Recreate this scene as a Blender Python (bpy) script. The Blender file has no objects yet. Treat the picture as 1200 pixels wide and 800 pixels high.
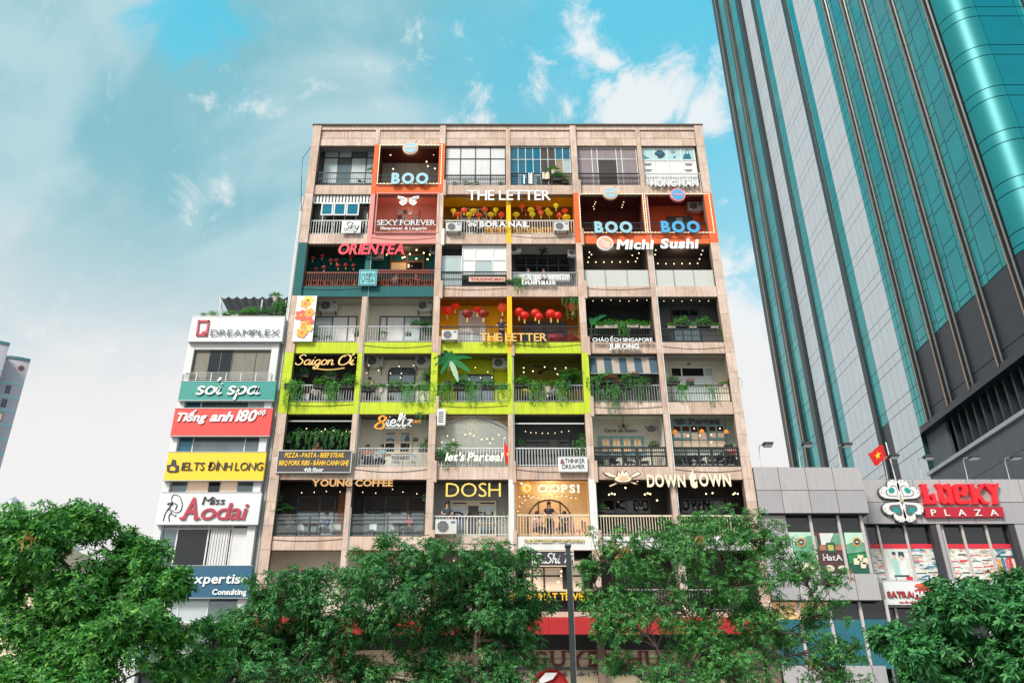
import bpy, bmesh, math, random
from mathutils import Vector, Matrix, noise
random.seed(7)
SC = bpy.context.scene
COL = SC.collection
# ------------------------------------------------------------------ camera
F_PX = 970.0; PITCH = math.radians(26.76); PX0 = 579.0
CP, SP = math.cos(PITCH), math.sin(PITCH); EYE = 1.6
cam_d = bpy.data.cameras.new('camera'); cam = bpy.data.objects.new('camera', cam_d); COL.objects.link(cam)
cam_d.sensor_width = 36.0; cam_d.lens = 36.0 * F_PX / 1200.0; cam_d.shift_x = 21.0 / 1200.0
cam_d.clip_end = 5000; cam.location = (0, 0, EYE); cam.rotation_euler = (math.radians(90) + PITCH, 0, 0)
SC.camera = cam
SC.view_settings.view_transform = 'Standard'; SC.view_settings.look = 'None'
SC.view_settings.exposure = 0.56; SC.view_settings.gamma = 1
# ------------------------------------------------------------------ sun
sd = bpy.data.lights.new('sun', 'SUN'); sd.energy = 2.6; sd.angle = math.radians(18); sd.color = (1, .94, .85)
sun = bpy.data.objects.new('sun', sd); COL.objects.link(sun)
SUN_EL, SUN_AZ = math.radians(38), math.radians(214)          # azimuth clockwise from +Y
sv = Vector((math.sin(SUN_AZ)*math.cos(SUN_EL), math.cos(SUN_AZ)*math.cos(SUN_EL), math.sin(SUN_EL)))
sun.rotation_euler = sv.to_track_quat('Z', 'Y').to_euler(); sun.location = (0, -20, 60)
# ------------------------------------------------------------------ world: sky texture under a broken cloud layer
def pix_dir(px, py):
    return Vector((px-PX0, F_PX*CP-(400-py)*SP, F_PX*SP+(400-py)*CP)).normalized()
w = bpy.data.worlds.new('World'); SC.world = w; w.use_nodes = True
N = w.node_tree.nodes; L = w.node_tree.links; N.clear()
def wn(t, **k):
    n = N.new(t)
    for a, b in k.items(): setattr(n, a, b)
    return n
def wmath(op, a, b=None, c=None, clamp=False):
    n = wn('ShaderNodeMath', operation=op, use_clamp=clamp)
    for i, v in enumerate((a, b, c)):
        if v is None: continue
        if isinstance(v, (int, float)): n.inputs[i].default_value = v
        else: L.new(v, n.inputs[i])
    return n.outputs[0]
def wsm(v, a, b, lo=0.0, hi=1.0):
    n = wn('ShaderNodeMapRange', interpolation_type='SMOOTHSTEP'); L.new(v, n.inputs[0])
    for i, x in enumerate((a, b, lo, hi)): n.inputs[i+1].default_value = x
    return n.outputs[0]
def wmix(f, a, b):
    n = wn('ShaderNodeMix', data_type='RGBA')
    if isinstance(f, (int, float)): n.inputs[0].default_value = f
    else: L.new(f, n.inputs[0])
    for i, v in ((6, a), (7, b)):
        if isinstance(v, tuple): n.inputs[i].default_value = (*v, 1)
        else: L.new(v, n.inputs[i])
    return n.outputs[2]
geo = wn('ShaderNodeTexCoord'); D = geo.outputs['Generated']
sky = wn('ShaderNodeTexSky', sky_type='NISHITA', sun_disc=False, sun_elevation=SUN_EL, sun_rotation=SUN_AZ)
sky.air_density = 1.0; sky.dust_density = 0.6; sky.ozone_density = 1.5
def wnoise(scale, detail, rough, dist=0.0, off=(0, 0, 0), sc=(1, 1, 1)):
    m = wn('ShaderNodeMapping'); L.new(D, m.inputs[0]); m.inputs['Location'].default_value = off; m.inputs['Scale'].default_value = sc
    n = wn('ShaderNodeTexNoise'); L.new(m.outputs[0], n.inputs['Vector'])
    n.inputs['Scale'].default_value = scale; n.inputs['Detail'].default_value = detail
    n.inputs['Roughness'].default_value = rough; n.inputs['Distortion'].default_value = dist
    return n.outputs['Fac']
def wblob(px, py, r_deg, soft, warp=0.0, nz=None):
    d = pix_dir(px, py); n = wn('ShaderNodeVectorMath', operation='DOT_PRODUCT'); L.new(D, n.inputs[0]); n.inputs[1].default_value = d
    a = wmath('ARCCOSINE', n.outputs['Value'])
    if nz is not None: a = wmath('ADD', a, wmath('MULTIPLY', wmath('SUBTRACT', nz, 0.5), warp))
    r = math.radians(r_deg)
    return wsm(a, r*(1-soft), r*(1+soft), 1.0, 0.0)
sep = wn('ShaderNodeSeparateXYZ'); L.new(D, sep.inputs[0]); Z = sep.outputs['Z']; XX = sep.outputs['X']
big = wnoise(2.2, 4, .55, .6, (1.3, 2.1, .4)); mid = wnoise(5.0, 9, .58, .5, (.2, 4.0, 1.0)); fine = wnoise(11, 10, .62, .35, (3, 1, 2))
S = 1.0
base = wn('ShaderNodeMix', data_type='RGBA', blend_type='MULTIPLY'); base.inputs[0].default_value = 1
L.new(sky.outputs[0], base.inputs[6]); base.inputs[7].default_value = (.42, 1.12, 1.05, 1)
sc_ = wn('ShaderNodeVectorMath', operation='SCALE'); L.new(base.outputs[2], sc_.inputs[0]); sc_.inputs['Scale'].default_value = 1.0
blue = sc_.outputs[0]
# (cloud radiances below are in the units of the sky texture; the Background strength scales both)
K = 10.0
def kc(r, g, b): return (r*K, g*K, b*K)
cyan = kc(.06, .43, .59)
clear = wmix(.9, blue, cyan)
hz = wsm(Z, .12, .62)                                             # haze whitens the low sky
clear = wmix(wsm(Z, .18, .78, 1.0, 0.0), clear, kc(.50, .60, .63))
veil_c = wmix(hz, kc(.52, .52, .53), kc(.165, .365, .42))
soft = wnoise(3.1, 7, .52, .9, (7.3, 1.2, 3.3), (1.0, 1.0, .62))
veil_c = wmix(wsm(soft, .42, .62, 0.0, .72), veil_c, kc(.38, .505, .545))
veil_c = wmix(wsm(mid, .45, .70, 0.0, .35), veil_c, kc(.46, .55, .58))
veil_m = wsm(wmath('ADD', big, wmath('MULTIPLY', XX, -.55)), .30, .52)
veil_m = wmath('MAXIMUM', veil_m, wsm(Z, .25, .5, .75, 0.0)); veil_m = wmath('MAXIMUM', veil_m, wsm(XX, -.10, .10, .96, 0.0))
hole = wmath('MAXIMUM', wmath('MULTIPLY', wblob(232, 40, 3.2, .55, .26, fine), .85), wmath('MULTIPLY', wblob(610, 80, 5, .8, .14, fine), .6))
hole = wmath('MAXIMUM', hole, wmath('MULTIPLY', wblob(765, 55, 9, .6, .12, fine), .85))
veil_m = wmath('MULTIPLY', veil_m, wmath('SUBTRACT', 1.0, hole))
col = wmix(veil_m, clear, veil_c)
crisp = wnoise(15, 12, .60, .45, (5, 2, 7))
pf = None
for px_, py_, r_, amp in ((700, 98, 2.6, .82), (686, 50, 1.9, .72), (790, 112, 2.8, .74), (742, 140, 2.6, .72), (640, 128, 3.2, .55), (600, 135, 2.6, .5), (560, 90, 5.0, .36), (262, 92, 1.8, .2), (258, 150, 1.9, .2), (262, 215, 2.6, .16),
          (18, 352, 2.6, .36), (108, 368, 2.6, .40), (60, 330, 3, .26), (880, 440, 5.0, 1.0), (846, 70, 1.3, .6), (870, 300, 3.0, .7), (420, 60, 6, .22)):
    p_ = wmath('MULTIPLY', wblob(px_, py_, r_*1.25, 1.0), amp); pf = p_ if pf is None else wmath('MAXIMUM', pf, p_)
pf = wsm(wmath('ADD', pf, wmath('MULTIPLY', wmath('SUBTRACT', crisp, .5), 2.7)), .36, .86)
pf = wmath('MULTIPLY', pf, .92)
col = wmix(pf, col, kc(.60, .62, .63))
low = wsm(wmath('ADD', Z, wmath('MULTIPLY', wmath('SUBTRACT', mid, .5), .34)), .32, .56, 1.0, 0.0)
col = wmix(low, col, kc(.61, .60, .60))
bg = wn('ShaderNodeBackground'); bg.inputs['Strength'].default_value = 0.10; L.new(col, bg.inputs['Color'])
out = wn('ShaderNodeOutputWorld'); L.new(bg.outputs[0], out.inputs[0])

# ------------------------------------------------------------------ helpers
def W(px, py, Y):                                             # photograph pixel -> world (x, z) on the vertical plane y = Y
    t = Y / (F_PX*CP - (400-py)*SP)
    return t*(px-PX0), EYE + t*(F_PX*SP + (400-py)*CP)
def WX(px, py, X):                                            # pixel -> world (y, z) on the plane x = X
    t = X / (px-PX0)
    return t*(F_PX*CP - (400-py)*SP), EYE + t*(F_PX*SP + (400-py)*CP)
CROP = {'1': (340, 135, 4.615), '2': (590, 135, 4.615), '3': (330, 275, 4.444), '4': (590, 275, 4.286), '5': (320, 400, 4.286),
        '6': (590, 400, 4.138), '7': (300, 540, 4.0), '8': (590, 540, 4.0), 'A': (170, 340, 5.0), 'B': (160, 490, 3.478), 'L': (880, 500, 3.75),
        'P': (690, 480, 6.316), 'Q': (505, 480, 6.316), 'H': (740, 160, 11.43), 'S': (590, 630, 8.0), 'T': (905, 590, 8.0), 'U': (1010, 600, 6.316), 'V': (1020, 555, 7.06), 'Z': (0, 0, 1.0)}
def C(k, x, y):
    a, b, s = CROP[k]; return a + x/s, b + y/s
def CW(k, x, y, Y): return W(*C(k, x, y), Y)
def rect(k, x0, y0, x1, y1, Y):                               # -> X0, X1, Zlow, Zhigh on plane Y (x measured at mid height)
    ym = (y0+y1)/2
    X0 = CW(k, x0, ym, Y)[0]; X1 = CW(k, x1, ym, Y)[0]
    return X0, X1, CW(k, x0, y1, Y)[1], CW(k, x0, y0, Y)[1]

MATS = {}
def mat(name, col, rough=.7, var=.12, scale=1.5, metal=0.0, streak=0.0, scol=None, emit=0.0, coat=0.0, bump=0.0, spec=.5, vscale=None):
    if name in MATS: return MATS[name]
    m = bpy.data.materials.new(name); m.use_nodes = True; nt = m.node_tree; n = nt.nodes; l = nt.links
    b = n['Principled BSDF']; b.inputs['Roughness'].default_value = rough; b.inputs['Metallic'].default_value = metal
    b.inputs['Coat Weight'].default_value = coat; b.inputs['Specular IOR Level'].default_value = spec
    if var > 0 or streak > 0:
        g = n.new('ShaderNodeNewGeometry')
        t = n.new('ShaderNodeTexNoise'); t.inputs['Scale'].default_value = scale; t.inputs['Detail'].default_value = 6; t.inputs['Roughness'].default_value = .65
        l.new(g.outputs['Position'], t.inputs['Vector'])
        r = n.new('ShaderNodeMapRange'); r.inputs[1].default_value = .25; r.inputs[2].default_value = .75
        r.inputs[3].default_value = 1-var; r.inputs[4].default_value = 1+var; l.new(t.outputs['Fac'], r.inputs[0])
        s = n.new('ShaderNodeVectorMath'); s.operation = 'SCALE'; s.inputs[0].default_value = col; l.new(r.outputs[0], s.inputs['Scale'])
        outc = s.outputs[0]
        if streak > 0:
            mp = n.new('ShaderNodeMapping'); mp.inputs['Scale'].default_value = (8, 8, .5); l.new(g.outputs['Position'], mp.inputs[0])
            t2 = n.new('ShaderNodeTexNoise'); t2.inputs['Scale'].default_value = 1.6; t2.inputs['Detail'].default_value = 5; t2.inputs['Roughness'].default_value = .6; l.new(mp.outputs[0], t2.inputs['Vector'])
            r2 = n.new('ShaderNodeMapRange'); r2.inputs[1].default_value = .46; r2.inputs[2].default_value = .68; r2.inputs[4].default_value = streak; l.new(t2.outputs['Fac'], r2.inputs[0])
            mx = n.new('ShaderNodeMix'); mx.data_type = 'RGBA'; l.new(r2.outputs[0], mx.inputs[0]); l.new(outc, mx.inputs[6]); mx.inputs[7].default_value = (*(scol or tuple(c*.4 for c in col)), 1)
            outc = mx.outputs[2]
            if streak >= .65:                                 # older grime in patches, greyer than the cladding
                t3 = n.new('ShaderNodeTexNoise'); t3.inputs['Scale'].default_value = .75; t3.inputs['Detail'].default_value = 9; t3.inputs['Roughness'].default_value = .72; l.new(g.outputs['Position'], t3.inputs['Vector'])
                r3 = n.new('ShaderNodeMapRange'); r3.inputs[1].default_value = .50; r3.inputs[2].default_value = .70; r3.inputs[4].default_value = .55; l.new(t3.outputs['Fac'], r3.inputs[0])
                m3 = n.new('ShaderNodeMix'); m3.data_type = 'RGBA'; l.new(r3.outputs[0], m3.inputs[0]); l.new(outc, m3.inputs[6]); m3.inputs[7].default_value = (.33, .275, .235, 1); outc = m3.outputs[2]
        l.new(outc, b.inputs['Base Color'])
        if bump > 0:
            bp = n.new('ShaderNodeBump'); bp.inputs['Strength'].default_value = bump; bp.inputs['Distance'].default_value = .02; l.new(t.outputs['Fac'], bp.inputs['Height']); l.new(bp.outputs[0], b.inputs['Normal'])
    else:
        b.inputs['Base Color'].default_value = (*col, 1)
    if emit > 0:
        b.inputs['Emission Color'].default_value = (*col, 1); b.inputs['Emission Strength'].default_value = emit
    MATS[name] = m; return m
def sr(r, g, b):                                              # sRGB 0-255 -> linear
    f = lambda c: (c/255/12.92) if c <= 10 else ((c/255+.055)/1.055)**2.4
    return f(r), f(g), f(b)
def glass_mat(name, tint, alpha, rough=.03):
    m = bpy.data.materials.new(name); m.use_nodes = True; nt = m.node_tree; n = nt.nodes; l = nt.links; n.clear()
    tr = n.new('ShaderNodeBsdfTransparent'); tr.inputs[0].default_value = (*tint, 1)
    p = n.new('ShaderNodeBsdfPrincipled'); p.inputs['Base Color'].default_value = (*tint, 1); p.inputs['Roughness'].default_value = rough
    fr = n.new('ShaderNodeFresnel'); fr.inputs[0].default_value = 1.5
    a = n.new('ShaderNodeMath'); a.operation = 'MAXIMUM'; a.inputs[1].default_value = alpha; l.new(fr.outputs[0], a.inputs[0])
    mx = n.new('ShaderNodeMixShader'); l.new(a.outputs[0], mx.inputs[0]); l.new(tr.outputs[0], mx.inputs[1]); l.new(p.outputs[0], mx.inputs[2])
    o = n.new('ShaderNodeOutputMaterial'); l.new(mx.outputs[0], o.inputs[0]); MATS[name] = m; return m

WL = {}                                                       # world location of every object, so that children can be placed
def link(o, parent=None, loc=(0, 0, 0), rz=0.0):
    COL.objects.link(o); loc = Vector(loc)
    WL[o.name] = loc
    if parent is not None: o.parent = parent; o.location = loc - WL[parent.name]
    else: o.location = loc
    if rz: o.rotation_euler[2] = rz
    return o
def thing(name, label, cat, loc, group=None):
    o = bpy.data.objects.new(name, None); o.empty_display_size = .2; link(o, None, loc); o['label'] = label; o['category'] = cat
    if group: o['group'] = group
    return o
def tag(o, label, cat, group=None):
    o['label'] = label; o['category'] = cat
    if group: o['group'] = group
    return o
class MB:
    def __init__(s): s.v = []; s.f = []; s.mi = []; s.cur = 0
    def box(s, x0, x1, y0, y1, z0, z1):
        i = len(s.v); s.v += [(x0,y0,z0),(x1,y0,z0),(x1,y1,z0),(x0,y1,z0),(x0,y0,z1),(x1,y0,z1),(x1,y1,z1),(x0,y1,z1)]
        s.f += [(i,i+3,i+2,i+1),(i+4,i+5,i+6,i+7),(i,i+1,i+5,i+4),(i+1,i+2,i+6,i+5),(i+2,i+3,i+7,i+6),(i+3,i,i+4,i+7)]; s.mi += [s.cur]*6; return s
    def tube(s, pts, r, n=6, r2=None, cap=True):
        pts = [Vector(p) for p in pts]; i0 = len(s.v); m = len(pts)
        for k, p in enumerate(pts):
            d = (pts[min(k+1, m-1)] - pts[max(k-1, 0)]).normalized()
            a = d.cross(Vector((0, 0, 1)))
            if a.length < .05: a = d.cross(Vector((1, 0, 0)))
            a.normalize(); b = d.cross(a)
            rr = r if r2 is None else r + (r2-r)*k/(m-1)
            for j in range(n):
                t = 2*math.pi*j/n; q = p + a*math.cos(t)*rr + b*math.sin(t)*rr; s.v.append(tuple(q))
        for k in range(m-1):
            for j in range(n):
                a_ = i0+k*n+j; b_ = i0+k*n+(j+1) % n
                s.f.append((a_, b_, b_+n, a_+n)); s.mi.append(s.cur)
        if cap:
            s.f.append(tuple(i0+j for j in range(n))[::-1]); s.f.append(tuple(i0+(m-1)*n+j for j in range(n))); s.mi += [s.cur]*2
        return s
    def lathe(s, prof, c=(0, 0, 0), n=12, ax='z', ribs=0.0, cap=True):
        i0 = len(s.v); m = len(prof)
        for r, h in prof:
            for j in range(n):
                t = 2*math.pi*j/n; rr = r*(1-ribs*(j % 2))
                p = (rr*math.cos(t), rr*math.sin(t), h) if ax == 'z' else ((rr*math.cos(t), h, rr*math.sin(t)))
                s.v.append((c[0]+p[0], c[1]+p[1], c[2]+p[2]))
        for k in range(m-1):
            for j in range(n):
                a_ = i0+k*n+j; b_ = i0+k*n+(j+1) % n
                q = (a_, b_, b_+n, a_+n); s.f.append(q if ax == 'z' else q[::-1]); s.mi.append(s.cur)
        if not cap: return s
        a = tuple(i0+j for j in range(n))[::-1]; b = tuple(i0+(m-1)*n+j for j in range(n))
        if ax != 'z': a, b = a[::-1], b[::-1]
        s.f += [a, b]; s.mi += [s.cur]*2; return s
    def ball(s, c, r, n=8, m=5, sx=1, sy=1, sz=1):
        prof = [(max(r*math.sin(math.pi*k/m), r*.02)*1, -r*math.cos(math.pi*k/m)) for k in range(m+1)]
        i0 = len(s.v); s.lathe(prof, (0, 0, 0), n)
        for k in range(i0, len(s.v)):
            v = s.v[k]; s.v[k] = (c[0]+v[0]*sx, c[1]+v[1]*sy, c[2]+v[2]*sz)
        return s
    def prism(s, poly, y0, y1):                               # polygon in (x, z), extruded along y
        i = len(s.v); n = len(poly); s.v += [(x, y0, z) for x, z in poly] + [(x, y1, z) for x, z in poly]
        ar = sum(poly[k][0]*poly[(k+1) % n][1]-poly[(k+1) % n][0]*poly[k][1] for k in range(n))
        fr = tuple(range(i, i+n)); bk = tuple(range(i+2*n-1, i+n-1, -1))
        if ar < 0: fr, bk = fr[::-1], bk[::-1]
        s.f += [fr, bk]; s.mi += [s.cur]*2
        for k in range(n):
            a, b = i+k, i+(k+1) % n; q = (a, a+n, b+n, b)
            s.f.append(q if ar > 0 else q[::-1]); s.mi.append(s.cur)
        return s
    def mesh(s, name, mats, smooth=False):
        me = bpy.data.meshes.new(name); me.from_pydata(s.v, [], s.f)
        if not isinstance(mats, (list, tuple)): mats = [mats]
        for m in mats: me.materials.append(m)
        if len(mats) > 1: me.polygons.foreach_set('material_index', s.mi)
        if smooth: me.polygons.foreach_set('use_smooth', [True]*len(me.polygons))
        me.update(); return me
    def obj(s, name, mats, parent=None, loc=(0, 0, 0), smooth=False):
        return link(bpy.data.objects.new(name, s.mesh(name, mats, smooth)), parent, loc)
def kid(name, me, parent, loc=(0, 0, 0), scale=None, rot=None):
    o = bpy.data.objects.new(name, me); link(o, parent, loc)
    if scale: o.scale = scale
    if rot: o.rotation_euler = rot
    return o
CUBE = {}
def cube(m):                                                  # unit cube per material, shared by all plain panels and panes
    if m.name not in CUBE: CUBE[m.name] = MB().box(-.5, .5, -.5, .5, -.5, .5).mesh('panel_'+m.name, m)
    return CUBE[m.name]
def bx(name, m, parent, x0, x1, y0, y1, z0, z1):
    o = bpy.data.objects.new(name, cube(m)); link(o, parent, ((x0+x1)/2, (y0+y1)/2, (z0+z1)/2)); o.scale = (abs(x1-x0), abs(y1-y0), abs(z1-z0)); return o
def copy_tree(o, loc=None, parent=None, rz=None, scale=None):
    c = o.copy(); COL.objects.link(c); c.parent = parent
    if loc is not None: c.location = loc
    if rz is not None: c.rotation_euler[2] = rz
    if scale: c.scale = (scale,)*3
    for ch in o.children: copy_tree(ch, None, c)
    return c
class Proto:                                                  # the first copy is the prototype itself, the next ones duplicate it
    def __init__(s, fn): s.fn = fn; s.o = None
    def put(s, loc, label, group=None, rz=0.0, scale=1.0):
        if s.o is None: s.o = o = s.fn()
        else: o = copy_tree(s.o)
        o.location = loc; o.rotation_euler[2] = rz; o.scale = (scale,)*3; o['label'] = label
        if group: o['group'] = group
        elif 'group' in o: del o['group']
        return o
def ordn(i, n=None):
    w_ = ['first', 'second', 'third', 'fourth', 'fifth', 'sixth', 'seventh', 'eighth', 'ninth', 'tenth', 'eleventh', 'twelfth']
    if n and n > 1 and i == n-1: return 'rightmost'
    return 'leftmost' if i == 0 else w_[i]+' from left'

# ------------------------------------------------------------------ lettering
FC = {}
def font_glyph(ch, bold, ext):
    k = (ch, bold, ext)
    if k not in FC:
        c = bpy.data.curves.new('glyph', 'FONT'); c.body = ch; c.offset = bold; c.extrude = ext; c.resolution_u = 3
        o = bpy.data.objects.new('glyph', c); me = bpy.data.meshes.new_from_object(o)
        xs = [v.co.x for v in me.vertices] or [0, .25]
        FC[k] = (me, min(xs), max(xs)); bpy.data.objects.remove(o)
    return FC[k]
SERIF = {'H': 'aAbB', 'N': 'aAB', 'U': 'AB', 'Y': 'cAB', 'E': 'aA', 'K': 'aAbB', 'I': 'cC', 'M': 'aAbB', 'A': 'ab', 'R': 'aAb', 'F': 'aA', 'P': 'aA', 'L': 'aA', 'T': 'c', 'D': 'aA', 'B': 'aA',
         'V': 'AB', 'X': 'aAbB', 'i': 'c', 'n': 'ab', 'h': 'ab', 'd': 'b', 'r': 'a', 'm': 'ab', 'l': 'c'}
def font_text(txt, bold=.0, ext=.06, shear=0.0, serif=0.0, track=.06):
    """glyph list [(verts, faces, x)] in cap-height units: x right, y up, z towards the viewer"""
    out_ = []; x = 0.0; S_ = 1/.727
    for ch in txt:
        if ch == ' ': x += .32; continue
        me, a, b = font_glyph(ch, bold, ext)
        vs = [((v.co.x-a)*S_, v.co.y*S_, v.co.z) for v in me.vertices]; fs = [tuple(p.vertices) for p in me.polygons]
        wd = (b-a)*S_
        if serif:
            up = 1.0 if ch.isupper() else .74
            for q in SERIF.get(ch, ''):
                xc = {'a': .07, 'b': wd-.07, 'c': wd/2}[q.lower()]; yb = 0 if q.islower() else up-.0
                i = len(vs); h = .09; y0, y1 = (0, h) if q.islower() else (up-h, up); s2 = serif
                vs += [(xc-s2, y0, -ext*.9), (xc+s2, y0, -ext*.9), (xc+s2, y1, -ext*.9), (xc-s2, y1, -ext*.9), (xc-s2, y0, ext+.004), (xc+s2, y0, ext+.004), (xc+s2, y1, ext+.004), (xc-s2, y1, ext+.004)]
                fs += [(i,i+3,i+2,i+1),(i+4,i+5,i+6,i+7),(i,i+1,i+5,i+4),(i+1,i+2,i+6,i+5),(i+2,i+3,i+7,i+6),(i+3,i,i+4,i+7)]
        vs = [(p[0]+shear*p[1], p[1], p[2]) for p in vs]
        out_.append((vs, fs, x)); x += wd + track
    return out_, x-track
# pen strokes for the handwritten signs: x-height .5, cap height 1
ST = {
 'a': (.56, [[(.42,.42),(.26,.5),(.07,.38),(.05,.12),(.2,0),(.37,.14),(.43,.48),(.42,.1),(.5,0),(.6,.08)]]),
 'i': (.26, [[(.0,.12),(.11,.5),(.09,.1),(.18,0),(.28,.1)], [(.14,.68),(.16,.74)]]),
 'g': (.54, [[(.42,.42),(.26,.5),(.07,.38),(.05,.14),(.2,.02),(.37,.16),(.43,.48),(.4,-.2),(.24,-.42),(.05,-.3),(.25,-.1),(.56,.08)]]),
 'o': (.5, [[(.3,.48),(.12,.46),(.04,.22),(.14,.02),(.34,.04),(.43,.28),(.3,.48)], [(.4,.42),(.52,.4)]]),
 'n': (.54, [[(.04,.5),(.06,.25),(.05,0)], [(.06,.25),(.2,.47),(.34,.42),(.35,.1),(.43,0),(.54,.1)]]),
 'm': (.74, [[(.04,.5),(.06,.25),(.05,0)], [(.06,.25),(.18,.47),(.29,.4),(.3,0)], [(.3,.25),(.42,.47),(.54,.4),(.55,.1),(.63,0),(.74,.1)]]),
 'h': (.54, [[(.1,1),(.07,.5),(.04,0)], [(.06,.25),(.2,.47),(.34,.42),(.35,.1),(.43,0),(.54,.1)]]),
 'e': (.46, [[(.05,.2),(.3,.28),(.32,.44),(.18,.5),(.04,.3),(.1,.04),(.28,0),(.46,.12)]]),
 'l': (.3, [[(.0,.1),(.22,.6),(.24,.95),(.12,.98),(.08,.4),(.12,.04),(.2,0),(.3,.1)]]),
 't': (.34, [[(.14,.9),(.1,.3),(.14,.04),(.24,0),(.34,.1)], [(0,.56),(.3,.58)]]),
 'z': (.44, [[(.04,.46),(.36,.48),(.08,.06),(.2,.1),(.4,-.02)]]),
 'k': (.5, [[(.12,1),(.07,.5),(.04,0)], [(.4,.5),(.08,.22),(.3,.08),(.44,0),(.5,.06)]]),
 'y': (.5, [[(.04,.5),(.06,.2),(.2,.06),(.34,.2),(.4,.5),(.36,-.15),(.18,-.4),(.04,-.28)]]),
 's': (.42, [[(.34,.42),(.2,.52),(.06,.38),(.2,.26),(.32,.14),(.2,-.02),(.02,.06)]]),
 'p': (.52, [[(.1,.5),(.07,.1),(.04,-.42)], [(.07,.36),(.24,.5),(.4,.38),(.38,.1),(.2,0),(.07,.1)]]),
 'r': (.38, [[(.06,.5),(.07,.2),(.05,0)], [(.07,.26),(.18,.46),(.36,.46)]]),
 'u': (.52, [[(.05,.5),(.05,.14),(.16,0),(.34,.12),(.4,.5),(.38,.1),(.44,0),(.52,.08)]]),
 'c': (.42, [[(.36,.4),(.22,.5),(.06,.36),(.06,.12),(.2,0),(.4,.1)]]),
 'f': (.36, [[(.34,.9),(.22,1),(.14,.8),(.12,.3),(.08,-.3)], [(0,.5),(.3,.52)]]),
 'd': (.54, [[(.42,.42),(.26,.5),(.07,.38),(.05,.12),(.2,0),(.37,.14)], [(.46,1),(.42,.4),(.42,.1),(.5,0),(.56,.06)]]),
 'b': (.5, [[(.1,1),(.07,.4),(.08,.05)], [(.08,.36),(.24,.5),(.4,.36),(.36,.08),(.2,0),(.08,.08)]]),
 'S': (.66, [[(.6,.86),(.44,1),(.2,.92),(.16,.7),(.4,.52),(.52,.28),(.36,.02),(.1,.04),(.0,.2)]]),
 'M': (.94, [[(.0,.02),(.12,.5),(.2,.98)], [(.2,.98),(.34,.5),(.42,.25)], [(.42,.25),(.56,.6),(.72,.98)], [(.72,.98),(.76,.4),(.86,.0)]]),
 'P': (.6, [[(.16,.95),(.12,.5),(.06,0)], [(.0,.82),(.25,1),(.52,.88),(.48,.58),(.28,.46),(.12,.48)]]),
 'T': (.62, [[(.0,.86),(.15,.98),(.4,.92),(.66,1)], [(.36,.92),(.3,.5),(.22,.02),(.1,.04)]]),
 'O': (.72, [[(.36,.98),(.12,.84),(.04,.46),(.16,.06),(.4,0),(.62,.24),(.64,.66),(.48,.94),(.3,.98),(.22,.8)]]),
 'C': (.6, [[(.56,.84),(.4,1),(.14,.86),(.03,.46),(.14,.06),(.36,0),(.6,.16)]]),
 '1': (.26, [[(.02,.76),(.16,.98),(.12,.5),(.08,0)]]),
 '8': (.52, [[(.4,.8),(.26,1),(.1,.82),(.2,.6),(.42,.34),(.4,.06),(.18,0),(.03,.18),(.14,.44),(.36,.6),(.42,.82),(.36,.94)]]),
 '0': (.54, [[(.28,.98),(.1,.8),(.05,.4),(.14,.04),(.32,.02),(.46,.3),(.46,.74),(.28,.98)]]),
 '7': (.46, [[(.02,.94),(.42,.96),(.26,.5),(.16,0)]]),
 '9': (.48, [[(.4,.8),(.24,.98),(.06,.78),(.12,.54),(.32,.54),(.42,.86),(.36,.4),(.2,0)]]),
 '!': (.2, [[(.12,1),(.08,.6),(.06,.3)], [(.04,.04),(.05,.1)]]),
 "'": (.16, [[(.1,1),(.06,.78)]]),
 '´': (0, [[(-.3,.66),(-.18,.82)]]), '^': (0, [[(-.36,.6),(-.25,.74),(-.14,.6)]]), '?': (0, [[(-.34,.66),(-.26,.76),(-.2,.68),(-.28,.6)]]), ',': (0, [[(-.1,.9),(-.02,1.05),(-.06,1.14)]]),
}
def smooth_line(p, n=4):
    if len(p) < 3: return p
    r = []
    for i in range(len(p)-1):
        p0, p1, p2, p3 = p[max(i-1, 0)], p[i], p[i+1], p[min(i+2, len(p)-1)]
        for k in range(n):
            t = k/n
            r.append(tuple(.5*((2*p1[j])+(-p0[j]+p2[j])*t+(2*p0[j]-5*p1[j]+4*p2[j]-p3[j])*t*t+(-p0[j]+3*p1[j]-3*p2[j]+p3[j])*t**3) for j in (0, 1)))
    r.append(p[-1]); return r
def ribbon(pts, wd, ext, nib=.5):
    """stroke polygon strip -> verts, faces (closed solid); width varies with direction like a broad pen"""
    vs = []; fs = []; n = len(pts)
    for i, p in enumerate(pts):
        a, b = pts[max(i-1, 0)], pts[min(i+1, n-1)]; dx, dy = b[0]-a[0], b[1]-a[1]; l_ = math.hypot(dx, dy) or 1; dx /= l_; dy /= l_
        ww = wd*(1-nib + nib*abs(dy*.9+dx*.45))*(1 if 0 < i < n-1 else .75)/2
        for z in (ext, -ext): vs += [(p[0]-dy*ww, p[1]+dx*ww, z), (p[0]+dy*ww, p[1]-dx*ww, z)]
    for i in range(n-1):
        a = 4*i; b = a+4
        fs += [(a, a+1, b+1, b), (a+2, b+2, b+3, a+3), (a, b, b+2, a+2), (a+1, a+3, b+3, b+1)]
    fs += [(0, 2, 3, 1), (4*n-4, 4*n-3, 4*n-1, 4*n-2)]
    return vs, fs
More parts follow.
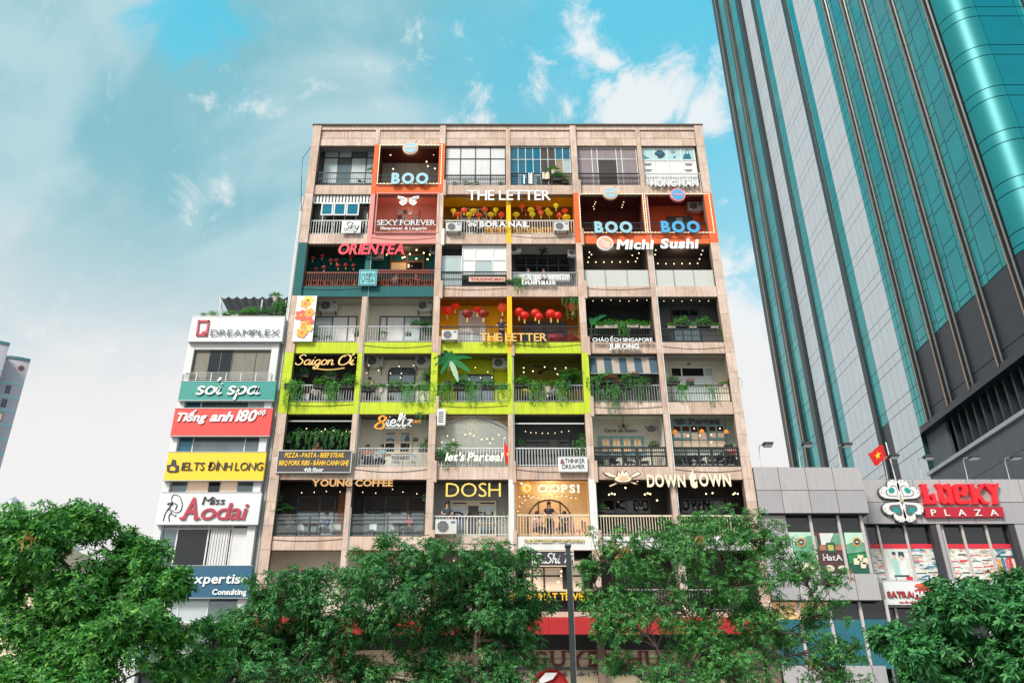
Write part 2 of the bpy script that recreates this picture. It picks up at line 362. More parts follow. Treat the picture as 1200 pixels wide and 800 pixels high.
def pen_text(txt, wd=.12, ext=.05, shear=.2, nib=.5, track=0.0):
    out_ = []; x = 0
    for ch in txt:
        if ch == ' ': x += .35; continue
        wch, strokes = ST[ch]; vs = []; fs = []
        for s_ in strokes:
            v, f = ribbon(smooth_line(s_), wd, ext, nib); i = len(vs); vs += v; fs += [tuple(q+i for q in g) for g in f]
        vs = [(p[0]+shear*p[1], p[1], p[2]) for p in vs]
        if wch == 0 and out_: 
            pv, pf_, pxx = out_[-1]; i = len(pv); dx_ = x-pxx
            out_[-1] = (pv+[(p[0]+dx_, p[1], p[2]) for p in vs], pf_+[tuple(q+i for q in g) for g in fs], pxx)
            continue
        out_.append((vs, fs, x)); x += wch + track
    return out_, x-track
def place_text(glyphs, total, parent, X0, X1, Z0, Z1, Y, mface, mside=None, depth=.06, name='letter', join=False, warp=None):
    """glyphs laid between X0..X1 with their cap height spanning Z0..Z1; the front face sits at y = Y"""
    sx = (X1-X0)/total; sz = Z1-Z0; objs = []; J = MB() if join else None
    mats = [mface] + ([mside] if mside else [])
    for vs, fs, x in glyphs:
        mb = J or MB(); i0 = len(mb.v); ex = max(abs(v[2]) for v in vs) or 1
        ox = X0 + x*sx if not join else X0
        for v in vs:
            xx = (v[0] + (x if join else 0))*sx; zz = v[1]*sz
            if warp: zz += warp((x+v[0])/total)*sz
            mb.v.append((xx, (ex-v[2])/(2*ex)*depth, zz))
        for f in fs:
            q = tuple(i+i0 for i in f); p = [mb.v[i] for i in q]
            flat = all(abs(pp[1]) < depth*.12 for pp in p)
            mb.f.append(q); mb.mi.append(0 if (flat or not mside) else 1)
        if not join: objs.append(mb.obj(name, mats, parent, (ox, Y, Z0)))
    if join: objs.append(J.obj('lettering', mats, parent, (X0, Y, Z0)))
    return objs
# ================================================================== materials
stone = mat('stone', (.62, .46, .365), .85, .2, 1.3, streak=.75, scol=(.44, .235, .175), bump=.25)
stone2 = mat('stone_light', (.70, .54, .45), .85, .18, 1.3, streak=.7, scol=(.48, .31, .24), bump=.25)
stone3 = mat('stone_pink', (.58, .415, .33), .85, .22, 1.6, streak=.8, scol=(.74, .58, .49), bump=.25)
STONES = (stone, stone2, stone3)
backing = mat('joint', (.20, .14, .115), .9)
concrete = mat('concrete', (.40, .38, .36), .9, .15, 1, streak=.5)
orange = mat('orange_paint', sr(228, 104, 52), .75, .06, 2)
pink = mat('salmon_paint', sr(226, 150, 142), .8, .07, 2, streak=.25, scol=sr(205, 120, 110))
teal = mat('teal_paint', sr(10, 92, 94), .75, .12, 2, streak=.25, scol=sr(50, 120, 115))
yellow = mat('yellow_paint', sr(246, 190, 10), .75, .06, 2, streak=.15)
lime = mat('lime_paint', sr(196, 212, 42), .8, .08, 2, streak=.5, scol=sr(158, 168, 64))
white = mat('white_paint', (.76, .75, .73), .7, .05, 2, streak=.2, scol=(.6, .57, .53))
cream = mat('cream_paint', sr(226, 208, 182), .75, .05, 2)
warmwall = mat('warm_wall', sr(240, 214, 170), .75, .05, 2)
pale = mat('pale_wall', sr(228, 220, 204), .8, .07, 2)
grey = mat('grey_wall', sr(160, 156, 150), .8, .08, 2)
dgrey = mat('dark_grey_wall', sr(92, 92, 92), .8, .12, 2)
brownceil = mat('brown_wall', sr(140, 92, 22), .8, .1, 3)
dark = mat('dark_interior', sr(68, 61, 58), .8, .2, 2)
darkred = mat('dark_red_wall', sr(98, 34, 24), .8, .1, 2)
redor = mat('orange_inner_wall', sr(205, 84, 40), .8, .08, 2)
pinkin = mat('pink_inner_wall', sr(232, 150, 128), .8, .05, 2)
tealin = mat('teal_inner_wall', sr(14, 96, 98), .8, .15, 2)
limein = mat('lime_inner_wall', sr(200, 206, 24), .8, .06, 2)
olive = mat('olive_wall', sr(124, 116, 30), .8, .1, 2)
darkgreen = mat('dark_green_wall', sr(34, 46, 40), .8, .2, 2)
palegrn = mat('pale_green_wall', sr(196, 204, 194), .8, .06, 2)
black = mat('black_metal', (.025, .025, .028), .45, 0)
dmetal = mat('dark_metal', (.07, .07, .075), .4, .1, 3, metal=.3)
wmetal = mat('white_metal', (.72, .72, .70), .5, .04, 3)
gmetal = mat('grey_metal', (.42, .43, .43), .4, .08, 3, metal=.3)
wood = mat('wood', sr(150, 82, 44), .6, .25, 6)
redwood = mat('red_wood', sr(120, 50, 34), .6, .2, 6)
bluefr = mat('pale_blue_frame', sr(130, 176, 178), .5, .05, 3)
curtain = mat('white_curtain', (.72, .70, .70), .35, .08, 6, streak=.35, scol=(.52, .51, .52), coat=.5)
mauve = mat('mauve_curtain', sr(150, 132, 134), .35, .08, 3, streak=.3, coat=.5)
beigecur = mat('beige_curtain', sr(110, 104, 90), .5, .15, 4, streak=.6, coat=.2)
bluegl = mat('blue_glass', sr(52, 112, 134), .12, .25, 1.5, metal=.35, coat=.6)
tealgl = mat('teal_window', sr(8, 112, 138), .15, .15, 1.5, metal=.25, coat=.4)
greygl = mat('grey_glass', sr(116, 130, 134), .1, .3, .8, metal=.5, coat=.6)
darkgl = mat('dark_glass', sr(36, 40, 44), .07, .3, .8, metal=.4, coat=.7)
lightgl = mat('light_glass', sr(190, 200, 200), .2, .15, .8, metal=.2, coat=.6)
amber = mat('lit_window', sr(222, 178, 128), .4, .12, 2, emit=.22)
amberpale = mat('lit_beige_window', sr(214, 186, 160), .4, .1, 2, emit=.25)
clear = glass_mat('clear_glass', (.92, .96, .95), .10)
frost = glass_mat('frosted_glass', (.90, .90, .86), .62, .35)
veil = glass_mat('hazy_glass', (.80, .83, .80), .34, .12)
bulbm = mat('bulb', (1, .74, .34), .4, 0, emit=3.5)
bulbw = mat('pale_bulb', (1, .82, .5), .4, 0, emit=1.6)
YF = 37.7; XB = -10.57; BW = 3.79; H0 = 10.67; ST_H = 3.3
def XI(i): return XB + BW*i
def ZR(r): return H0 + ST_H*(7-r)                              # floor level of storey r (1 = top, 7 = above the trees, 8 = behind them)
ROOF = 34.78
BND = .62
# ================================================================== ground
g = MB(); g.box(-400, 400, -300, 900, -.5, 0); o = g.obj('ground', mat('paving', (.34, .32, .30), .85, .12, .6)); o['kind'] = 'structure'
o = bx('road', mat('asphalt', (.055, .055, .058), .9, .15, 2), None, -300, 300, 22, 30, -.1, .004); o['kind'] = 'structure'
o = bx('pavement', mat('pavement_stone', (.36, .33, .30), .85, .12, 1), None, -300, 300, 30, 37.6, -.1, .13); o['kind'] = 'structure'
o = bx('kerb', concrete, None, -300, 300, 29.8, 30, -.1, .134); o['kind'] = 'structure'
for k in range(24):
    o = bx('lane_marking', white, None, -60+5*k, -58+5*k, 25.95, 26.05, 0, .008); o['kind'] = 'structure'

# ================================================================== the apartment building
APT = thing('apartment_building', 'old stone-clad apartment block with open balconies painted orange, teal, yellow and lime', 'building', (0, YF, 0))
cr = random.Random(3)
XL, XR = XI(0), XI(6)
bx('wall', concrete, APT, XL+.12, XR-.12, YF+1.95, YF+15, 0, ROOF-.5)
bx('roof', concrete, APT, XL+.1, XR-.1, YF+.3, YF+15, ROOF-.5, ROOF-.1)
# paint schemes --------------------------------------------------------
colpaint = {}                                                 # (row, column) -> paint of the column front in that storey
for i in (1,): colpaint[(1, i)] = orange
for i in (1, 2): colpaint[(2, i)] = pink
colpaint[(1, 2)] = orange
colpaint[(2, 2)] = stone2
for i in (4, 5, 6): colpaint[(2, i)] = orange
colpaint[(2, 3)] = yellow
for i in (0, 1, 2): colpaint[(3, i)] = teal
colpaint[(3, 2)] = stone
for i in (3,): colpaint[(4, i)] = yellow
for i in (0, 1, 2, 3, 4): colpaint[(5, i)] = lime
colpaint[(7, 3)] = white; colpaint[(7, 4)] = white
bandpaint = {(1, 1): orange, (2, 1): pink, (2, 4): orange, (2, 5): orange, (3, 0): teal, (3, 1): teal, (7, 3): white, (7, 4): white, (7, 5): white}
for b in range(4): bandpaint[(4, b)] = lime; bandpaint[(5, b)] = lime
def top_of(r): return ROOF-1.46 if r == 1 else ZR(r-1)-BND
def colw(i): return {0: (0, .46), 6: (-.46, 0), 2: (-.17, .17), 4: (-.17, .17)}.get(i, (-.125, .125))
# columns: a core, then one cladding panel per joint in the photo
for i in range(7):
    a, b = colw(i); x0, x1 = XI(i)+a, XI(i)+b
    pr = -.10 if i in (0, 2, 4, 6) else -.02
    bx('column', backing, APT, x0+.02, x1-.02, YF+pr+.05, YF+.38, 0, ROOF-.35)
    for r in range(1, 9):
        z0 = ZR(r)-BND; z1 = (ROOF-.04) if r == 1 else ZR(r-1)-BND
        p = colpaint.get((r, i))
        if r == 1 and p is not None:
            bx('stone_panel', stone2, APT, x0, x1, YF+pr, YF+pr+.06, top_of(1)+.06, z1); z1 = top_of(1)+.05
        if i in (1, 3, 5) and p is None and r == 8: p = None
        n = 3 if i in (0, 6) else 2
        if i in (1, 5, 3): n = 1
        for k in range(n):
            za = z0+(z1-z0)*k/n; zb = z0+(z1-z0)*(k+1)/n
            j = .007
            m = p or cr.choice(STONES)
            if p in (lime, teal, orange, yellow, pink, white): j = .002
            bx('stone_panel', m, APT, x0, x1, YF+pr-cr.random()*.008, YF+pr+.06, za+j, zb-j)
    if i in (2, 3, 4):                                        # drain strips on the column fronts
        for r in range(1, 8):
            z = ZR(r)+.1
            if i == 3 and r not in (4, 6, 7): continue
            xs = x1+.01 if i != 2 else x1+.02
            bx('drain_strip', stone if i != 2 or r != 2 else white, APT, xs-.06, xs+.10, YF+pr-.07, YF+pr+.03, z-.9 if r < 7 else z-1.0, z-2.3+3.3-.9 if False else z+.15)
# spandrel bands
for r in range(1, 9):
    for b in range(6):
        z0, z1 = ZR(r)-BND, ZR(r)
        x0 = XI(b)+colw(b)[1]; x1 = XI(b+1)+colw(b+1)[0]
        bx('band_core', backing, APT, x0, x1, YF+.05, YF+.30, z0+.01, z1-.02)
        p = bandpaint.get((r, b)); n = 3 if p is None else 1
        ed = [x0+(x1-x0)*k/n for k in range(n+1)]
        for k in range(n):
            j = .005 if n > 1 else 0
            bx('stone_panel', p or cr.choice(STONES), APT, ed[k]+j, ed[k+1]-j, YF-.0+cr.random()*.008, YF+.06, z0, z1)
# parapet: two courses of panels, a recessed groove and a coping
for b in range(6):
    x0 = XI(b)+colw(b)[1]; x1 = XI(b+1)+colw(b+1)[0]
    z0 = ROOF-1.46
    bx('parapet', backing, APT, x0, x1, YF+.07, YF+.32, z0+.01, ROOF-.05)
    for cz in ((z0, z0+.52), (z0+.54, z0+1.04)):
        for k in range(4):
            xa, xb = x0+(x1-x0)*k/4, x0+(x1-x0)*(k+1)/4
            if k and cz[0] > z0+.1: pass
            bx('parapet_panel', cr.choice((stone, stone2, stone2)), APT, xa+.004, xb-.004, YF+.02+cr.random()*.01, YF+.09, cz[0]+.006, cz[1]-.006)
    bx('cornice', stone2, APT, x0, x1, YF-.02, YF+.3, ROOF-.32, ROOF-.03)
bx('coping', mat('coping', (.20, .15, .13), .9), APT, XL-.06, XR+.06, YF-.16, YF+.36, ROOF-.035, ROOF+.02)
# balconies ------------------------------------------------------------
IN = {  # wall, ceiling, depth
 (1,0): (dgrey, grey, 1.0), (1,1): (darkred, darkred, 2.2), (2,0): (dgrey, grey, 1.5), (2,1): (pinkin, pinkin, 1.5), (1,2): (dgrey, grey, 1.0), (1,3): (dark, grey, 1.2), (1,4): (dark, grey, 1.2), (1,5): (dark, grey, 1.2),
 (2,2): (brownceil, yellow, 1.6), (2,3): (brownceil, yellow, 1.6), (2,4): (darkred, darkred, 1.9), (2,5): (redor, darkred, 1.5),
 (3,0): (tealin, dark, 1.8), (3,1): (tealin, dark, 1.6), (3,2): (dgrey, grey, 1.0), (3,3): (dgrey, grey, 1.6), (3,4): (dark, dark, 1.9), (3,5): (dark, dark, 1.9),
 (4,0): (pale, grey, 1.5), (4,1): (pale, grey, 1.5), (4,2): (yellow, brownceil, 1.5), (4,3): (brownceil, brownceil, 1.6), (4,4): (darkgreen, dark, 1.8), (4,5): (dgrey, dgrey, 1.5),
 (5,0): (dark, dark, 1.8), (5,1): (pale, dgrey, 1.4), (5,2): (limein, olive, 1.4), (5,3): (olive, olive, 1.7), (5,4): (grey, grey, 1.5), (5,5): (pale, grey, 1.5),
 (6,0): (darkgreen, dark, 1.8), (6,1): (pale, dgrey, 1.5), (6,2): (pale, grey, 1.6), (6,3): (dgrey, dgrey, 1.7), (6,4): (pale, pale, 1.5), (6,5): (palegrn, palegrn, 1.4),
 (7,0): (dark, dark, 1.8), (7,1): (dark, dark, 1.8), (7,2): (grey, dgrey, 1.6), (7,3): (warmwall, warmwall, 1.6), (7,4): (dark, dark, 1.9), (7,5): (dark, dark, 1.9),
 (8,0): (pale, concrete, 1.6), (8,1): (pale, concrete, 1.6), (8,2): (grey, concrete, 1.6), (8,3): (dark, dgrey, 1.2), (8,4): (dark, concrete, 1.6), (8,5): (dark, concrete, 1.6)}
BAY = {}
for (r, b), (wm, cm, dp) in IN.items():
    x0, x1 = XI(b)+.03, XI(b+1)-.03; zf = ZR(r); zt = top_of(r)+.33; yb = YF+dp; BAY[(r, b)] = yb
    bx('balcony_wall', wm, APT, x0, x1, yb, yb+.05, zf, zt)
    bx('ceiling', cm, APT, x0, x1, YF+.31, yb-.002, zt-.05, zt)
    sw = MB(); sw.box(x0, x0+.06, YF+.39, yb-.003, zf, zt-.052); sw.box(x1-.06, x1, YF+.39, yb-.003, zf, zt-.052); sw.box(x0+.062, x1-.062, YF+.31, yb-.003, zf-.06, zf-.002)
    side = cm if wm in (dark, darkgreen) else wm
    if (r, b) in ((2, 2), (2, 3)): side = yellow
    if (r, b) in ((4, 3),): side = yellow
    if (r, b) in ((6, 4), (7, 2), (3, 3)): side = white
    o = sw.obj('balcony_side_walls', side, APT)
def bay_yb(r, b): return BAY[(r, b)]
# windows: frame in one mesh, every pane a sub-part
def window(x0, x1, z0, z1, y, cols, rows, fm, pm, fw=.06, name='window', arch=False, parent=None, pd=.02):
    """cols / rows: numbers or lists of fractions; pm: material or list (column-major from the left, bottom row first)"""
    parent = parent or APT
    cf = [k/cols for k in range(cols+1)] if isinstance(cols, int) else [0]+cols+[1]
    rf = [k/rows for k in range(rows+1)] if isinstance(rows, int) else [0]+rows+[1]
    f = MB(); W_, H_ = x1-x0, z1-z0; d = .05
    for c in cf: xx = x0+W_*c; f.box(xx-fw/2, xx+fw/2, y-d, y+.01, z0, z1)
    for r_ in rf: zz = z0+H_*r_; f.box(x0-fw/2, x1+fw/2, y-d-.004, y+.008, zz-fw/2, zz+fw/2)
    root = f.obj(name+'_frame', fm, parent); k = 0
    for i in range(len(cf)-1):
        for j in range(len(rf)-1):
            m = pm[k % len(pm)] if isinstance(pm, (list, tuple)) else pm; k += 1
            if m is None: continue
            bx('pane', m, root, x0+W_*cf[i]+fw/2-.004, x0+W_*cf[i+1]-fw/2+.004, y-pd, y, z0+H_*rf[j]+fw/2-.004, z0+H_*rf[j+1]-fw/2+.004)
    return root
def cwin(k, x0, y0, x1, y1, r, b, cols, rows, fm, pm, fw=.06, dy=0.0, **kw):
    Y = bay_yb(r, b)-.06-dy; X0, X1, Z0, Z1 = rect(k, x0, y0, x1, y1, Y)
    X0 = max(X0, XI(b)+.16); X1 = min(X1, XI(b+1)-.16); Z0 = max(Z0, ZR(r)+.02)
    return window(X0, X1, Z0, Z1, Y, cols, rows, fm, pm, fw, **kw)
def rail(r, b, style, hgt=.95, y=None, x0=None, x1=None):
    x0 = XI(b)+colw(b)[1]+.01 if x0 is None else x0; x1 = XI(b+1)+colw(b+1)[0]-.01 if x1 is None else x1
    z = ZR(r); y = YF+.12 if y is None else y; R = MB(); m = {'black': black, 'white': wmetal, 'grey': gmetal, 'wood': redwood, 'box': black, 'cream': cream, 'glassdark': dmetal, 'glass': gmetal}[style]
    if style in ('black', 'white', 'grey', 'cream', 'wood'):
        t = {'black': .018, 'white': .028, 'grey': .02, 'cream': .03, 'wood': .028}[style]; sp = {'black': .125, 'white': .14, 'grey': .13, 'cream': .13, 'wood': .125}[style]
        n = max(3, int((x1-x0)/sp))
        for k in range(n+1):
            xx = x0+.02+(x1-x0-.04)*k/n; R.box(xx-t/2, xx+t/2, y-t/2, y+t/2, z+.001, z+hgt-.02)
        hr = .06 if style in ('wood', 'cream') else .03
        R.box(x0, x1, y-.03, y+.03, z+hgt-.02, z+hgt+hr); R.box(x0, x1, y-.015, y+.015, z+.10, z+.125)
        if style == 'black': R.box(x0, x1, y-.014, y+.014, z+hgt*.55, z+hgt*.58)
        return R.obj('balcony_railing', m, APT)
    if style == 'box':
        for k in range(6):
            xx = x0+.04+(x1-x0-.08)*k/5; ww = .07 if k == 3 else .035; R.box(xx-ww, xx+ww, y-.04, y+.04, z+.001, z+hgt)
        for zz, th in ((.04, .06), (.55, .05), (.74, .04), (hgt, .07)): R.box(x0, x1, y-.05, y+.05, z+zz, z+zz+th)
        n = int((x1-x0)/.1)
        for k in range(n): xx = x0+.05+(x1-x0-.1)*k/n; R.box(xx-.012, xx+.012, y-.01, y+.01, z+.1, z+hgt)
        return R.obj('balcony_railing', m, APT)
    if style in ('glassdark', 'glass'):
        k_ = 3
        if style == 'glassdark':
            R.box(x0, x1, y-.05, y+.0, z+hgt*.98, z+hgt); R.box(x0, x1, y-.05, y-.0, z+hgt*.78, z+hgt*.82); R.box(x0, x1, y-.05, y+.0, z+.18, z+.22); R.box(x0, x1, y-.05, y, z+hgt*.6, z+hgt*.63)
            for k in range(3): xx = x0+.03+(x1-x0-.06)*k/2; R.box(xx-.03, xx+.03, y-.055, y+.005, z+.001, z+hgt-.02)
        else:
            for k in range(4): xx = x0+.02+(x1-x0-.04)*k/3; R.box(xx-.018, xx+.018, y-.02, y+.0, z+.001, z+hgt)
            R.box(x0, x1, y-.022, y+.002, z+.0, z+.04)
        o = R.obj('balcony_railing', m, APT)
        for k in range(k_): bx('glass_panel', clear if style == 'glassdark' else frost, o, x0+(x1-x0)*k/k_+.02, x0+(x1-x0)*(k+1)/k_-.02, y+.012, y+.026, z+.05, z+hgt+.06)
        return o
# row 1
cwin('1', 180, 190, 462, 372, 1, 0, [.28, .53, .82], [.76], dmetal, [lightgl, lightgl, greygl], .07); rail(1, 0, 'black')
rail(1, 1, 'black', .75)
def front_win(r, b, cols, rows, fm, pm, fw=.05, y=.2, top=.02, **kw):
    return window(XI(b)+colw(b)[1]+.03, XI(b+1)+colw(b+1)[0]-.03, ZR(r)+.05, top_of(r)-top, YF+y, cols, rows, fm, pm, fw, **kw)
front_win(1, 2, 4, [.28, .70], dmetal, curtain, .05); rail(1, 2, 'black', .72, YF+.06)
front_win(1, 3, 8, [.32, .68], wmetal, [beigecur if False else bluegl, bluegl, bluegl, lightgl, bluegl, bluegl, bluegl, tealgl, bluegl, lightgl, bluegl, tealgl, dark, dark, dark, dark, dark, dark, mat('plywood', sr(150, 130, 108), .8, .1), mat('plywood', (0, 0, 0)), bluegl, mat('plywood', (0, 0, 0)), lightgl, bluegl], .035); rail(1, 3, 'black', .85, YF+.06)
front_win(1, 4, [.25, .34, .66, .75], [.70], wmetal, [mauve, mauve, mauve, mauve, dark, mauve, mauve, mauve, mauve, mauve], .045, .25); rail(1, 4, 'black', .85, YF+.06)
poster1 = mat('pale_blue_poster', sr(176, 206, 208), .5, .08, 3); posterw = mat('white_poster', sr(226, 224, 222), .5, .05, 3)
X0, X1 = CW('H', 125, 400, YF+.25)[0], CW('H', 870, 400, YF+.25)[0]
hw = window(X0+.03, X1-.02, ZR(1)+.05, top_of(1)-.06, YF+.25, 4, [.34, .68], wmetal, [posterw, posterw, poster1]*4, .05)
def disc_poly(cx, cz, rx, rz, n=16, a0=0): return [(cx+rx*math.cos(a0+2*math.pi*k/n), cz+rz*math.sin(a0+2*math.pi*k/n)) for k in range(n)]
pb = mat('poster_blue', sr(30, 110, 130), .5, .1); pg = mat('poster_grey', sr(150, 150, 156), .5, .1); pdk = mat('poster_navy', sr(50, 70, 84), .5, .1)
def HP(x, y): return CW('H', x, y, YF+.22)
def hshape(pts, m, name='print', d=.012):
    q = MB().prism([HP(*p) for p in pts], YF+.22-d, YF+.224); return q.obj(name, m, hw)
hshape([(705, 235), (780, 235), (800, 298), (690, 298)], pb, 'printed_handbag')
hh = MB(); hh.tube([(*[HP(722, 238)[0]], YF+.215, HP(722, 238)[1]), (HP(725, 190)[0], YF+.215, HP(725, 190)[1]), (HP(742, 176)[0], YF+.215, HP(742, 176)[1]), (HP(760, 192)[0], YF+.215, HP(760, 192)[1]), (HP(765, 238)[0], YF+.215, HP(765, 238)[1])], .014, 5); hh.obj('printed_bag_handle', pdk, hw)
hshape([(305, 235), (330, 200), (375, 182), (415, 195), (450, 230), (440, 265), (400, 290), (360, 290), (345, 262)], pdk, 'printed_shoe'); hshape([(330, 228), (375, 205), (410, 225), (400, 240), (360, 240)], pb, 'printed_shoe_strap', .02)
hshape([(160, 250), (200, 275), (240, 290), (175, 298)], mat('poster_green', sr(40, 140, 130), .5), 'printed_slipper'); hshape([(520, 195), (560, 185), (590, 205), (575, 225), (530, 222)], pg, 'printed_bag'); hshape([(560, 262), (590, 270), (580, 290), (565, 286)], pb, 'printed_bottle')
for cx_, y_ in ((220, 375), (225, 455), (765, 375), (765, 455)):
    for q in range(3):
        hh = 38-8*q; hshape([(cx_-hh-14, y_-14+q*12), (cx_+hh+14, y_-14+q*12), (cx_+hh+14, y_-9+q*12), (cx_-hh-14, y_-9+q*12)], pg, 'printed_text_line')
rail(1, 5, 'white', .85, YF+.06)
# row 2
slats = MB()
for k in range(18):
    xx = XI(0)+.50+3.15*k/17; slats.box(xx-.06, xx+.06, YF+.12, YF+.16, top_of(2)-.52, top_of(2)-.01)
slats.box(XI(0)+.46, XI(1)-.13, YF+.10, YF+.18, top_of(2)-.56, top_of(2)-.5); slats.obj('slatted_awning', wmetal, APT)
rail(2, 0, 'white')
bx('window_board', dark, APT, XI(0)+.5, XI(1)-.15, YF+.42, YF+.46, ZR(2)+.9, top_of(2)-.5)
for k in range(5):
    xx = XI(0)+1.02+.62*k; bx('window_post', wmetal, APT, xx-.02, xx+.02, YF+.36, YF+.40, ZR(2)+.3, ZR(2)+1.6)
for (a, b_) in ((170, 228), (238, 296), (306, 368)):
    X0, X1, Z0, Z1 = rect('1', a, 475, b_, 535, YF+.0)
    f = window(X0, X1, Z0, Z1, YF+.1, 1, 1, wmetal, tealgl, .07, 'tilted_window'); f.rotation_euler[0] = 0
rail(2, 1, 'black', .8)
cwin('1', 578, 512, 692, 600, 2, 1, 4, [.35, .68], pink, [lightgl, dgrey, lightgl, pinkin, lightgl, dgrey, lightgl, pinkin], .06)
for b in (2, 3): rail(2, b, 'white')
cwin('1', 925, 510, 1062, 640, 2, 2, 3, [.6], wmetal, [dgrey, dgrey], .08)
for b in (4, 5): rail(2, b, 'black', .85, YF+.2)
cwin('2', 890, 553, 1020, 640, 2, 5, 3, [.5], dmetal, [greygl, greygl, dgrey, lightgl, dgrey, greygl], .07)
# row 3
rail(3, 0, 'wood', .88); rail(3, 1, 'wood', .88)
bx('counter', redwood, APT, CW('3', 468, 185, YF+.3)[0], XI(2)-.18, YF+.2, YF+.45, ZR(3)+1.06, ZR(3)+1.16)
cwin('3', 568, 105, 738, 200, 3, 1, 2, [.6], wood, [amber, tealin, darkgl, tealin], .09)
X0, X1 = XI(2)+.2, CW('3', 943, 120, YF+.15)[0]
window(X0, X1-.05, ZR(3)+.05, ZR(3)+1.95, YF+.2, 1, 1, wmetal, lightgl, .05)
window(X1, XI(3)-.16, ZR(3)+.85, top_of(3)-.02, YF+.25, [.28, .70], [.5], wmetal, [posterw, posterw, lightgl, posterw, posterw, posterw], .07)
rail(3, 2, 'black'); rail(3, 3, 'grey', .9)
cwin('4', 60, 85, 330, 215, 3, 3, 5, [.45, .75], dmetal, darkgl, .06)
bx('planter_shelf', white, APT, XI(3)+.2, XI(4)-.5, YF+.6, YF+.8, ZR(3)+.75, ZR(3)+1.12)
rail(3, 4, 'glass', 1.02); rail(3, 5, 'glass', 1.02)
for b in (4, 5): bx('counter', mat('tan_counter', sr(168, 134, 92), .6), APT, XI(b)+.3, XI(b+1)-.3, YF+.45, YF+.85, ZR(3)+1.0, ZR(3)+1.06)
# row 4
cwin('3', 170, 428, 388, 556, 4, 0, [.42, .8], 1, dmetal, [lightgl, curtain, curtain], .06); rail(4, 0, 'grey')
cwin('3', 512, 428, 790, 556, 4, 1, [.12, .45, .75], 1, dmetal, [curtain, curtain, lightgl, dgrey], .06); rail(4, 1, 'grey')
cwin('3', 925, 400, 1057, 560, 4, 2, 2, [.35], white, [lightgl, white], .09); rail(4, 2, 'black'); rail(4, 3, 'black')
cwin('4', 105, 440, 310, 560, 4, 3, [.12, .5, .88], [.6], dmetal, [darkgl, dgrey], .08)
rail(4, 4, 'black', .8); rail(4, 5, 'black', .8)
cwin('4', 853, 380, 982, 535, 4, 5, 3, [.38, .8], dmetal, [greygl, greygl, darkgl], .06)
# row 5
for b in range(4): rail(5, b, 'grey', .95)
rail(5, 4, 'grey', .95); rail(5, 5, 'black', .95)
def arch_frame(x0, x1, z0, z1, y, m, rr, name='arched_window_frame', th=.07, n=8, full=False):
    """flat bar bent to a door with rounded upper corners (or a full arch)"""
    pts = [(x0, z0)]
    if full:
        cx, R_ = (x0+x1)/2, (x1-x0)/2; zb = z1-R_
        pts += [(cx+R_*math.cos(math.pi-math.pi*k/n/2*2/2*2/2), 0) for k in range(0)]
        pts += [(cx-R_*math.cos(math.pi*k/(2*n)), zb+R_*math.sin(math.pi*k/(2*n))) for k in range(2*n+1)]
    else:
        pts += [(x0+rr-rr*math.cos(math.pi/2*k/n), z1-rr+rr*math.sin(math.pi/2*k/n)) for k in range(n+1)]
        pts += [(x1-rr+rr*math.sin(math.pi/2*k/n), z1-rr+rr*math.cos(math.pi/2*k/n)) for k in range(n+1)]
    pts.append((x1, z0)); q = MB()
    q.tube([(px_, y, pz) for px_, pz in pts], th/2, 6)
    fr = q.obj(name, m, APT); return fr, pts
def arched(k, x0, y0, x1, y1, r, b, m, pane, rr=.3, full=False, mull=2, transom=.62):
    Y = bay_yb(r, b)-.05; X0, X1, Z0, Z1 = rect(k, x0, y0, x1, y1, Y); Z0 = max(Z0, ZR(r)+.02)
    fr, pts = arch_frame(X0, X1, Z0, Z1, Y-.02, m, rr, full=full)
    MB().prism(pts, Y+.012, Y+.035).obj('pane', pane, fr)
    q = MB()
    for j in range(1, mull+1): xx = X0+(X1-X0)*j/(mull+1); q.box(xx-.025, xx+.025, Y-.03, Y+.008, Z0, Z1-.04)
    zt = Z0+(Z1-Z0)*transom; q.box(X0, X1, Y-.034, Y+.006, zt-.03, zt+.03); q.obj('glazing_bars', m, fr); return fr
arched('5', 578, 135, 710, 303, 5, 1, dmetal, greygl, .22, mull=1, transom=.55)
arched('5', 925, 168, 1108, 303, 5, 2, dmetal, greygl, .28, mull=2, transom=.72)
cwin('6', 818, 128, 1025, 290, 5, 5, [.25, .78], [.45, .72], wmetal, [lightgl, white, darkgl, lightgl, lightgl, darkgl, lightgl, lightgl, lightgl], .07)
# row 6
rail(6, 0, 'black', .7); rail(6, 1, 'grey', .95); rail(6, 2, 'white', .95); rail(6, 3, 'white', .95); rail(6, 4, 'box'); rail(6, 5, 'box')
cwin('5', 560, 455, 692, 560, 6, 1, [.42, .58], [.5], cream, [darkgl, greygl, cream, cream, darkgl, greygl], .1)
cwin('P', 85, 205, 402, 330, 6, 4, 4, 1, bluefr, amber, .13)
for k in range(4):
    a = 100+78*k; cwin('P', a, 222, a+56, 320, 6, 4, 2, 2, bluefr, amber, .03, dy=.06)
cwin('P', 622, 120, 1003, 285, 6, 5, 6, [.36, .7], bluefr, [amberpale, amberpale, darkred], .045)
for a, b_ in ((622, 750), (885, 1003)): cwin('P', a, 118, b_, 214, 6, 5, 2, 2, bluefr, [amberpale, darkred], .09, dy=.12)
cwin('Q', 705, 215, 1030, 330, 6, 3, 4, 1, dmetal, [darkgl, darkgl, beigecur, darkgl], .06)
bx('awning_tube', wmetal, APT, XI(3)+.14, XI(4)-.18, YF+.25, YF+.29, CW('Q', 800, 105, YF+.25)[1], CW('Q', 800, 97, YF+.25)[1])
bx('awning_tube', gmetal, APT, XI(0)+.5, XI(1)-.16, YF+.25, YF+.29, CW('5', 230, 402, YF+.25)[1], CW('5', 230, 396, YF+.25)[1])
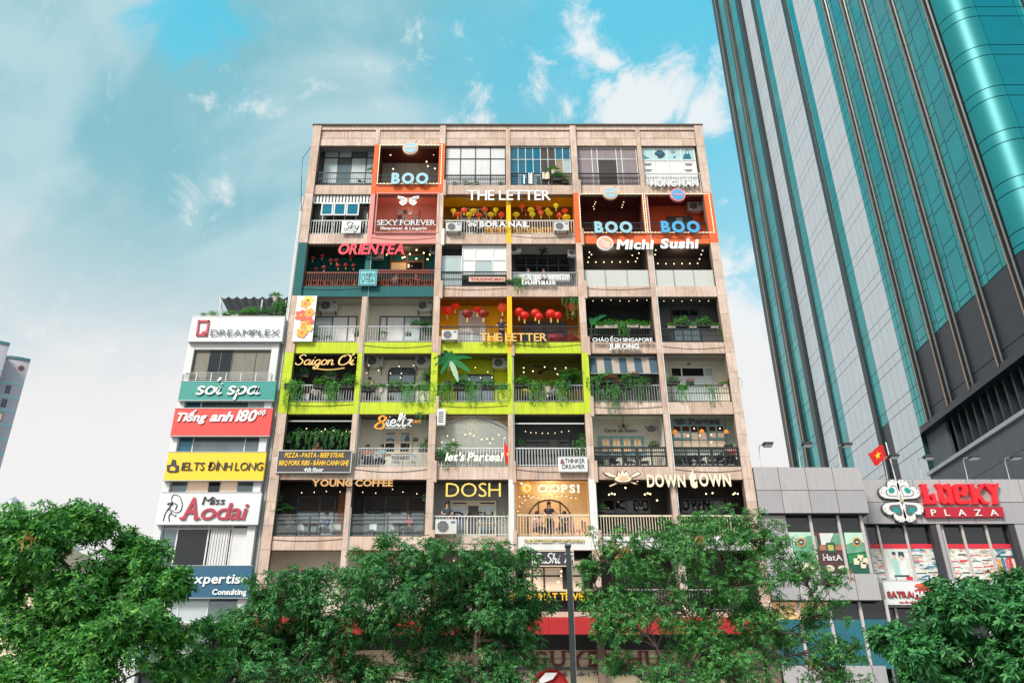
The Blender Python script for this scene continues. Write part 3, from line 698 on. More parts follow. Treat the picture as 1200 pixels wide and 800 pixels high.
# glass conservatory front of the storey-six arch
xa, xb = XI(2)+.25, XI(3)-.14; zb = ZR(6); zt = top_of(6)-.02
cons = MB(); arc = [(xa+(xb-xa)*k/16, zt-.62+.62*math.sin(math.pi*k/16)**.8) for k in range(17)]
cons.tube([(x, YF+.34, z) for x, z in arc], .04, 6); cons.tube([(x, YF+.30, z-.08) for x, z in arc], .03, 6)
cof = cons.obj('glass_arch_frame', gmetal, APT)
for k in range(4):
    seg = arc[4*k:4*k+5]; MB().prism([(seg[0][0]+.01, zb+.02)]+[(x, z-.1) for x, z in seg]+[(seg[-1][0]-.01, zb+.02)], YF+.36, YF+.38).obj('glass_panel', veil, cof)
# row 7
rail(7, 0, 'glassdark', 1.0); rail(7, 1, 'glassdark', 1.0); rail(7, 2, 'white', .95); rail(7, 3, 'cream', .98); rail(7, 4, 'cream', .95); rail(7, 5, 'cream', .95)
cwin('7', 190, 170, 425, 350, 7, 0, [.45, .75], [.62], dmetal, [greygl, dark, lightgl, dark], .07)
cwin('7', 505, 170, 790, 350, 7, 1, [.35, .72], [.62], dmetal, [greygl, dark, lightgl, dark], .07)
bx('door', wood, APT, CW('7', 385, 230, YF+1.6)[0], CW('7', 424, 230, YF+1.6)[0], YF+1.55, YF+1.62, ZR(7)+.02, ZR(7)+2.5)
cwin('7', 915, 190, 1122, 350, 7, 2, [.36, .64], [.55, .9], cream, [greygl, lightgl, dark, dgrey, dgrey, cream], .09)
arched('8', 115, 182, 318, 350, 7, 3, dmetal, amber, 0, full=True, mull=3, transom=.58)
q = MB(); Y7 = bay_yb(7, 3)-.05; X0, X1, Z0, Z1 = rect('8', 115, 182, 318, 350, Y7); cx_ = (X0+X1)/2; R_ = (X1-X0)/2
q.lathe([(R_*.5, Y7-.05), (R_*.5, Y7-.02), (R_*.45, Y7-.02), (R_*.45, Y7-.05), (R_*.5, Y7-.05)], (cx_, 0, Z1-R_), 20, ax='y', cap=False); q.obj('fanlight_bar', dmetal, APT)
cwin('8', 470, 180, 690, 350, 7, 4, 4, [.6], dmetal, [dark, darkgl], .08)
cwin('8', 840, 180, 1060, 350, 7, 5, 3, [.6], dmetal, [dark, darkgl], .08)
# row 8
cwin('7', 140, 505, 260, 640, 8, 0, 2, 1, cream, darkgl, .1)
for b in (0, 1, 2, 4, 5): rail(8, b, 'grey')
rail(8, 3, 'black', .85)
front = [('pane', 0)]
window(*[CW('S', 190, 300, YF+.5)[0], CW('S', 745, 300, YF+.5)[0]], ZR(8)+.9, ZR(8)+2.35, YF+.5, [.14, .34, .66, .72], [.5, .78], black,
       [amberpale, amberpale, dark, amberpale, amberpale, dark, amberpale, amberpale, dark, dark, dark, dark, amberpale, amberpale, amberpale], .07)
bx('sill_band', cream, APT, CW('S', 190, 490, YF+.3)[0], CW('S', 845, 490, YF+.3)[0], YF+.25, YF+.45, CW('S', 190, 503, YF+.3)[1], CW('S', 190, 482, YF+.3)[1])
# ground floor: shop front under the awning
gz = ZR(8)-BND
bx('storefront_wall', mat('shop_cladding', sr(206, 188, 156), .6, .06, 2), APT, XL+.5, XR-.5, YF+.55, YF+.65, 2.9, gz-.9)
bx('storefront_recess', dgrey, APT, XL+.5, XR-.5, YF+1.0, YF+1.1, 0, gz)
bx('storefront_soffit', dgrey, APT, XL+.5, XR-.5, YF+.4, YF+1.0, 5.05, 5.15)
for k in range(8):
    x = XL+1+2.7*k; window(x, x+2.3, .15, 2.75, YF+.6, 2, [.8], dmetal, darkgl, .07)
bx('dark_fascia', black, APT, XL+.5, XR-.5, YF-.04, YF+.0, gz-.16, gz-.02)
# drain pipes down the left edge
dp = MB()
for x, y in ((XL-.13, YF+.15), (XL-.25, YF+.3)): dp.tube([(x, y, 0), (x, y, ROOF-5), (x, y, ROOF-5.1)], .05, 6)
dp.obj('drain_pipe', wmetal, APT)
for r in range(2, 9):                                         # cables slung under the bands
    for b in range(6):
        if (r+b) % 2 == 0: continue
        x0, x1 = XI(b)+.1, XI(b+1)-.1; z = ZR(r)-.12-.06*((r*b) % 3)
        q = MB(); q.tube([(x0+(x1-x0)*k/8, YF-.02, z-.10*math.sin(math.pi*k/8)*(1+.5*(b % 2))) for k in range(9)], .012, 4); q.obj('cable', black, APT)
for i, z0, z1 in ((1, 14, 26), (3, 8, 21), (5, 11, 30), (5, 8, 12), (1, 8, 12)):
    q = MB(); q.tube([(XI(i)+.17, YF+.0, z0), (XI(i)+.17, YF+.0, z1)], .025, 6); q.obj('conduit', wmetal if i == 5 else gmetal, APT)
pc = MB(); pc.tube([(XL-.05, YF+.1, ROOF-1.5), (XL-.45, YF+.1, ROOF-2.3), (XL-.35, YF+.1, ROOF-4), (XL-.15, YF+.1, ROOF-6)], .02, 5); pc.obj('cable', black, APT)
# red awning over the ground floor
AW = thing('shop_awning', 'long red fabric awning over the ground floor of the apartment block', 'awning', ((XL+XR)/2, YF-.1, gz-.2))
redfab = mat('red_fabric', sr(176, 26, 32), .7, .06, 2)
za = CW('Z', 620, 722, YF-.2)[1]; zb_ = CW('Z', 620, 738, YF-1.4)[1]
n = 9; 
for k in range(n):
    xa = XL+.3+(XR-XL-.6)*k/n; xb = XL+.3+(XR-XL-.6)*(k+1)/n
    q = MB(); v = [(xa+.004, YF-.06, za), (xb-.004, YF-.06, za), (xb-.004, YF-1.3, zb_+.25), (xa+.004, YF-1.3, zb_+.25), (xb-.004, YF-1.3, zb_-.15), (xa+.004, YF-1.3, zb_-.15)]
    q.v = v+[(x, y+.02, z+.0) for x, y, z in v]; q.f = [(0, 3, 2, 1), (3, 5, 4, 2), (6, 7, 8, 9), (9, 8, 10, 11)]; q.mi = [0]*4; q.obj('awning_panel', redfab, AW)

# ================================================================== narrow office building on the left
YL = 37.45
NB = thing('office_building', 'narrow white office building stacked with shop signs, left of the apartment block', 'building', (-14, YL, 0))
nwhite = mat('office_white', (.72, .71, .71), .6, .04, 1, streak=.25, scol=(.58, .57, .56))
xl, xr = W(222, 372, YL)[0], W(334, 372, YL)[0]; xr = min(xr, XL-.32)
zt = W(270, 400, YL)[1]
bx('wall', nwhite, NB, xl+.35, xr-.02, YL+1.4, YL+12, 0, zt+.8)
for x0, x1 in ((xl+.15, xl+.5), (xr-.36, xr)): bx('corner_pillar', nwhite, NB, x0, x1, YL+.1, YL+1.6, 0, zt)
bx('roof', nwhite, NB, xl+.1, xr, YL+.12, YL+12, zt+.85, zt+1.0)
def nrect(k, a, b, c, d): return rect(k, a, b, c, d, YL+.3)
def nwin(k, y0, y1, cols, rows, pm, fm=wmetal, fw=.05):
    Z1 = CW(k, 0, y0, YL+.3)[1]; Z0 = CW(k, 0, y1, YL+.3)[1]
    return window(xl+.5, xr-.38, Z0, Z1, YL+.3, cols, rows, fm, pm, fw, parent=NB)
bx('fascia', nwhite, NB, xl+.5, xr-.37, YL+.12, YL+.5, CW('A', 0, 346, YL+.12)[1], CW('A', 0, 300, YL+.12)[1])
nwin('A', 348, 540, [.2, .35, .5, .8], 1, [beigecur, darkgl, darkgl, beigecur, beigecur], dmetal, .03)
nwin('A', 640, 700, [.2, .8], 1, [bluegl, greygl, lightgl])
nwin('B', 62, 140, [.18, .82], 1, [bluegl, greygl, greygl])
nwin('B', 250, 305, [.2, .45, .6, .8], 1, [greygl, amberpale, darkgl, amberpale, greygl])
nwin('B', 430, 605, [.18, .82], [.88], [greygl, lightgl, darkgl, lightgl, curtain, greygl], wmetal, .06)
nwin('B', 728, 830, 3, 1, [lightgl, lightgl, greygl])
for k in range(14):
    x = xl+2.75+.062*k; bx('curtain_fold', curtain, NB, x, x+.05, YL+.20+.03*(k % 2), YL+.26+.03*(k % 2), CW('B', 0, 603, YL+.3)[1], CW('B', 0, 455, YL+.3)[1])
bx('window_post', wmetal, NB, xl+2.6, xl+2.66, YL+.22, YL+.27, CW('B', 0, 605, YL+.3)[1], CW('B', 0, 430, YL+.3)[1])
bx('shop_window', darkgl, NB, xl+.5, xr-.4, YL+.5, YL+.55, .2, 5.2)
# little balcony railing
q = MB(); zr0 = CW('A', 0, 532, YL)[1]; zr1 = CW('A', 0, 482, YL)[1]
for k in range(7): x = xl+.15+(xr-xl-.35)*k/6; q.box(x-.02, x+.02, YL+.0, YL+.04, zr0-.02, zr1)
for k in range(5): zz = zr0+(zr1-zr0)*k/4; q.box(xl+.13, xr-.2, YL+.005, YL+.03, zz-.012, zz+.012)
q.obj('balcony_railing', gmetal, NB)
# scalloped roof shade
canv = mat('grey_canvas', sr(92, 92, 98), .8, .1, 3); q = MB(); n = 64
xs0, xs1 = CW('A', 445, 60, YL+2)[0], CW('A', 840, 60, YL+2)[0]; z0 = CW('A', 500, 60, YL+2)[1]; sw_ = 8
for k in range(n+1):
    u = k/n; s_ = abs(math.sin(math.pi*sw_*u)); z = z0+.12-.16*s_
    x = xs0+(xs1-xs0)*u; x2 = x+.5*(1-u)
    q.v += [(x, YL+2-.2, z+.05), (x2+.3, YL+5.5, z-.55), (x, YL+2-.2, z+.02), (x2+.3, YL+5.5, z-.58)]
for k in range(n):
    a = 4*k; q.f += [(a, a+1, a+5, a+4), (a+2, a+6, a+7, a+3), (a, a+4, a+6, a+2)]; q.mi += [0]*3
# front valance that hangs down behind the edge
sh = thing('terrace_canopy', 'scalloped grey canvas shade over the roof terrace of the narrow office building', 'canopy', ((xs0+xs1)/2, YL+3, zt+1))
for k in range(sw_):
    q2 = MB(); m_ = 8
    for j in range(m_+1):
        u = (k+j/m_)/sw_; s_ = abs(math.sin(math.pi*sw_*u)); z = z0+.14-.15*s_; x = xs0+(xs1-xs0)*u
        zl = z-.85+.2*(1-u)
        q2.v += [(x, YL+1.8, z), (x+.25*(1-u)+.1, YL+2.5+.0*s_, zl), (x, YL+1.83, z), (x+.25*(1-u)+.1, YL+2.53, zl)]
    for j in range(m_):
        a = 4*j; q2.f += [(a, a+4, a+5, a+1), (a+2, a+3, a+7, a+6), (a, a+2, a+6, a+4), (a+1, a+5, a+7, a+3)]; q2.mi += [0]*4
    q2.obj('canvas_strip', canv, sh, (0, 0, 0))
q2 = MB()
for x in (xs0+.05, xs0+2.3, xs1-.1): q2.tube([(x, YL+1.9, zt+.9), (x, YL+1.9, z0+.0)], .04, 6)
q2.tube([(xs0-.05, YL+1.9, z0+.2), (xs0+.5, YL+2.6, zt+1.0)], .05, 6); q2.obj('frame', wmetal, sh)
# ================================================================== glass tower on the right
XT = 34.0
TW = thing('office_tower', 'tall teal glass and pale stone office tower with dark fins on the right', 'skyscraper', (XT+20, 66, 0))
tglass = mat('tower_glass', (.002, .25, .262), .06, .2, .35, metal=.35, coat=.35, bump=.35)
tglass2 = mat('tower_glass_pale', (.012, .29, .30), .10, .2, .35, metal=.35, coat=.4)
tglass3 = mat('tower_glass_deep', (.004, .24, .26), .05, .10, .3, metal=.6, coat=.6)
tstone = mat('tower_stone', sr(186, 192, 198), .6, .05, .4, streak=.25, scol=sr(146, 152, 160))
tcurv = mat('tower_glass_curved', (.004, .20, .215), .42, .10, .25, metal=.25)
tdark = mat('tower_dark_panel', sr(34, 37, 44), .35, .12, 1.2, streak=.3)
tlou = mat('tower_louvre', sr(44, 50, 54), .5, .15, 1.2)
tgrey = mat('tower_grey_wall', sr(78, 82, 88), .6, .08, .8, streak=.3)
tfin = mat('tower_fin', sr(178, 178, 176), .35, .06, 1, metal=.3); tfing = mat('tower_fin_dark', sr(32, 40, 44), .4, .1, 1); tfinw = mat('tower_fin_bronze', sr(150, 122, 104), .45, .06, 1)
mull = mat('tower_mullion', sr(24, 60, 66), .5, 0)
def TY(px): return WX(px, 0, XT)[0]
ZT = 132.0; ZTOP = 51.6; SH = 3.85; ZG = 30.9; ZB = 25.1
lev = [ZTOP+SH*k for k in range(-10, 22)]
yfar = TY(838); ynear = 45.7; RC = 1.85
bx('core', tdark, TW, XT+1.1, XT+45, ynear-RC+1.1, yfar-.3, 0, ZT)
bx('roof', tdark, TW, XT, XT+45, ynear-RC, yfar, ZT, ZT+1)
def panel_strip(name, m, ya, yb, x=XT, jt=.035, zmin=10, cap=ZT, th=.3, split=True, fn=None):
    """cladding on the side face, one piece per storey course between the double joints"""
    for k, z in enumerate([10+0*ZB]+[l for l in lev if l > zmin]):
        pass
def in_view(y, z):
    d = Vector((XT, y, z-EYE)); dep = d.y*CP+d.z*SP
    px = PX0+F_PX*d.x/dep; py = 400-F_PX*(-d.y*SP+d.z*CP)/dep
    return -30 < px < 1240 and -50 < py < 590
def course(name, pick, ya, yb, zlo, zhi, x=XT, th=.12, jt=.03, splits=(0.,)):
    zs = [(z-SH+.0, z-.95) for z in lev] + [(z-.95, z) for z in lev]
    for a, b in zs:
        a2, b2 = max(a, zlo), min(b, zhi)
        if b2-a2 < .1: continue
        if not (in_view(ya, a2) or in_view(yb, a2) or in_view(ya, b2) or in_view(yb, b2)): continue
        m = pick(a2, b-a > 2)
        bx(name, m, TW, x, x+th, ya+jt, yb-jt, a2+jt, b2-jt)
bx('stone_backing', mull, TW, XT+.06, XT+.5, TY(953), yfar, 10, ZT)
tr = random.Random(11)
def pale_pick(z, big): return tglass2 if tr.random() < .35 else tglass
P = lambda *a: None
course('glass_pane', pale_pick, TY(850), TY(841), 12, ZT)          # (far edge strips)
course('glass_pane', pale_pick, TY(864), TY(853.5), 12, ZT)
course('stone_panel', lambda z, b_: tstone, TY(880), TY(868), 12, ZT)
course('glass_pane', lambda z, b_: tglass if z > 22 else tdark, TY(890), TY(883), 12, ZT, x=XT+.05)
course('stone_panel', lambda z, b_: tstone, TY(916), TY(890), 12, ZT)
course('glass_pane', lambda z, b_: tglass if z > 27 else tdark, TY(928), TY(920), 12, ZT, x=XT+.05)
course('stone_panel', lambda z, b_: tstone, TY(953), TY(928), 12, ZT)
# thin vertical joints of the stone panels and the mullions
vj = MB()
for a, b in ((868, 880), (890, 916), (928, 953)):
    y0, y1 = TY(b), TY(a); n = max(2, int((y1-y0)/1.05))
    for k in range(1, n): y = y0+(y1-y0)*k/n; vj.box(XT-.004, XT+.01, y-.014, y+.014, 12, ZT)
vj.obj('vertical_joints', mat('joint_grey', sr(120, 126, 134), .8), TW)
fins = MB()
for a, b, d in ((836.5, 840.5, .35), (850.3, 853.3, .35), (864.2, 867.8, .4), (880.2, 882.8, .12), (916.3, 919.7, .15)):
    fins.box(XT-d, XT+.2, TY(b), TY(a), 12, ZT)
fins.obj('pilaster', tfing, TW)
fb = MB()
for a in (853.3, 867.8, 840.5): fb.box(XT-.39, XT-.36, TY(a)+.1, TY(a)+.3, 12, ZT)
fb.obj('pilaster_edge', tfinw, TW)
# projecting glazed bay with fins
XG = XT-.0
fy = [TY(966.5), TY(988.5), TY(1012), TY(1045), TY(1085)]
y62 = TY(953.5)
edges = [y62] + fy
bx('bay_backing', mull, TW, XG+.1, XG+.6, ynear, y62-.02, ZB, ZT)
mg = MB()
for i in range(5):
    ya, yb = edges[i+1]+.28, edges[i]-(.28 if i else .02)
    wd = yb-ya
    for lo, hi in (((0, .24), (.24, .76), (.76, 1)) if i else ((0, .33), (.33, .66), (.66, 1))):
        y0, y1 = ya+wd*lo, ya+wd*hi
        if lo == .24 or i == 0:
            if i == 0 and lo > 0: mg.box(XG-.012, XG+.03, y0-.03, y0+.03, ZG-5.5 if i == 0 else ZG, ZT)
        for a, b in ([(z-SH, z-.95) for z in lev]+[(z-.95, z) for z in lev]):
            lo_z = ZB if i == 0 else ZG
            a2 = max(a, lo_z)
            if b-a2 < .1 or b > ZT or not (in_view(y0, a2) or in_view(y1, b)): continue
            if lo == .24:
                bx('glass_pane', tglass if tr.random() < .7 else tglass3, TW, XG, XG+.1, y0+.03, y1-.03, a2+.03, b-.03)
            else:
                # narrow side lights have their joints at other heights
                mg.cur = 1; off = SH*.36 if lo == 0 else SH*.6
                mg.cur = 0
    if i:
        for lo, hi in ((0, .24), (.76, 1)):
            y0, y1 = ya+wd*lo, ya+wd*hi; off = .9 if lo == 0 else 2.2
            for z in lev:
                for a, b in ((z-SH+off, z-SH+off+1.0), (z-SH+off+1.0, z+off)):
                    a2, b2 = max(a, ZG), min(b, ZT)
                    if b2-a2 < .1 or not (in_view(y0, a2) or in_view(y1, b2)): continue
                    S_ = MB() if False else None
                    mg.box(XG-.01, XG+.02, y0, y1, b2-.03, b2+.03)
            mg.box(XG-.012, XG+.03, (y1 if lo == 0 else y0)-.035, (y1 if lo == 0 else y0)+.035, ZG, ZT)
            bx('side_light', tglass, TW, XG, XG+.1, y0+.01, y1-.01, ZG, ZT)
    else:
        for z in lev:
            for a in (z, z-.95, z-2.1):
                if a > ZB and in_view(ya, a): mg.box(XG-.01, XG+.02, ya, yb, a-.025, a+.025)
        bx('side_light', tglass2, TW, XG, XG+.1, ya, yb, ZB+.1, ZT)
mg.obj('mullions', mull, TW)
for i in range(1, 5):
    ya, yb = edges[i+1 if i < 4 else 5]+.28, edges[i]-.28
    bx('dark_panel', tdark, TW, XG+.02, XG+.12, ya, yb, ZB+.9, ZG-.04); bx('dark_panel', tdark, TW, XG+.02, XG+.12, ya, yb, ZB+.02, ZB+.84)
for i, y in enumerate(fy):
    z0 = ZB-.15
    MB().tube([(XG-.10, y-.17, z0), (XG-.10, y-.17, ZT)], .085, 10).obj('fin_tube', tfin, TW, smooth=True)
    MB().box(XG-.36, XG-.004, y-.05, y+.08, z0, ZT).obj('fin_core', tfing, TW)
    MB().box(XG-.385, XG-.363, y-.05, y+.07, z0, ZT).obj('fin_edge', tfinw, TW)
    bx('fin_collar', tfing, TW, XG-.03, XG+.0, y-.3, y+.28, ZB, ZT)
# rounded corner and front face
def quarter(r, x, y, z0, z1, name, m, n=14, th=.1, a0=0):
    q = MB(); pts = [(x-r*math.cos(math.pi/2*k/n), y-r*math.sin(math.pi/2*k/n)) for k in range(n+1)]; pin = [(x-(r-th)*math.cos(math.pi/2*k/n), y-(r-th)*math.sin(math.pi/2*k/n)) for k in range(n+1)]
    for (a, b), (c, d) in zip(pts, pin): q.v += [(a, b, z0), (a, b, z1), (c, d, z0), (c, d, z1)]
    for k in range(n): i = 4*k; q.f += [(i, i+4, i+5, i+1), (i, i+2, i+6, i+4), (i+1, i+5, i+7, i+3)]; q.mi += [0]*3
    return q.obj(name, m, TW, smooth=False)
cx_, cy_ = XT+RC, ynear
for z in lev:
    if z < ZG: continue
    if z > 62: break
    for a, b in ((z-SH, z-.95), (z-.95, z)):
        if b < ZG+.1: continue
        o = quarter(RC, cx_, cy_, max(a, ZG)+.035, b-.035, 'curved_pane', tcurv)
        for p in o.data.polygons: p.use_smooth = True
        o.data.set_sharp_from_angle(angle=math.radians(40))
quarter(RC-.06, cx_, cy_, ZG-6, 70, 'curved_backing', mull)
quarter(RC, cx_, cy_, ZB+.9, ZG-.04, 'curved_dark_panel', tdark)
bx('front_backing', mull, TW, cx_, cx_+18, cy_-RC+.06, cy_-RC+.5, 0, 75)
for z in lev:
    if z < ZG or z > 62: continue
    for a, b in ((z-SH, z-.95), (z-.95, z)):
        if b < ZG+.1: continue
        for x0, x1 in ((cx_, cx_+2.95), (cx_+2.95, cx_+3.6), (cx_+4.3, cx_+8)):
            bx('glass_pane', tglass3 if x0 == cx_ else tglass, TW, x0+.03, x1-.03, cy_-RC, cy_-RC+.1, max(a, ZG)+.035, b-.035)
for x in (cx_+3.95, cx_+8.3):
    MB().tube([(x, cy_-RC-.22, ZB), (x, cy_-RC-.22, 75)], .16, 10).obj('fin_tube', tfin, TW, smooth=True); bx('fin_core', tfing, TW, x-.32, x-.08, cy_-RC-.3, cy_-RC-.004, ZB, 75); bx('fin_edge', tfinw, TW, x+.16, x+.26, cy_-RC-.32, cy_-RC-.004, ZB, 75)
# underside of the bay, louvres, lower parapet wall
q = MB(); n = 10; lipx = XG-.32
pts = [(XG+3.5, y62+.35)] + [(XG+.9-1.22*math.sin(math.pi/2*k/n), y62-.9+1.25*math.cos(math.pi/2*k/n)) for k in range(n+1)] + [(lipx, ynear), (XG+3.5, ynear-RC-.3)]
i0 = len(q.v)
for zz in (ZB-.55, ZB-.02):
    for x, y in pts: q.v.append((x, y, zz))
m_ = len(pts); q.f = [tuple(range(m_)), tuple(range(2*m_-1, m_-1, -1))]+[(k, k+m_, (k+1) % m_+m_, (k+1) % m_) for k in range(m_)]; q.mi = [0]*len(q.f)
q.obj('bay_soffit', tdark, TW)
ZP = 21.2
bx('grey_pier', tgrey, TW, XT+.35, XT+.6, y62-3.2, y62-.1, 12, ZB-.5)
lv = MB(); lv.box(XT+.9, XT+1.0, ynear-RC, y62-3.2, 12, ZB-.5); lv.obj('louvre_backing', tdark, TW)
lv = MB(); n = 15
for k in range(n): y = ynear-RC+(y62-3.4-ynear+RC)*(k+.3)/n; lv.box(XT+.45, XT+.9, y, y+.18, 12, ZB-.5)
lv.obj('louvre_fins', tlou, TW)
AN = thing('annex_wall', 'dark grey panelled annex wall with a pale coping below the glass tower', 'wall', (XT-.6, 52, 0))
yA = WX(1090, 558, XT-.6)[0]
k = 0
for zi in range(5):
    for yi in range(6):
        y1 = yA-3.3*yi; y0 = max(y1-3.3, 40.6); z1 = ZP-.25-1.9*zi
        if y1 < 40.7: continue
        bx('wall_panel', tgrey, AN, XT-.6, XT-.3, y0+.015, y1-.015, z1-1.9+.015, z1-.015)
bx('wall_core', tdark, AN, XT-.5, XT+.3, 40.6, yA, 0, ZP-.26); bx('coping', mat('pale_coping', sr(150, 152, 158), .6), AN, XT-.8, XT-.2, 40.6, yA, ZP-.25, ZP+.02)

# ================================================================== shopping plaza (frontal, two volumes)
YP1, YP2 = 37.5, 39.1
PZ = thing('shopping_plaza', 'low grey panelled shopping centre with poster windows right of the apartment block', 'building', (24, YP2, 0))
pgrey = mat('plaza_panel', sr(178, 173, 174), .55, .05, .7, streak=.25, scol=sr(134, 130, 134)); pgrey2 = mat('plaza_panel_two', sr(168, 163, 166), .55, .05, .7, streak=.25, scol=sr(130, 126, 130)); pjoint = mat('plaza_joint', sr(60, 58, 62), .8)
def PR(x0, y0, x1, y1, Y=None): return rect('Z', x0, y0, x1, y1, Y or YP1)
xA = XR+.02; xB = W(1008, 547, YP1)[0]; xC = 33.4
zt1 = W(947, 547, YP1)[1]; z_a = W(947, 601, YP1)[1]; z_b = W(947, 671, YP1)[1]; z_c = W(990, 703, YP1)[1]; z_d = W(990, 779, YP1)[1]
zt2 = W(1100, 561, YP2)[1]; z2a = W(1100, 613.5, YP2)[1]; z2b = W(1100, 681, YP2)[1]; z2c = W(1050, 708, YP2)[1]
bx('core', pjoint, PZ, xA, xB-.1, YP1+1.4, YP1+14, 0, zt1-.3); bx('core', pjoint, PZ, xB-.1, xC, YP2+.6, YP2+12, 0, zt2-.3)
bx('roof', pgrey, PZ, xA, xB, YP1+.3, YP1+12, zt1-.3, zt1-.15); bx('roof', pgrey, PZ, xB+.01, xC, YP2+.3, YP2+12, zt2-.3, zt2-.15)
pr_ = random.Random(5)
def clad(x0, x1, zs, y, pw, x_off=0.0, nm='cladding_panel', joint=.014, back=.25):
    bx('panel_backing', pjoint, PZ, x0+.01, x1-.01, y+.03, y+back, min(zs), max(zs))
    xs = [x0]; x = x0+x_off if x_off else x0+pw
    while x < x1-.15: xs.append(x); x += pw
    xs.append(x1)
    for za, zb in zip(zs[:-1], zs[1:]):
        for a, b in zip(xs[:-1], xs[1:]): bx(nm, pr_.choice((pgrey, pgrey, pgrey2)), PZ, a+joint, b-joint, y+pr_.random()*.006, y+.04, min(za, zb)+joint, max(za, zb)-joint)
clad(xA, xB, [z_a, (zt1+z_a)/2-.02, zt1], YP1, 1.27, W(911, 547, YP1)[0]-xA, back=1.4)
clad(xA, xA+1.15, [z_b, (z_a+z_b)/2, z_a-.02], YP1+.25, 1.3)
clad(xA, W(1030, 685, YP1)[0], [z_c, z_b-.02], YP1-.0, 1.27, back=1.4)
clad(xA, W(1040, 790, YP1)[0], [z_d-3.6, z_d-1.8, z_d], YP1-.0, 1.27, back=.5)
bx('panel_edge', pgrey2, PZ, xB-.03, xB, YP1+.04, YP2-.01, z_a, zt1-.01)
clad(xB+.02, xC, [z2a, (zt2+z2a)/2-.05, zt2], YP2, 1.29, .55)
# posters and windows of the first volume
trans = {}
pglass = darkgl
pgreen = mat('poster_field_green', sr(104, 160, 128), .35, .45, 2.2); pdgreen = mat('poster_dark_green', sr(34, 92, 74), .35, .3, 2.2); pbrown = mat('poster_brown', sr(86, 56, 56), .35, .12, 2); pmint = mat('poster_mint', sr(190, 220, 200), .35, .15, 2.5)
pcream = mat('poster_cream', sr(232, 218, 190), .4, .2, 5); pred = mat('poster_red', sr(214, 44, 62), .4, .06, 2); pwhite = mat('poster_pale', sr(216, 218, 212), .4, .2, 4); psky = mat('poster_shelf_blue', sr(52, 128, 150), .4, .4, 5); porange = mat('poster_orange', sr(226, 150, 60), .4, .1); pink2 = mat('poster_pink', sr(214, 90, 110), .4, .2, 5)
YW = YP1+.45
wpost = mat('plaza_window_post', sr(196, 186, 184), .5, .04)
def strip_at(k, x0, y0, x1, y1, Y, m, nm, parent, d=.03):    # quad following the two image columns, built upright
    X0, X1, Z0, Z1 = rect(k, x0, y0, x1, y1, Y); return bx(nm, m, parent, X0, X1, Y, Y+d, Z0, Z1)
wx = [W(px, 625, YW)[0] for px in (921, 951.5, 984.5, 1011.5)]
zmid = W(960, 623, YW)[1]; zlow = W(960, 671, YW)[1]; ztopw = z_a+.1
PWN = MB()
for x in wx: PWN.box(x-.06, x+.06, YW-.1, YW+.05, zlow-.1, ztopw)
PWF = PWN.obj('window_posts', wpost, PZ)
wins = []
for i in range(3):
    bx('pane', (darkgl, darkgl, darkgl)[i], PWF, wx[i]+.06, wx[i+1]-.06, YW, YW+.03, zmid, ztopw)
    m = (pmint, pbrown, pdgreen)[i]; po = bx('window_poster', m, PZ, wx[i]+.06, wx[i+1]-.06, YW-.012, YW+.02, zlow-.1, zmid-.01); wins.append(po)
def shape_on(k, pts, Y, m, nm, parent, d=.012):
    return MB().prism([CW(k, *p, Y) for p in pts], Y-d, Y).obj(nm, m, parent)
def tcirc(cx, cy, rx, ry, n=18): return [(cx+rx*math.cos(2*math.pi*k/n), cy+ry*math.sin(2*math.pi*k/n)) for k in range(n)]
YQ = YW-.016
shape_on('T', [(440, 275), (575, 275), (535, 380), (460, 385)], YQ, pwhite, 'printed_sky', PZ); shape_on('T', [(580, 275), (660, 275), (685, 385), (540, 380)], YQ, pgreen, 'printed_tea_hill', PZ)
shape_on('T', [(440, 388), (688, 388), (692, 432), (447, 436)], YQ, mat('poster_tan', sr(176, 110, 90), .5, .15), 'printed_stripe', PZ)
shape_on('T', [(500, 365), (583, 362), (598, 458), (512, 460)], YQ-.013, pdgreen, 'printed_picture', PZ); shape_on('T', [(518, 385), (570, 385), (578, 435), (526, 438)], YQ-.026, mat('poster_gold', sr(190, 180, 90), .5, .3, 6), 'printed_view', PZ)
shape_on('T', tcirc(535, 608, 48, 34), YQ, pcream, 'printed_rice_bowl', PZ); shape_on('T', tcirc(655, 605, 48, 34), YQ, pdgreen, 'printed_bowl', PZ); shape_on('T', tcirc(655, 600, 36, 22), YQ-.013, pcream, 'printed_soup', PZ)
shape_on('T', [(672, 270), (858, 270), (885, 375), (790, 345), (690, 385)], YQ, pmint, 'printed_sky', PZ); shape_on('T', [(690, 388), (790, 350), (888, 380), (900, 440), (700, 470)], YQ-.003, pgreen, 'printed_hill', PZ)
shape_on('T', [(710, 480), (800, 455), (905, 470), (915, 540), (722, 560)], YQ, mat('poster_leaf', sr(30, 130, 70), .4, .4, 6), 'printed_leaves', PZ)
for tc in ((270, 358), (793, 355)):
    shape_on('T', tcirc(*tc, 40, 42), YQ-.014, porange, 'printed_ring', PZ); shape_on('T', tcirc(*tc, 28, 29), YQ-.028, pdk, 'printed_badge', PZ); shape_on('T', [(tc[0]-16, tc[1]+6), (tc[0]-6, tc[1]-6), (tc[0]+8, tc[1]-4), (tc[0]+18, tc[1]+5), (tc[0], tc[1]+8)], YQ-.034, posterw, 'printed_emblem', PZ)
for tx, ty, s in ((790, 540, 30), (825, 505, 28), (870, 535, 30), (855, 575, 28)): shape_on('T', [(tx-s, ty-s), (tx+s, ty-s+4), (tx+s*.8, ty+s), (tx-s*.8, ty+s)], YQ-.02, pcream, 'printed_cup', PZ)
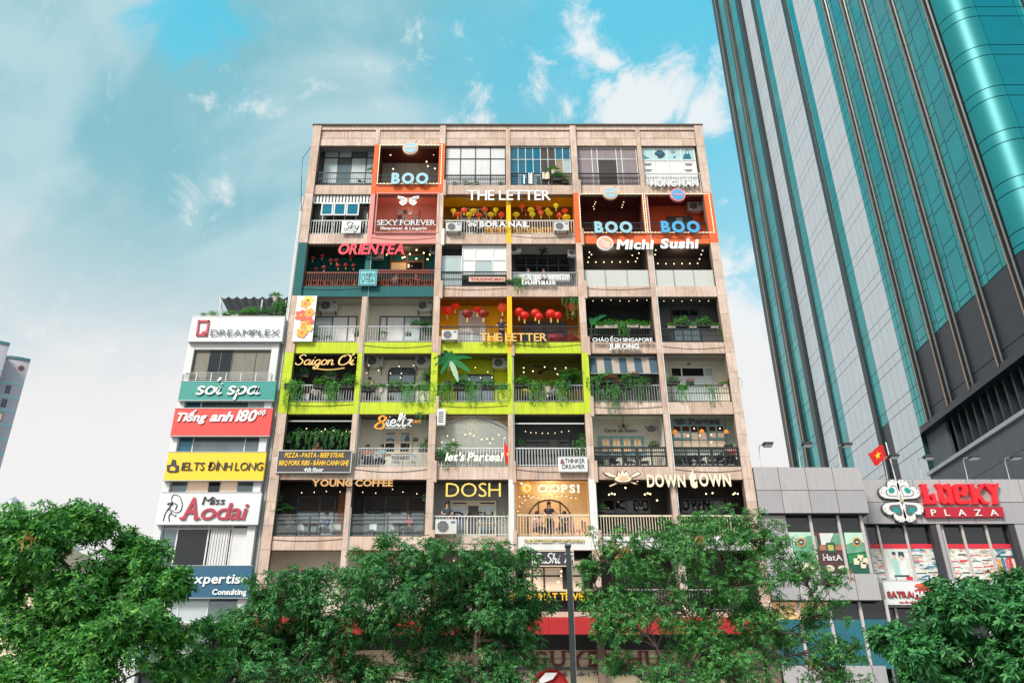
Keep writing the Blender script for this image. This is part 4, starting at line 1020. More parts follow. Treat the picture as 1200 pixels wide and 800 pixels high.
shape_on('T', [(200, 380), (330, 300), (410, 300), (430, 420), (380, 560), (230, 520)], YQ, pgreen, 'printed_hill', PZ); shape_on('T', tcirc(330, 590, 90, 40), YQ-.013, pcream, 'printed_bowl', PZ)
gl, tot = font_text('HatA', .01, .03, serif=.11); X0, X1, Z0, Z1 = rect('T', 476, 472, 652, 530, YQ-.04)
place_text(gl, tot, PZ, X0, X1, Z0, Z1, YQ-.045, posterw, depth=.02, join=True)
# lower windows of the first volume
wx2 = [W(px, 740, YW)[0] for px in (905, 940, 976, 1012.5, 1044)]
tealcl = mat('plaza_teal_glass', sr(8, 104, 118), .12, .2, .8, metal=.2, coat=.6)
z2top = z_c+.1; z2mid = W(980, 725, YW)[1]; q = MB()
for x in wx2: q.box(x-.06, x+.06, YW-.1, YW+.05, z_d-.1, z2top)
q = q.obj('window_posts', wpost, PZ)
for i in range(4):
    bx('pane', darkgl if i > 1 else amber, q, wx2[i]+.06, wx2[i+1]-.06, YW, YW+.03, z2mid, z2top); bx('pane', tealcl, q, wx2[i]+.06, wx2[i+1]-.06, YW-.01, YW+.02, z_d-.1, z2mid-.01)
# recess windows of the second volume
Y2W = YP2+.35
def photo_mat(name, cols, sc=3.2):
    m = mat(name, (.5, .5, .5), .35, 0); nt = m.node_tree; n = nt.nodes; l = nt.links; g = n.new('ShaderNodeNewGeometry'); mp = n.new('ShaderNodeMapping'); mp.inputs['Scale'].default_value = (1.0, 1.0, 2.4); l.new(g.outputs['Position'], mp.inputs[0])
    v = n.new('ShaderNodeTexVoronoi'); v.inputs['Scale'].default_value = sc; v.inputs['Randomness'].default_value = .8; v.distance = 'CHEBYCHEV'; l.new(mp.outputs[0], v.inputs['Vector']); r = n.new('ShaderNodeValToRGB'); r.color_ramp.interpolation = 'CONSTANT'
    e = r.color_ramp.elements; e[0].color = (*cols[0], 1); e[1].position = .16; e[1].color = (*cols[1], 1)
    for i, c in enumerate(cols[2:]): k = e.new(.30+.13*i); k.color = (*c, 1)
    s_ = n.new('ShaderNodeSeparateColor'); l.new(v.outputs['Color'], s_.inputs[0]); l.new(s_.outputs[0], r.inputs[0])
    t = n.new('ShaderNodeTexNoise'); t.inputs['Scale'].default_value = 2.2; t.inputs['Detail'].default_value = 8; l.new(g.outputs['Position'], t.inputs['Vector']); mx = n.new('ShaderNodeMix'); mx.data_type = 'RGBA'; mx.blend_type = 'OVERLAY'; mx.inputs[0].default_value = .8; l.new(r.outputs[0], mx.inputs[6]); l.new(t.outputs['Fac'], mx.inputs[7]); l.new(mx.outputs[2], n['Principled BSDF'].inputs['Base Color']); return m
shelfm = photo_mat('poster_shelves', [sr(214, 220, 214), sr(60, 120, 142), sr(220, 222, 216), sr(130, 162, 172), sr(200, 160, 150), sr(218, 212, 196)], 4.5)
aislem = photo_mat('poster_aisle', [sr(226, 222, 210), sr(206, 180, 160), sr(226, 226, 218), sr(160, 180, 180), sr(206, 150, 140), sr(226, 222, 212)], 5.5)
def pw(px_list, top=620, mid=637, bot=684):
    xs = [W(px, 640, Y2W)[0] for px in px_list]; zt_ = z2a+.1; zm = W(1100, mid, Y2W)[1]; zb = W(1100, bot, Y2W)[1]
    q = MB()
    for x in xs: q.box(x-.05, x+.05, Y2W-.1, Y2W+.05, zb-.1, zt_)
    q.box(xs[0], xs[-1], Y2W-.09, Y2W+.04, zt_-.06, zt_+.02)
    q = q.obj('window_posts', wpost, PZ); 
    for i in range(len(xs)-1):
        bx('pane', darkgl, q, xs[i]+.05, xs[i+1]-.05, Y2W, Y2W+.03, zm+.01, zt_)
        pa = MB().box(xs[i]+.05, xs[i+1]-.05, Y2W-.012, Y2W+.02, zb-.1, zm).obj('window_poster', pwhite if (i == 1 and px_list[0] < 1050) else (shelfm if i == 2 else aislem), PZ)
        wdt = xs[i+1]-xs[i]-.1; H = zm-zb; base = xs[i]+.05; y = Y2W-.012
        def pp(u0, v0, u1, v1, m, nm, d=.008): bx(nm, m, pa, base+wdt*u0, base+wdt*u1, y-d, y, zb+H*v0, zb+H*v1)
        pp(0, .88, 1, 1, pred, 'printed_red_band', .012)
        r_ = random.Random(i*7+int(px_list[0]))
        if i == 1 and px_list[0] < 1050:
            pp(.30, .22, .52, .62, mat('poster_shirt', sr(170, 210, 205), .4, .1), 'printed_shirt'); pp(.36, .62, .46, .74, mat('poster_skin', sr(220, 180, 160), .4), 'printed_face', .01)
            pp(.60, .20, .80, .58, posterw, 'printed_blouse', .01); pp(.62, .58, .74, .70, mat('poster_skin', (0, 0, 0)), 'printed_face', .01); pp(.58, .66, .80, .80, pdk, 'printed_hair', .009); pp(.34, .72, .48, .80, pdk, 'printed_hair', .011)
            pp(.25, .02, .85, .06, pdk, 'printed_trolley'); pp(.25, .18, .85, .22, pdk, 'printed_trolley_bar', .012); pp(.28, .06, .31, .18, pdk, 'printed_trolley_post'); pp(.7, .06, .95, .18, pred, 'printed_bag', .006)
        elif i == len(xs)-2 and px_list[0] > 1060:
            for k in range(5): pp(.12+.16*k, .12, .25+.16*k, .62+.05*(k % 2), (porange, psky, pink2, pred, pcream)[k], 'printed_garment', .01)
            pp(.1, .66, .9, .70, pdk, 'printed_rail')
        else:
            for k in range(5):
                v = .10+.15*k; pp(.05+.04*r_.random(), v, .45, v+.025, r_.choice((psky, pink2, pdk, pwhite)), 'printed_shelf'); pp(.52, v+.03*r_.random(), .95, v+.045, r_.choice((psky, pwhite, pdk, pcream, pred)), 'printed_shelf')
pw((1017, 1032, 1064, 1096)); pw((1108, 1131.5, 1160, 1189))
for px0, px1 in ((1096.5, 1107.5), (1189.5, 1200)):
    X0 = W(px0, 640, YP2)[0]; X1 = W(px1, 640, YP2)[0]; bx('pier', pgrey2, PZ, X0+.28, X1 if px1 < 1150 else xC, YP2+.0, YP2+.5, 0, z2a-.02); bx('pier_side', pjoint, PZ, X0, X0+.27, YP2+.06, YP2+.5, 0, z2a-.02)
bx('lower_panel', pgrey, PZ, xB+.3, xC, YP2+.1, YP2+.2, z2c-.1, z2b+.08)
q = MB(); xs = [W(px, 740, Y2W)[0] for px in (1036, 1054, 1090, 1126, 1160, 1196)]
for x in xs: q.box(x-.05, x+.05, Y2W-.1, Y2W+.05, 1, z2c)
q = q.obj('window_posts', wpost, PZ)
for a, b in zip(xs[:-1], xs[1:]): bx('pane', darkgl, q, a+.05, b-.05, Y2W, Y2W+.03, 4.6, z2c-.02); bx('pane', lightgl, q, a+.05, b-.05, Y2W-.01, Y2W+.02, 1, 4.57)
# spot lamps on the roof edge
def mk_spot():
    o = thing('roof_floodlight', '', 'lamp', (0, 0, 0)); q = MB(); q.tube([(0, 0, 0), (.02, 0, .9), (.05, -.05, 1.05), (.3, -.35, 1.08)], .025, 6); q.obj('arm', gmetal, o)
    h = MB(); h.box(.1, .55, -.62, -.28, .98, 1.06); h.box(.14, .5, -.6, -.3, .90, .98); h.obj('lamp_head', dmetal, o)
    g_ = MB(); g_.box(.13, .52, -.6, -.3, .885, .899); g_.obj('lamp_glass', lightgl, o); return o
spot = Proto(mk_spot)
for i, (px, py, Y) in enumerate(((892, 547, YP1+.2), (938, 547, YP1+.2), (985, 547, YP1+1.0), (1040, 560, YP2+.2), (1080.5, 561, YP2+.2), (1134, 561, YP2+.2), (1183, 561, YP2+.2))):
    x, z = W(px, py, Y)
    lab = ['slim floodlight on the plaza roof beside the apartment block', 'slim floodlight on the plaza roof in front of the dark tower edge', 'slim floodlight on the plaza roof near the step in its parapet', 'slim floodlight just right of the red flag on the plaza roof',
           'slim floodlight above the left end of the red plaza lettering', 'slim floodlight above the right half of the red plaza lettering', 'rightmost floodlight on the plaza roof'][i]
    spot.put((x, Y, z-.02), lab, 'floodlights along the plaza roof')
# flag
FLG = thing('flag', 'red flag with a yellow star flying from a slanted pole on the plaza roof', 'flag', (*W(1052, 561, YP2+.3)[:1], YP2+.3, zt2))
fx0, fz0 = W(1050, 563, YP2+.3); fx1, fz1 = W(1038, 518, YP2+.3)
MB().tube([(fx0, YP2+.3, fz0-.1), (fx1, YP2+.3, fz1)], .03, 6).obj('pole', wmetal, FLG)
q = MB(); n, m_ = 14, 8; A_ = Vector((W(1038, 519, YP2)[0], YP2+.3, W(1038, 519, YP2)[1])); B_ = Vector((W(1042.5, 536, YP2)[0], YP2+.3, W(1042.5, 536, YP2)[1])); Cc = Vector((W(1016.5, 530, YP2)[0], YP2+.1, W(1016.5, 530, YP2)[1])); Dd = Vector((W(1025, 545, YP2)[0], YP2+.1, W(1025, 545, YP2)[1]))
def flagp(u, v, off=0):
    p = (A_*(1-v)+B_*v)*(1-u)+(Cc*(1-v)+Dd*v)*u; return (p.x, p.y-.10*math.sin(u*7+v*1.5)*min(1, u*3)-off, p.z+.06*math.sin(u*6))
for i in range(n+1):
    for j in range(m_+1): q.v.append(flagp(i/n, j/m_))
for i in range(n):
    for j in range(m_): a = i*(m_+1)+j; q.f.append((a, a+1, a+m_+2, a+m_+1)); q.mi.append(0)
q.obj('flag_cloth', mat('flag_red', sr(222, 30, 24), .7, .05), FLG, smooth=True)
q = MB(); pts = []
for k in range(10):
    r_ = .22 if k % 2 == 0 else .09; a = math.pi/2+math.pi*k/5+.3; pts.append(flagp(.46+r_*math.cos(a)*.8, .5-r_*math.sin(a)*1.15, .03))
c0 = flagp(.46, .5, .035); q.v = [c0]+pts; q.f = [(0, 1+k, 1+(k+1) % 10) for k in range(10)]; q.mi = [0]*10; q.obj('star', mat('star_yellow', sr(246, 210, 40), .6, 0), FLG)

# ================================================================== distant towers on the left
def curved_tower(label, px, py, Y, floors, emblem=False):
    xc, z1 = W(px, py, Y); R_ = 10.0; a1 = math.radians(-52); cx, cy = xc-R_*math.cos(a1), Y-R_*math.sin(a1)
    T_ = thing('curved_tower', label, 'skyscraper', (cx, cy, 0)); lil = mat('lilac_render', sr(196, 188, 196), .75, .05, .3, streak=.2); aqua = mat('aqua_band', sr(164, 204, 208), .6, .05, .3)
    def ring(r, z0, z1_, nm, m, n=18):
        q = MB(); pts = [(cx+r*math.cos(math.radians(-135)+k/n*(a1+math.radians(135))), cy+r*math.sin(math.radians(-135)+k/n*(a1+math.radians(135)))) for k in range(n+1)]
        pts += [(pts[-1][0]-9.8, cy+6), (pts[0][0]-.2, cy+6)]; m_ = len(pts)
        q.v = [(x, y, z0) for x, y in pts]+[(x, y, z1_) for x, y in pts]; q.f = [tuple(range(m_-1, -1, -1)), tuple(range(m_, 2*m_))]+[(k, (k+1) % m_, (k+1) % m_+m_, k+m_) for k in range(m_)]; q.mi = [0]*len(q.f); return q.obj(nm, m, T_)
    ring(R_, 0, z1-.6, 'wall', lil); ring(R_+.25, z1-.6, z1, 'roof_rim', mat('rim_teal', sr(70, 120, 130), .6))
    for k in range(floors):
        z = z1-6.6-3.35*k; ring(R_+.08, z-.28, z+.28, 'floor_band', aqua)
        a = math.radians(-68); wx_, wy_ = cx+R_*math.cos(a), cy+R_*math.sin(a)
        o = MB().box(-.5, .5, -.06, .1, 0, 1.9).obj('window', dmetal, T_, (wx_, wy_, z-2.6)); o.rotation_euler[2] = a+math.pi/2
        p_ = MB().box(-.36, .36, -.09, .0, .15, 1.75).obj('pane', amberpale if k % 3 == 2 else greygl, T_, (wx_, wy_, z-2.6)); p_.rotation_euler[2] = a+math.pi/2
    if emblem:
        a = math.radians(-60); wx_, wy_ = cx+R_*math.cos(a), cy+R_*math.sin(a)
        o = MB().lathe([(.6, -.12), (.6, .1)], (0, 0, 0), 16, ax='y').obj('round_emblem', mat('emblem_red', sr(120, 60, 70), .6, .2), T_, (wx_, wy_, z1-2.6)); o.rotation_euler[2] = a+math.pi/2
curved_tower('lilac grey tower with aqua floor bands and a red emblem at the left edge', 36, 421, 175, 22, True)
curved_tower('second lilac grey tower, mostly cut off by the left edge of the view', 12, 402, 166, 22)
hb = thing('far_building', 'pale building with a small pointed spire behind the left tree', 'building', (*W(8, 640, 60)[:1], 60, 0))
x0, z0 = W(-40, 620, 60); x1 = W(16, 612, 60)[0]; zt_ = W(10, 604, 60)[1]
bx('wall', cream, hb, x0, x1, 60, 70, 0, zt_-.4); bx('cornice', white, hb, x0, x1+.3, 59.8, 70, zt_-.4, zt_)
sx, sz = W(10, 578, 60); MB().lathe([(.95, zt_+.0), (.9, zt_+.5), (.5, zt_+1.3), (.05, sz)], (sx, 60.9, 0), 10).obj('spire', gmetal, hb)
bn = thing('shop_fascia', 'blue shop fascia with a row of yellow letters, mostly hidden behind the left tree', 'sign', (*W(35, 625, 50)[:1], 50, 0))
X0, X1, Z0, Z1 = rect('Z', -40, 612, 78, 626, 50); bx('board', mat('navy_board', sr(30, 44, 110), .6), bn, X0, X1, 50, 50.3, Z0-.6, Z1); gl, tot = font_text('NHA HANG QUAN AN', .02); place_text(gl, tot, bn, X0+.2, X1-.2, Z0+.1, Z1-.2, 49.95, mat('letter_yellow', sr(245, 190, 30), .5, 0), depth=.05)
bx('lower_building', cream, bn, X0, X1-1, 50.3, 58, 0, Z0-.1)
# ================================================================== signs on the facade
YS = YF-.22
lw = mat('letter_white', sr(236, 236, 234), .5, 0); lside = mat('letter_side', sr(132, 128, 128), .5, 0); lgrey = mat('letter_grey', sr(90, 90, 92), .5, 0); lblack = mat('letter_black', sr(34, 32, 36), .5, 0)
lblue = mat('letter_pale_blue', sr(158, 200, 214), .45, 0); lblue2 = mat('letter_blue', sr(80, 166, 214), .45, 0); lbs = mat('letter_blue_side', sr(52, 78, 96), .5, 0)
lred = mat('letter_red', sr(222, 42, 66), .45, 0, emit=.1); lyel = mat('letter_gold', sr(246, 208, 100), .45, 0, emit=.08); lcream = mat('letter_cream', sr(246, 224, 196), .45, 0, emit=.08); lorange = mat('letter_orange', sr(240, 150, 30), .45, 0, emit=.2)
lbrown = mat('letter_wood', sr(214, 160, 96), .5, .15, 6); lds = mat('letter_dark_side', sr(70, 44, 24), .6, 0); sgn_dark = mat('sign_board_dark', sr(56, 50, 56), .5, .05); sgn_white = mat('sign_board_white', sr(226, 226, 226), .5, .04)
def sign(name, label, cat_, k, x0, y0, x1, y1, Y=None, group=None):
    Y = YS if Y is None else Y; X0, X1, Z0, Z1 = rect(k, x0, y0, x1, y1, Y); return thing(name, label, cat_, ((X0+X1)/2, Y, Z0), group), X0, X1, Z0, Z1, Y
def letters(name, label, k, r_, txt, face, side=None, bold=.03, shear=0, serif=0, depth=.09, Y=None, pen=None, join=False, group=None, track=.07, rods=None, cat_='sign', parent=None):
    t, X0, X1, Z0, Z1, Y = sign(name, label, cat_, k, *r_, Y, group) if parent is None else (parent, *rect(k, *r_, Y or YS), Y or YS)
    gl, tot = pen_text(txt, pen[0], .05, shear, pen[1], track if track < .07 else 0) if pen else font_text(txt, bold-.018, .06, shear, serif, track)
    place_text(gl, tot, t, X0, X1, Z0, Z1, Y, face, side, depth*.6, join=join)
    if not join and not rods and depth > .04:
        q = MB(); z = Z0+(Z1-Z0)*.5; q.box(X0, X1, Y+depth*.6+.003, Y+depth*.6+.025, z-.012, z+.012)
        for s_ in (.08, .5, .92): x = X0+(X1-X0)*s_; q.box(x-.012, x+.012, Y+depth*.6+.026, Y+depth*.6+.12, z-.1, z+.012)
        q.obj('mounting_rail', dmetal, t)
    if rods:
        q = MB()
        for zz in rods: z = Z0+(Z1-Z0)*zz; q.box(X0-.1, X1+.1, Y+depth+.005, Y+depth+.03, z-.015, z+.015)
        for s_ in (.05, .35, .65, .95): x = X0+(X1-X0)*s_; q.box(x-.015, x+.015, Y+depth+.03, Y+depth+.16, Z0+(Z1-Z0)*rods[0]-.02, Z0+(Z1-Z0)*rods[-1]+.02)
        q.obj('mounting_rails', dmetal, t)
    return t
def round_sign(k, cx, cy, r_, label, rim, face, stripe):
    x, z = CW(k, cx, cy, YS-.1); R_ = CW(k, cx+r_, cy, YS-.1)[0]-x
    t = thing('round_sign', label, 'sign', (x, YS-.1, z)); MB().lathe([(R_, YS-.1), (R_, YS+.05)], (x, 0, z), 24, ax='y').obj('rim', rim, t)
    MB().lathe([(R_*.8, YS-.125), (R_*.8, YS-.1)], (x, 0, z), 24, ax='y').obj('face', face, t); MB().box(x-R_*.62, x+R_*.62, YS-.14, YS-.124, z-R_*.10, z+R_*.12).obj('stripe', stripe, t)
    MB().tube([(x+R_*.5, YS, z+R_*.8), (x+R_*.8, YS-.1, z+R_*1.3)], .03, 5).obj('spot_arm', gmetal, t); return t
rimc = mat('sign_rim_cream', sr(226, 190, 160), .5, 0); rimp = mat('sign_rim_pink', sr(232, 150, 170), .5, 0)
BOOG = 'blue channel letter signs on the orange bays'
letters('letter_sign', 'pale blue three-letter sign on the top floor orange bay', '1', (548, 312, 748, 368), 'BOO', lblue, lbs, .07, serif=.0, depth=.12, group=BOOG, track=.16, Y=YS-.05)
letters('letter_sign', 'pale blue three-letter sign on the left of the two neighbouring orange bays', '2', (492, 575, 697, 632), 'BOO', lblue, lbs, .07, depth=.12, group=BOOG, track=.16, Y=YS-.05)
letters('letter_sign', 'brighter blue three-letter sign on the rightmost orange bay', '2', (852, 572, 1062, 630), 'BOO', lblue2, lbs, .07, depth=.12, group=BOOG, track=.16, Y=YS-.05)
round_sign('1', 650, 177, 42, 'round blue sign with a cream rim over the top floor orange bay', rimc, lblue, rimc)
round_sign('2', 578, 420, 41, 'round blue cream-rimmed sign above the left orange bay of the pair', rimc, lblue, rimc)
round_sign('2', 943, 430, 41, 'round blue sign with a pink rim over the rightmost orange bay', rimp, lblue2, rimp)
def bulb_frame(k, x0, y0, x1, y1, label, fm, bm, w_=.05, n=18, r_=.022, grp=None):
    Y = YF-.12; X0, X1, Z0, Z1 = rect(k, x0, y0, x1, y1, Y); t = thing('bulb_frame', label, 'light frame', ((X0+X1)/2, Y, Z0), grp)
    q = MB(); q.box(X0, X1, Y, Y+.06, Z1-w_, Z1); q.box(X0, X1, Y, Y+.06, Z0, Z0+w_); q.box(X0, X0+w_, Y+.001, Y+.058, Z0+w_, Z1-w_); q.box(X1-w_, X1, Y+.001, Y+.058, Z0+w_, Z1-w_); q.obj('frame', fm, t)
    q = MB(); xs = [X0+w_/2+(X1-X0-w_)*i/n for i in range(n+1)]; zs = [Z0+w_/2+(Z1-Z0-w_)*i/(n-3) for i in range(n-2)]
    for x in xs:
        for z in (zs[0], zs[-1]): q.ball((x, Y-.02, z), r_, 6, 4)
    for z in zs[1:-1]:
        for x in (xs[0], xs[-1]): q.ball((x, Y-.02, z), r_, 6, 4)
    o = q.obj('bulbs', bm, t); o['kind'] = 'stuff'; return t
BG = 'bulb frames round the bays'
bulb_frame('1', 476, 160, 820, 372, 'white frame of warm bulbs round the top floor orange bay', cream, bulbw, grp=BG)
bulb_frame('2', 412, 424, 764, 636, 'white frame of warm bulbs round the left orange bay of the right-hand pair', cream, bulbw, grp=BG)
bulb_frame('2', 770, 424, 1128, 636, 'white frame of warm bulbs round the rightmost orange bay', cream, bulbw, grp=BG)
bulb_frame('1', 462, 420, 806, 636, 'thin pink frame of small bulbs round the salmon pink bay', pink, lw, .05, 22, .025, grp=BG)
letters('letter_sign', 'big white letters on the band above the upper pair of yellow bays', 'Z', (547.6, 222.3, 645.3, 234.3), 'THE LETTER', lw, lside, .03, depth=.1, rods=(.15, .55))
# butterfly sign
def butterfly(k, cx, cy, w_, h_, label, Y=None, m=lw, name='butterfly_sign'):
    Y = (YS-.05) if Y is None else Y; x, z = CW(k, cx, cy, Y); s_ = (CW(k, cx+w_/2, cy, Y)[0]-x); hz_ = s_*h_/w_*2*.5
    t = thing(name, label, 'sign', (x, Y, z))
    up = [(.06, -.1), (.1, .35), (.45, .8), (.98, .98), (.96, .5), (.72, .28), (.62, .1)]
    dn = [(.07, -.15), (.6, .02), (.82, -.2), (.74, -.62), (.5, -.98), (.2, -.6)]
    for sg in (-1, 1):
        MB().prism([(x+sg*a*s_, z+b*hz_) for a, b in up], Y, Y+.05).obj('upper_wing', m, t); MB().prism([(x+sg*a*s_, z+b*hz_) for a, b in dn], Y+.002, Y+.052).obj('lower_wing', m, t)
        for v in ((.3, .2, .8, .75), (.35, .1, .86, .55), (.25, -.2, .6, -.55)): MB().tube([(x+sg*v[0]*s_, Y-.006, z+v[1]*hz_), (x+sg*v[2]*s_, Y-.006, z+v[3]*hz_)], .012, 4).obj('wing_vein', lside, t)
    return t
butterfly('1', 638, 462, 118, 66, 'white butterfly wings hanging in the salmon pink bay')
letters('letter_sign', 'white serif letters with a smaller second line across the salmon pink bay', '1', (470, 566, 785, 594), 'SEXY FOREVER', lw, lside, .02, serif=.15, depth=.08)
letters('letter_sign', '', '1', (488, 602, 738, 618), 'Sleepwear & Lingerie', lw, lside, .03, serif=.1, depth=.06, join=True, parent=bpy.data.objects['letter_sign.004'])
t, X0, X1, Z0, Z1, Y = sign('name_board', 'small white board with black script on the white railing under the tilted blue windows', 'sign', '1', 278, 570, 382, 636)
MB().box(X0, X1, Y, Y+.06, Z0, Z1).obj('board', sgn_white, t)
gl, tot = pen_text('Sky', .09, .03, .25, .6); place_text(gl, tot, t, X0+.12, X1-.12, Z0+.22, Z1-.1, Y-.02, lblack, depth=.02); bx('underline', lblack, t, X0+.15, X1-.3, Y-.015, Y-.002, Z0+.1, Z0+.12)
t = letters('letter_sign', 'small white letters beside a butterfly on the railing of the left yellow bay with lanterns', 'Z', (562, 259.3, 620, 265.6), 'BORA NAIL', lw, lside, .05, depth=.07, Y=YS-.04)
b_ = butterfly('1', 985, 588, 56, 38, 'small white butterfly logo beside the nail salon letters', YS-.05)
letters('letter_sign', 'white outlined letters on the white railing under the handbag posters', '2', (795, 350, 1052, 383), 'HỒNG HÂN', lw, lside, .05, serif=.12, depth=.12, rods=(.3,), Y=YS-.03)
letters('letter_sign', 'red brush-style letters across the two teal bays', '3', (292, 44, 640, 100), 'ORIENTEA', lred, mat('letter_red_side', sr(120, 24, 40), .5, 0), .05, shear=.18, depth=.12, track=.05, Y=YS-.05)
t, X0, X1, Z0, Z1, Y = sign('name_board', 'square teal sign board on the railing between the two teal bays', 'sign', '3', 402, 182, 496, 263, YS-.06)
tb = mat('board_aqua', sr(120, 196, 200), .5, .06, 3); tdk = mat('board_ink', sr(20, 96, 104), .5, 0); MB().box(X0, X1, Y, Y+.1, Z0, Z1).obj('board', tb, t)
q = MB(); 
for a in (.06, .94): q.box(X0+(X1-X0)*a-.02, X0+(X1-X0)*a+.02, Y-.012, Y-.001, Z0+.06, Z1-.06); q.box(X0+.04, X1-.04, Y-.013, Y-.002, Z0+(Z1-Z0)*a-.02, Z0+(Z1-Z0)*a+.02)
q.obj('border', tdk, t); H_ = Z1-Z0; Wd = X1-X0
gl, tot = font_text('O', .0, .03); place_text(gl, tot, t, X0+Wd*.14, X0+Wd*.34, Z0+H_*.18, Z0+H_*.8, Y-.02, tdk, depth=.02)
gl, tot = font_text('RIEN', .0, .03); place_text(gl, tot, t, X0+Wd*.38, X0+Wd*.86, Z0+H_*.52, Z0+H_*.8, Y-.02, tdk, depth=.02)
gl, tot = font_text('TEA', .0, .03); place_text(gl, tot, t, X0+Wd*.38, X0+Wd*.86, Z0+H_*.18, Z0+H_*.45, Y-.02, tdk, depth=.02)
# brush script sign with round logo
t = letters('letter_sign', 'white brush letters with a round striped logo above the frosted glass balconies', '4', (566, 24, 750, 70), 'Michi', lw, lside, .07, shear=.16, depth=.07, Y=YS-.06)
letters('', '', '4', (785, 20, 975, 66), 'Sushi', lw, lside, .07, shear=.16, depth=.07, Y=YS-.06, parent=t)
x, z = CW('4', 510, 43, YS-.06); R_ = CW('4', 552, 43, YS-.06)[0]-x
MB().lathe([(R_, YS-.08), (R_, YS+.05)], (x, 0, z), 24, ax='y').obj('logo_rim', sgn_white, t); MB().lathe([(R_*.82, YS-.1), (R_*.82, YS-.08)], (x, 0, z), 24, ax='y').obj('logo_face', mat('salmon_face', sr(240, 172, 130), .5, 0), t)
for k in range(3): MB().prism([(x-R_*.6, z+R_*(.35-.35*k)), (x-R_*.5, z+R_*(.45-.35*k)), (x+R_*.6, z+R_*(-.05-.3*k)*1), (x+R_*.5, z+R_*(-.18-.3*k))], YS-.115, YS-.1).obj('logo_stripe', sgn_white, t)
MB().tube([(x-R_, YS, z+R_*.9), (x-R_*1.3, YS-.1, z+R_*1.2)], .04, 6).obj('spot_arm', gmetal, t)
# tall flower poster
t, X0, X1, Z0, Z1, Y = sign('flower_poster', 'tall white banner with orange and red flowers at the left edge of the apartment block', 'banner', '3', 68, 318, 172, 555, YS)
MB().box(X0, X1, Y, Y+.05, Z0, Z1).obj('board', sgn_white, t)
fo = mat('petal_orange', sr(250, 164, 40), .5, .15, 5); frd = mat('petal_red', sr(228, 84, 60), .5, .15, 5); fyl = mat('petal_yellow', sr(250, 206, 90), .5, .1, 5); rr = random.Random(4)
def flower(u, v, s_, m, m2, k=0):
    cx, cz = X0+(X1-X0)*u, Z0+(Z1-Z0)*v
    q = MB(); n = 22; pts = []
    for i in range(n): a = 2*math.pi*i/n; r_ = s_*(.62+.38*abs(math.cos(2.5*a))+.08*rr.random()); pts.append((min(max(cx+r_*math.cos(a), X0+.02), X1-.02), min(max(cz+r_*math.sin(a), Z0+.02), Z1-.02)))
    q.prism(pts, Y-.008-k*.006, Y-.001-k*.006); q.obj('printed_flower', m, t); MB().prism(disc_poly(cx, cz, s_*.25, s_*.25, 8), Y-.014-k*.006, Y-.008-k*.006).obj('printed_centre', m2, t)
for i, a in enumerate(((.6, .9, .32, fyl, fo), (.45, .82, .28, fo, frd), (.3, .56, .34, frd, fo), (.72, .62, .28, fo, frd), (.7, .42, .33, frd, fo), (.5, .35, .22, fo, frd), (.45, .18, .3, fo, frd), (.8, .28, .2, fyl, fo))): flower(*a, k=i)
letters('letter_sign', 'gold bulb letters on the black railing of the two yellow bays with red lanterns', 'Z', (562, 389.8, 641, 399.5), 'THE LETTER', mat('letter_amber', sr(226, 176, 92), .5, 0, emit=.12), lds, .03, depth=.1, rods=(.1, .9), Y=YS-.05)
letters('letter_sign', 'small white rounded letters on the dark railing of the grey cafe bay', '4', (92, 222, 262, 249), 'buihaus', lw, lside, .04, depth=.07)
letters('letter_sign', 'little white script letters on the railing above the white rounded letters', '4', (250, 198, 335, 218), 'coffee', lw, lside, pen=(.14, .3), shear=.1, depth=.05)
t = letters('letter_sign', 'two rows of white letters on the railing of the dark bay with three planters', '4', (447, 517, 748, 536), 'CHÁO ẾCH SINGAPORE', lw, lside, .04, depth=.08, Y=YS-.04)
letters('', '', '4', (530, 547, 680, 572), 'JURONG', lw, lside, .06, depth=.1, Y=YS-.06, parent=t)
# bulb script
t, X0, X1, Z0, Z1, Y = sign('script_sign', 'curly script sign of small warm bulbs hung in the leftmost lime bay', 'sign', '5', 112, 66, 405, 122, YS-.02)
gl, tot = pen_text('Saigon', .10, .04, .25, .3); gl2, tot2 = pen_text('O,i', .10, .04, .25, .3)
xm = X0+(X1-X0)*.66
wp = lambda u: .10*math.sin(u*3.0)
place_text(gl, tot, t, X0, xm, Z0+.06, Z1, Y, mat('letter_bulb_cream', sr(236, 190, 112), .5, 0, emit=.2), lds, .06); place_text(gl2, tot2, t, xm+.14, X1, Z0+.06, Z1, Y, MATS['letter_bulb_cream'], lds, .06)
q = MB(); q.tube([(X0+.9+1.6*k/12, Y, Z0-.12-.10*math.sin(math.pi*k/12)) for k in range(13)], .03, 5); q.obj('swash', MATS['letter_bulb_cream'], t)
# eight + script
t, X0, X1, Z0, Z1, Y = sign('letter_sign', 'orange figure eight with white script letters hung in front of the white walled cafe bay', 'sign', '5', 505, 370, 742, 440, YS)
gl, tot = pen_text('8', .12, .04, .15, .5); place_text(gl, tot, t, *rect('5', 508, 372, 563, 438, Y), Y, lorange, lds, .08)
gl, tot = pen_text('ieltz', .12, .04, .15, .5); a = rect('5', 566, 384, 698, 424, Y); place_text(gl, tot, t, a[0], a[1], a[2], a[3]+.25, Y, lw, lside, .08)
gl, tot = font_text('CAFE', .03, .04, track=.2); place_text(gl, tot, t, *rect('5', 697, 393, 742, 408, Y), Y, lorange, lds, .05, join=True)
gl, tot = font_text('THINKING WITH COFFEE', .01, .04, track=.15); place_text(gl, tot, t, *rect('5', 562, 430, 665, 437, Y), Y, lw, None, .03, join=True)
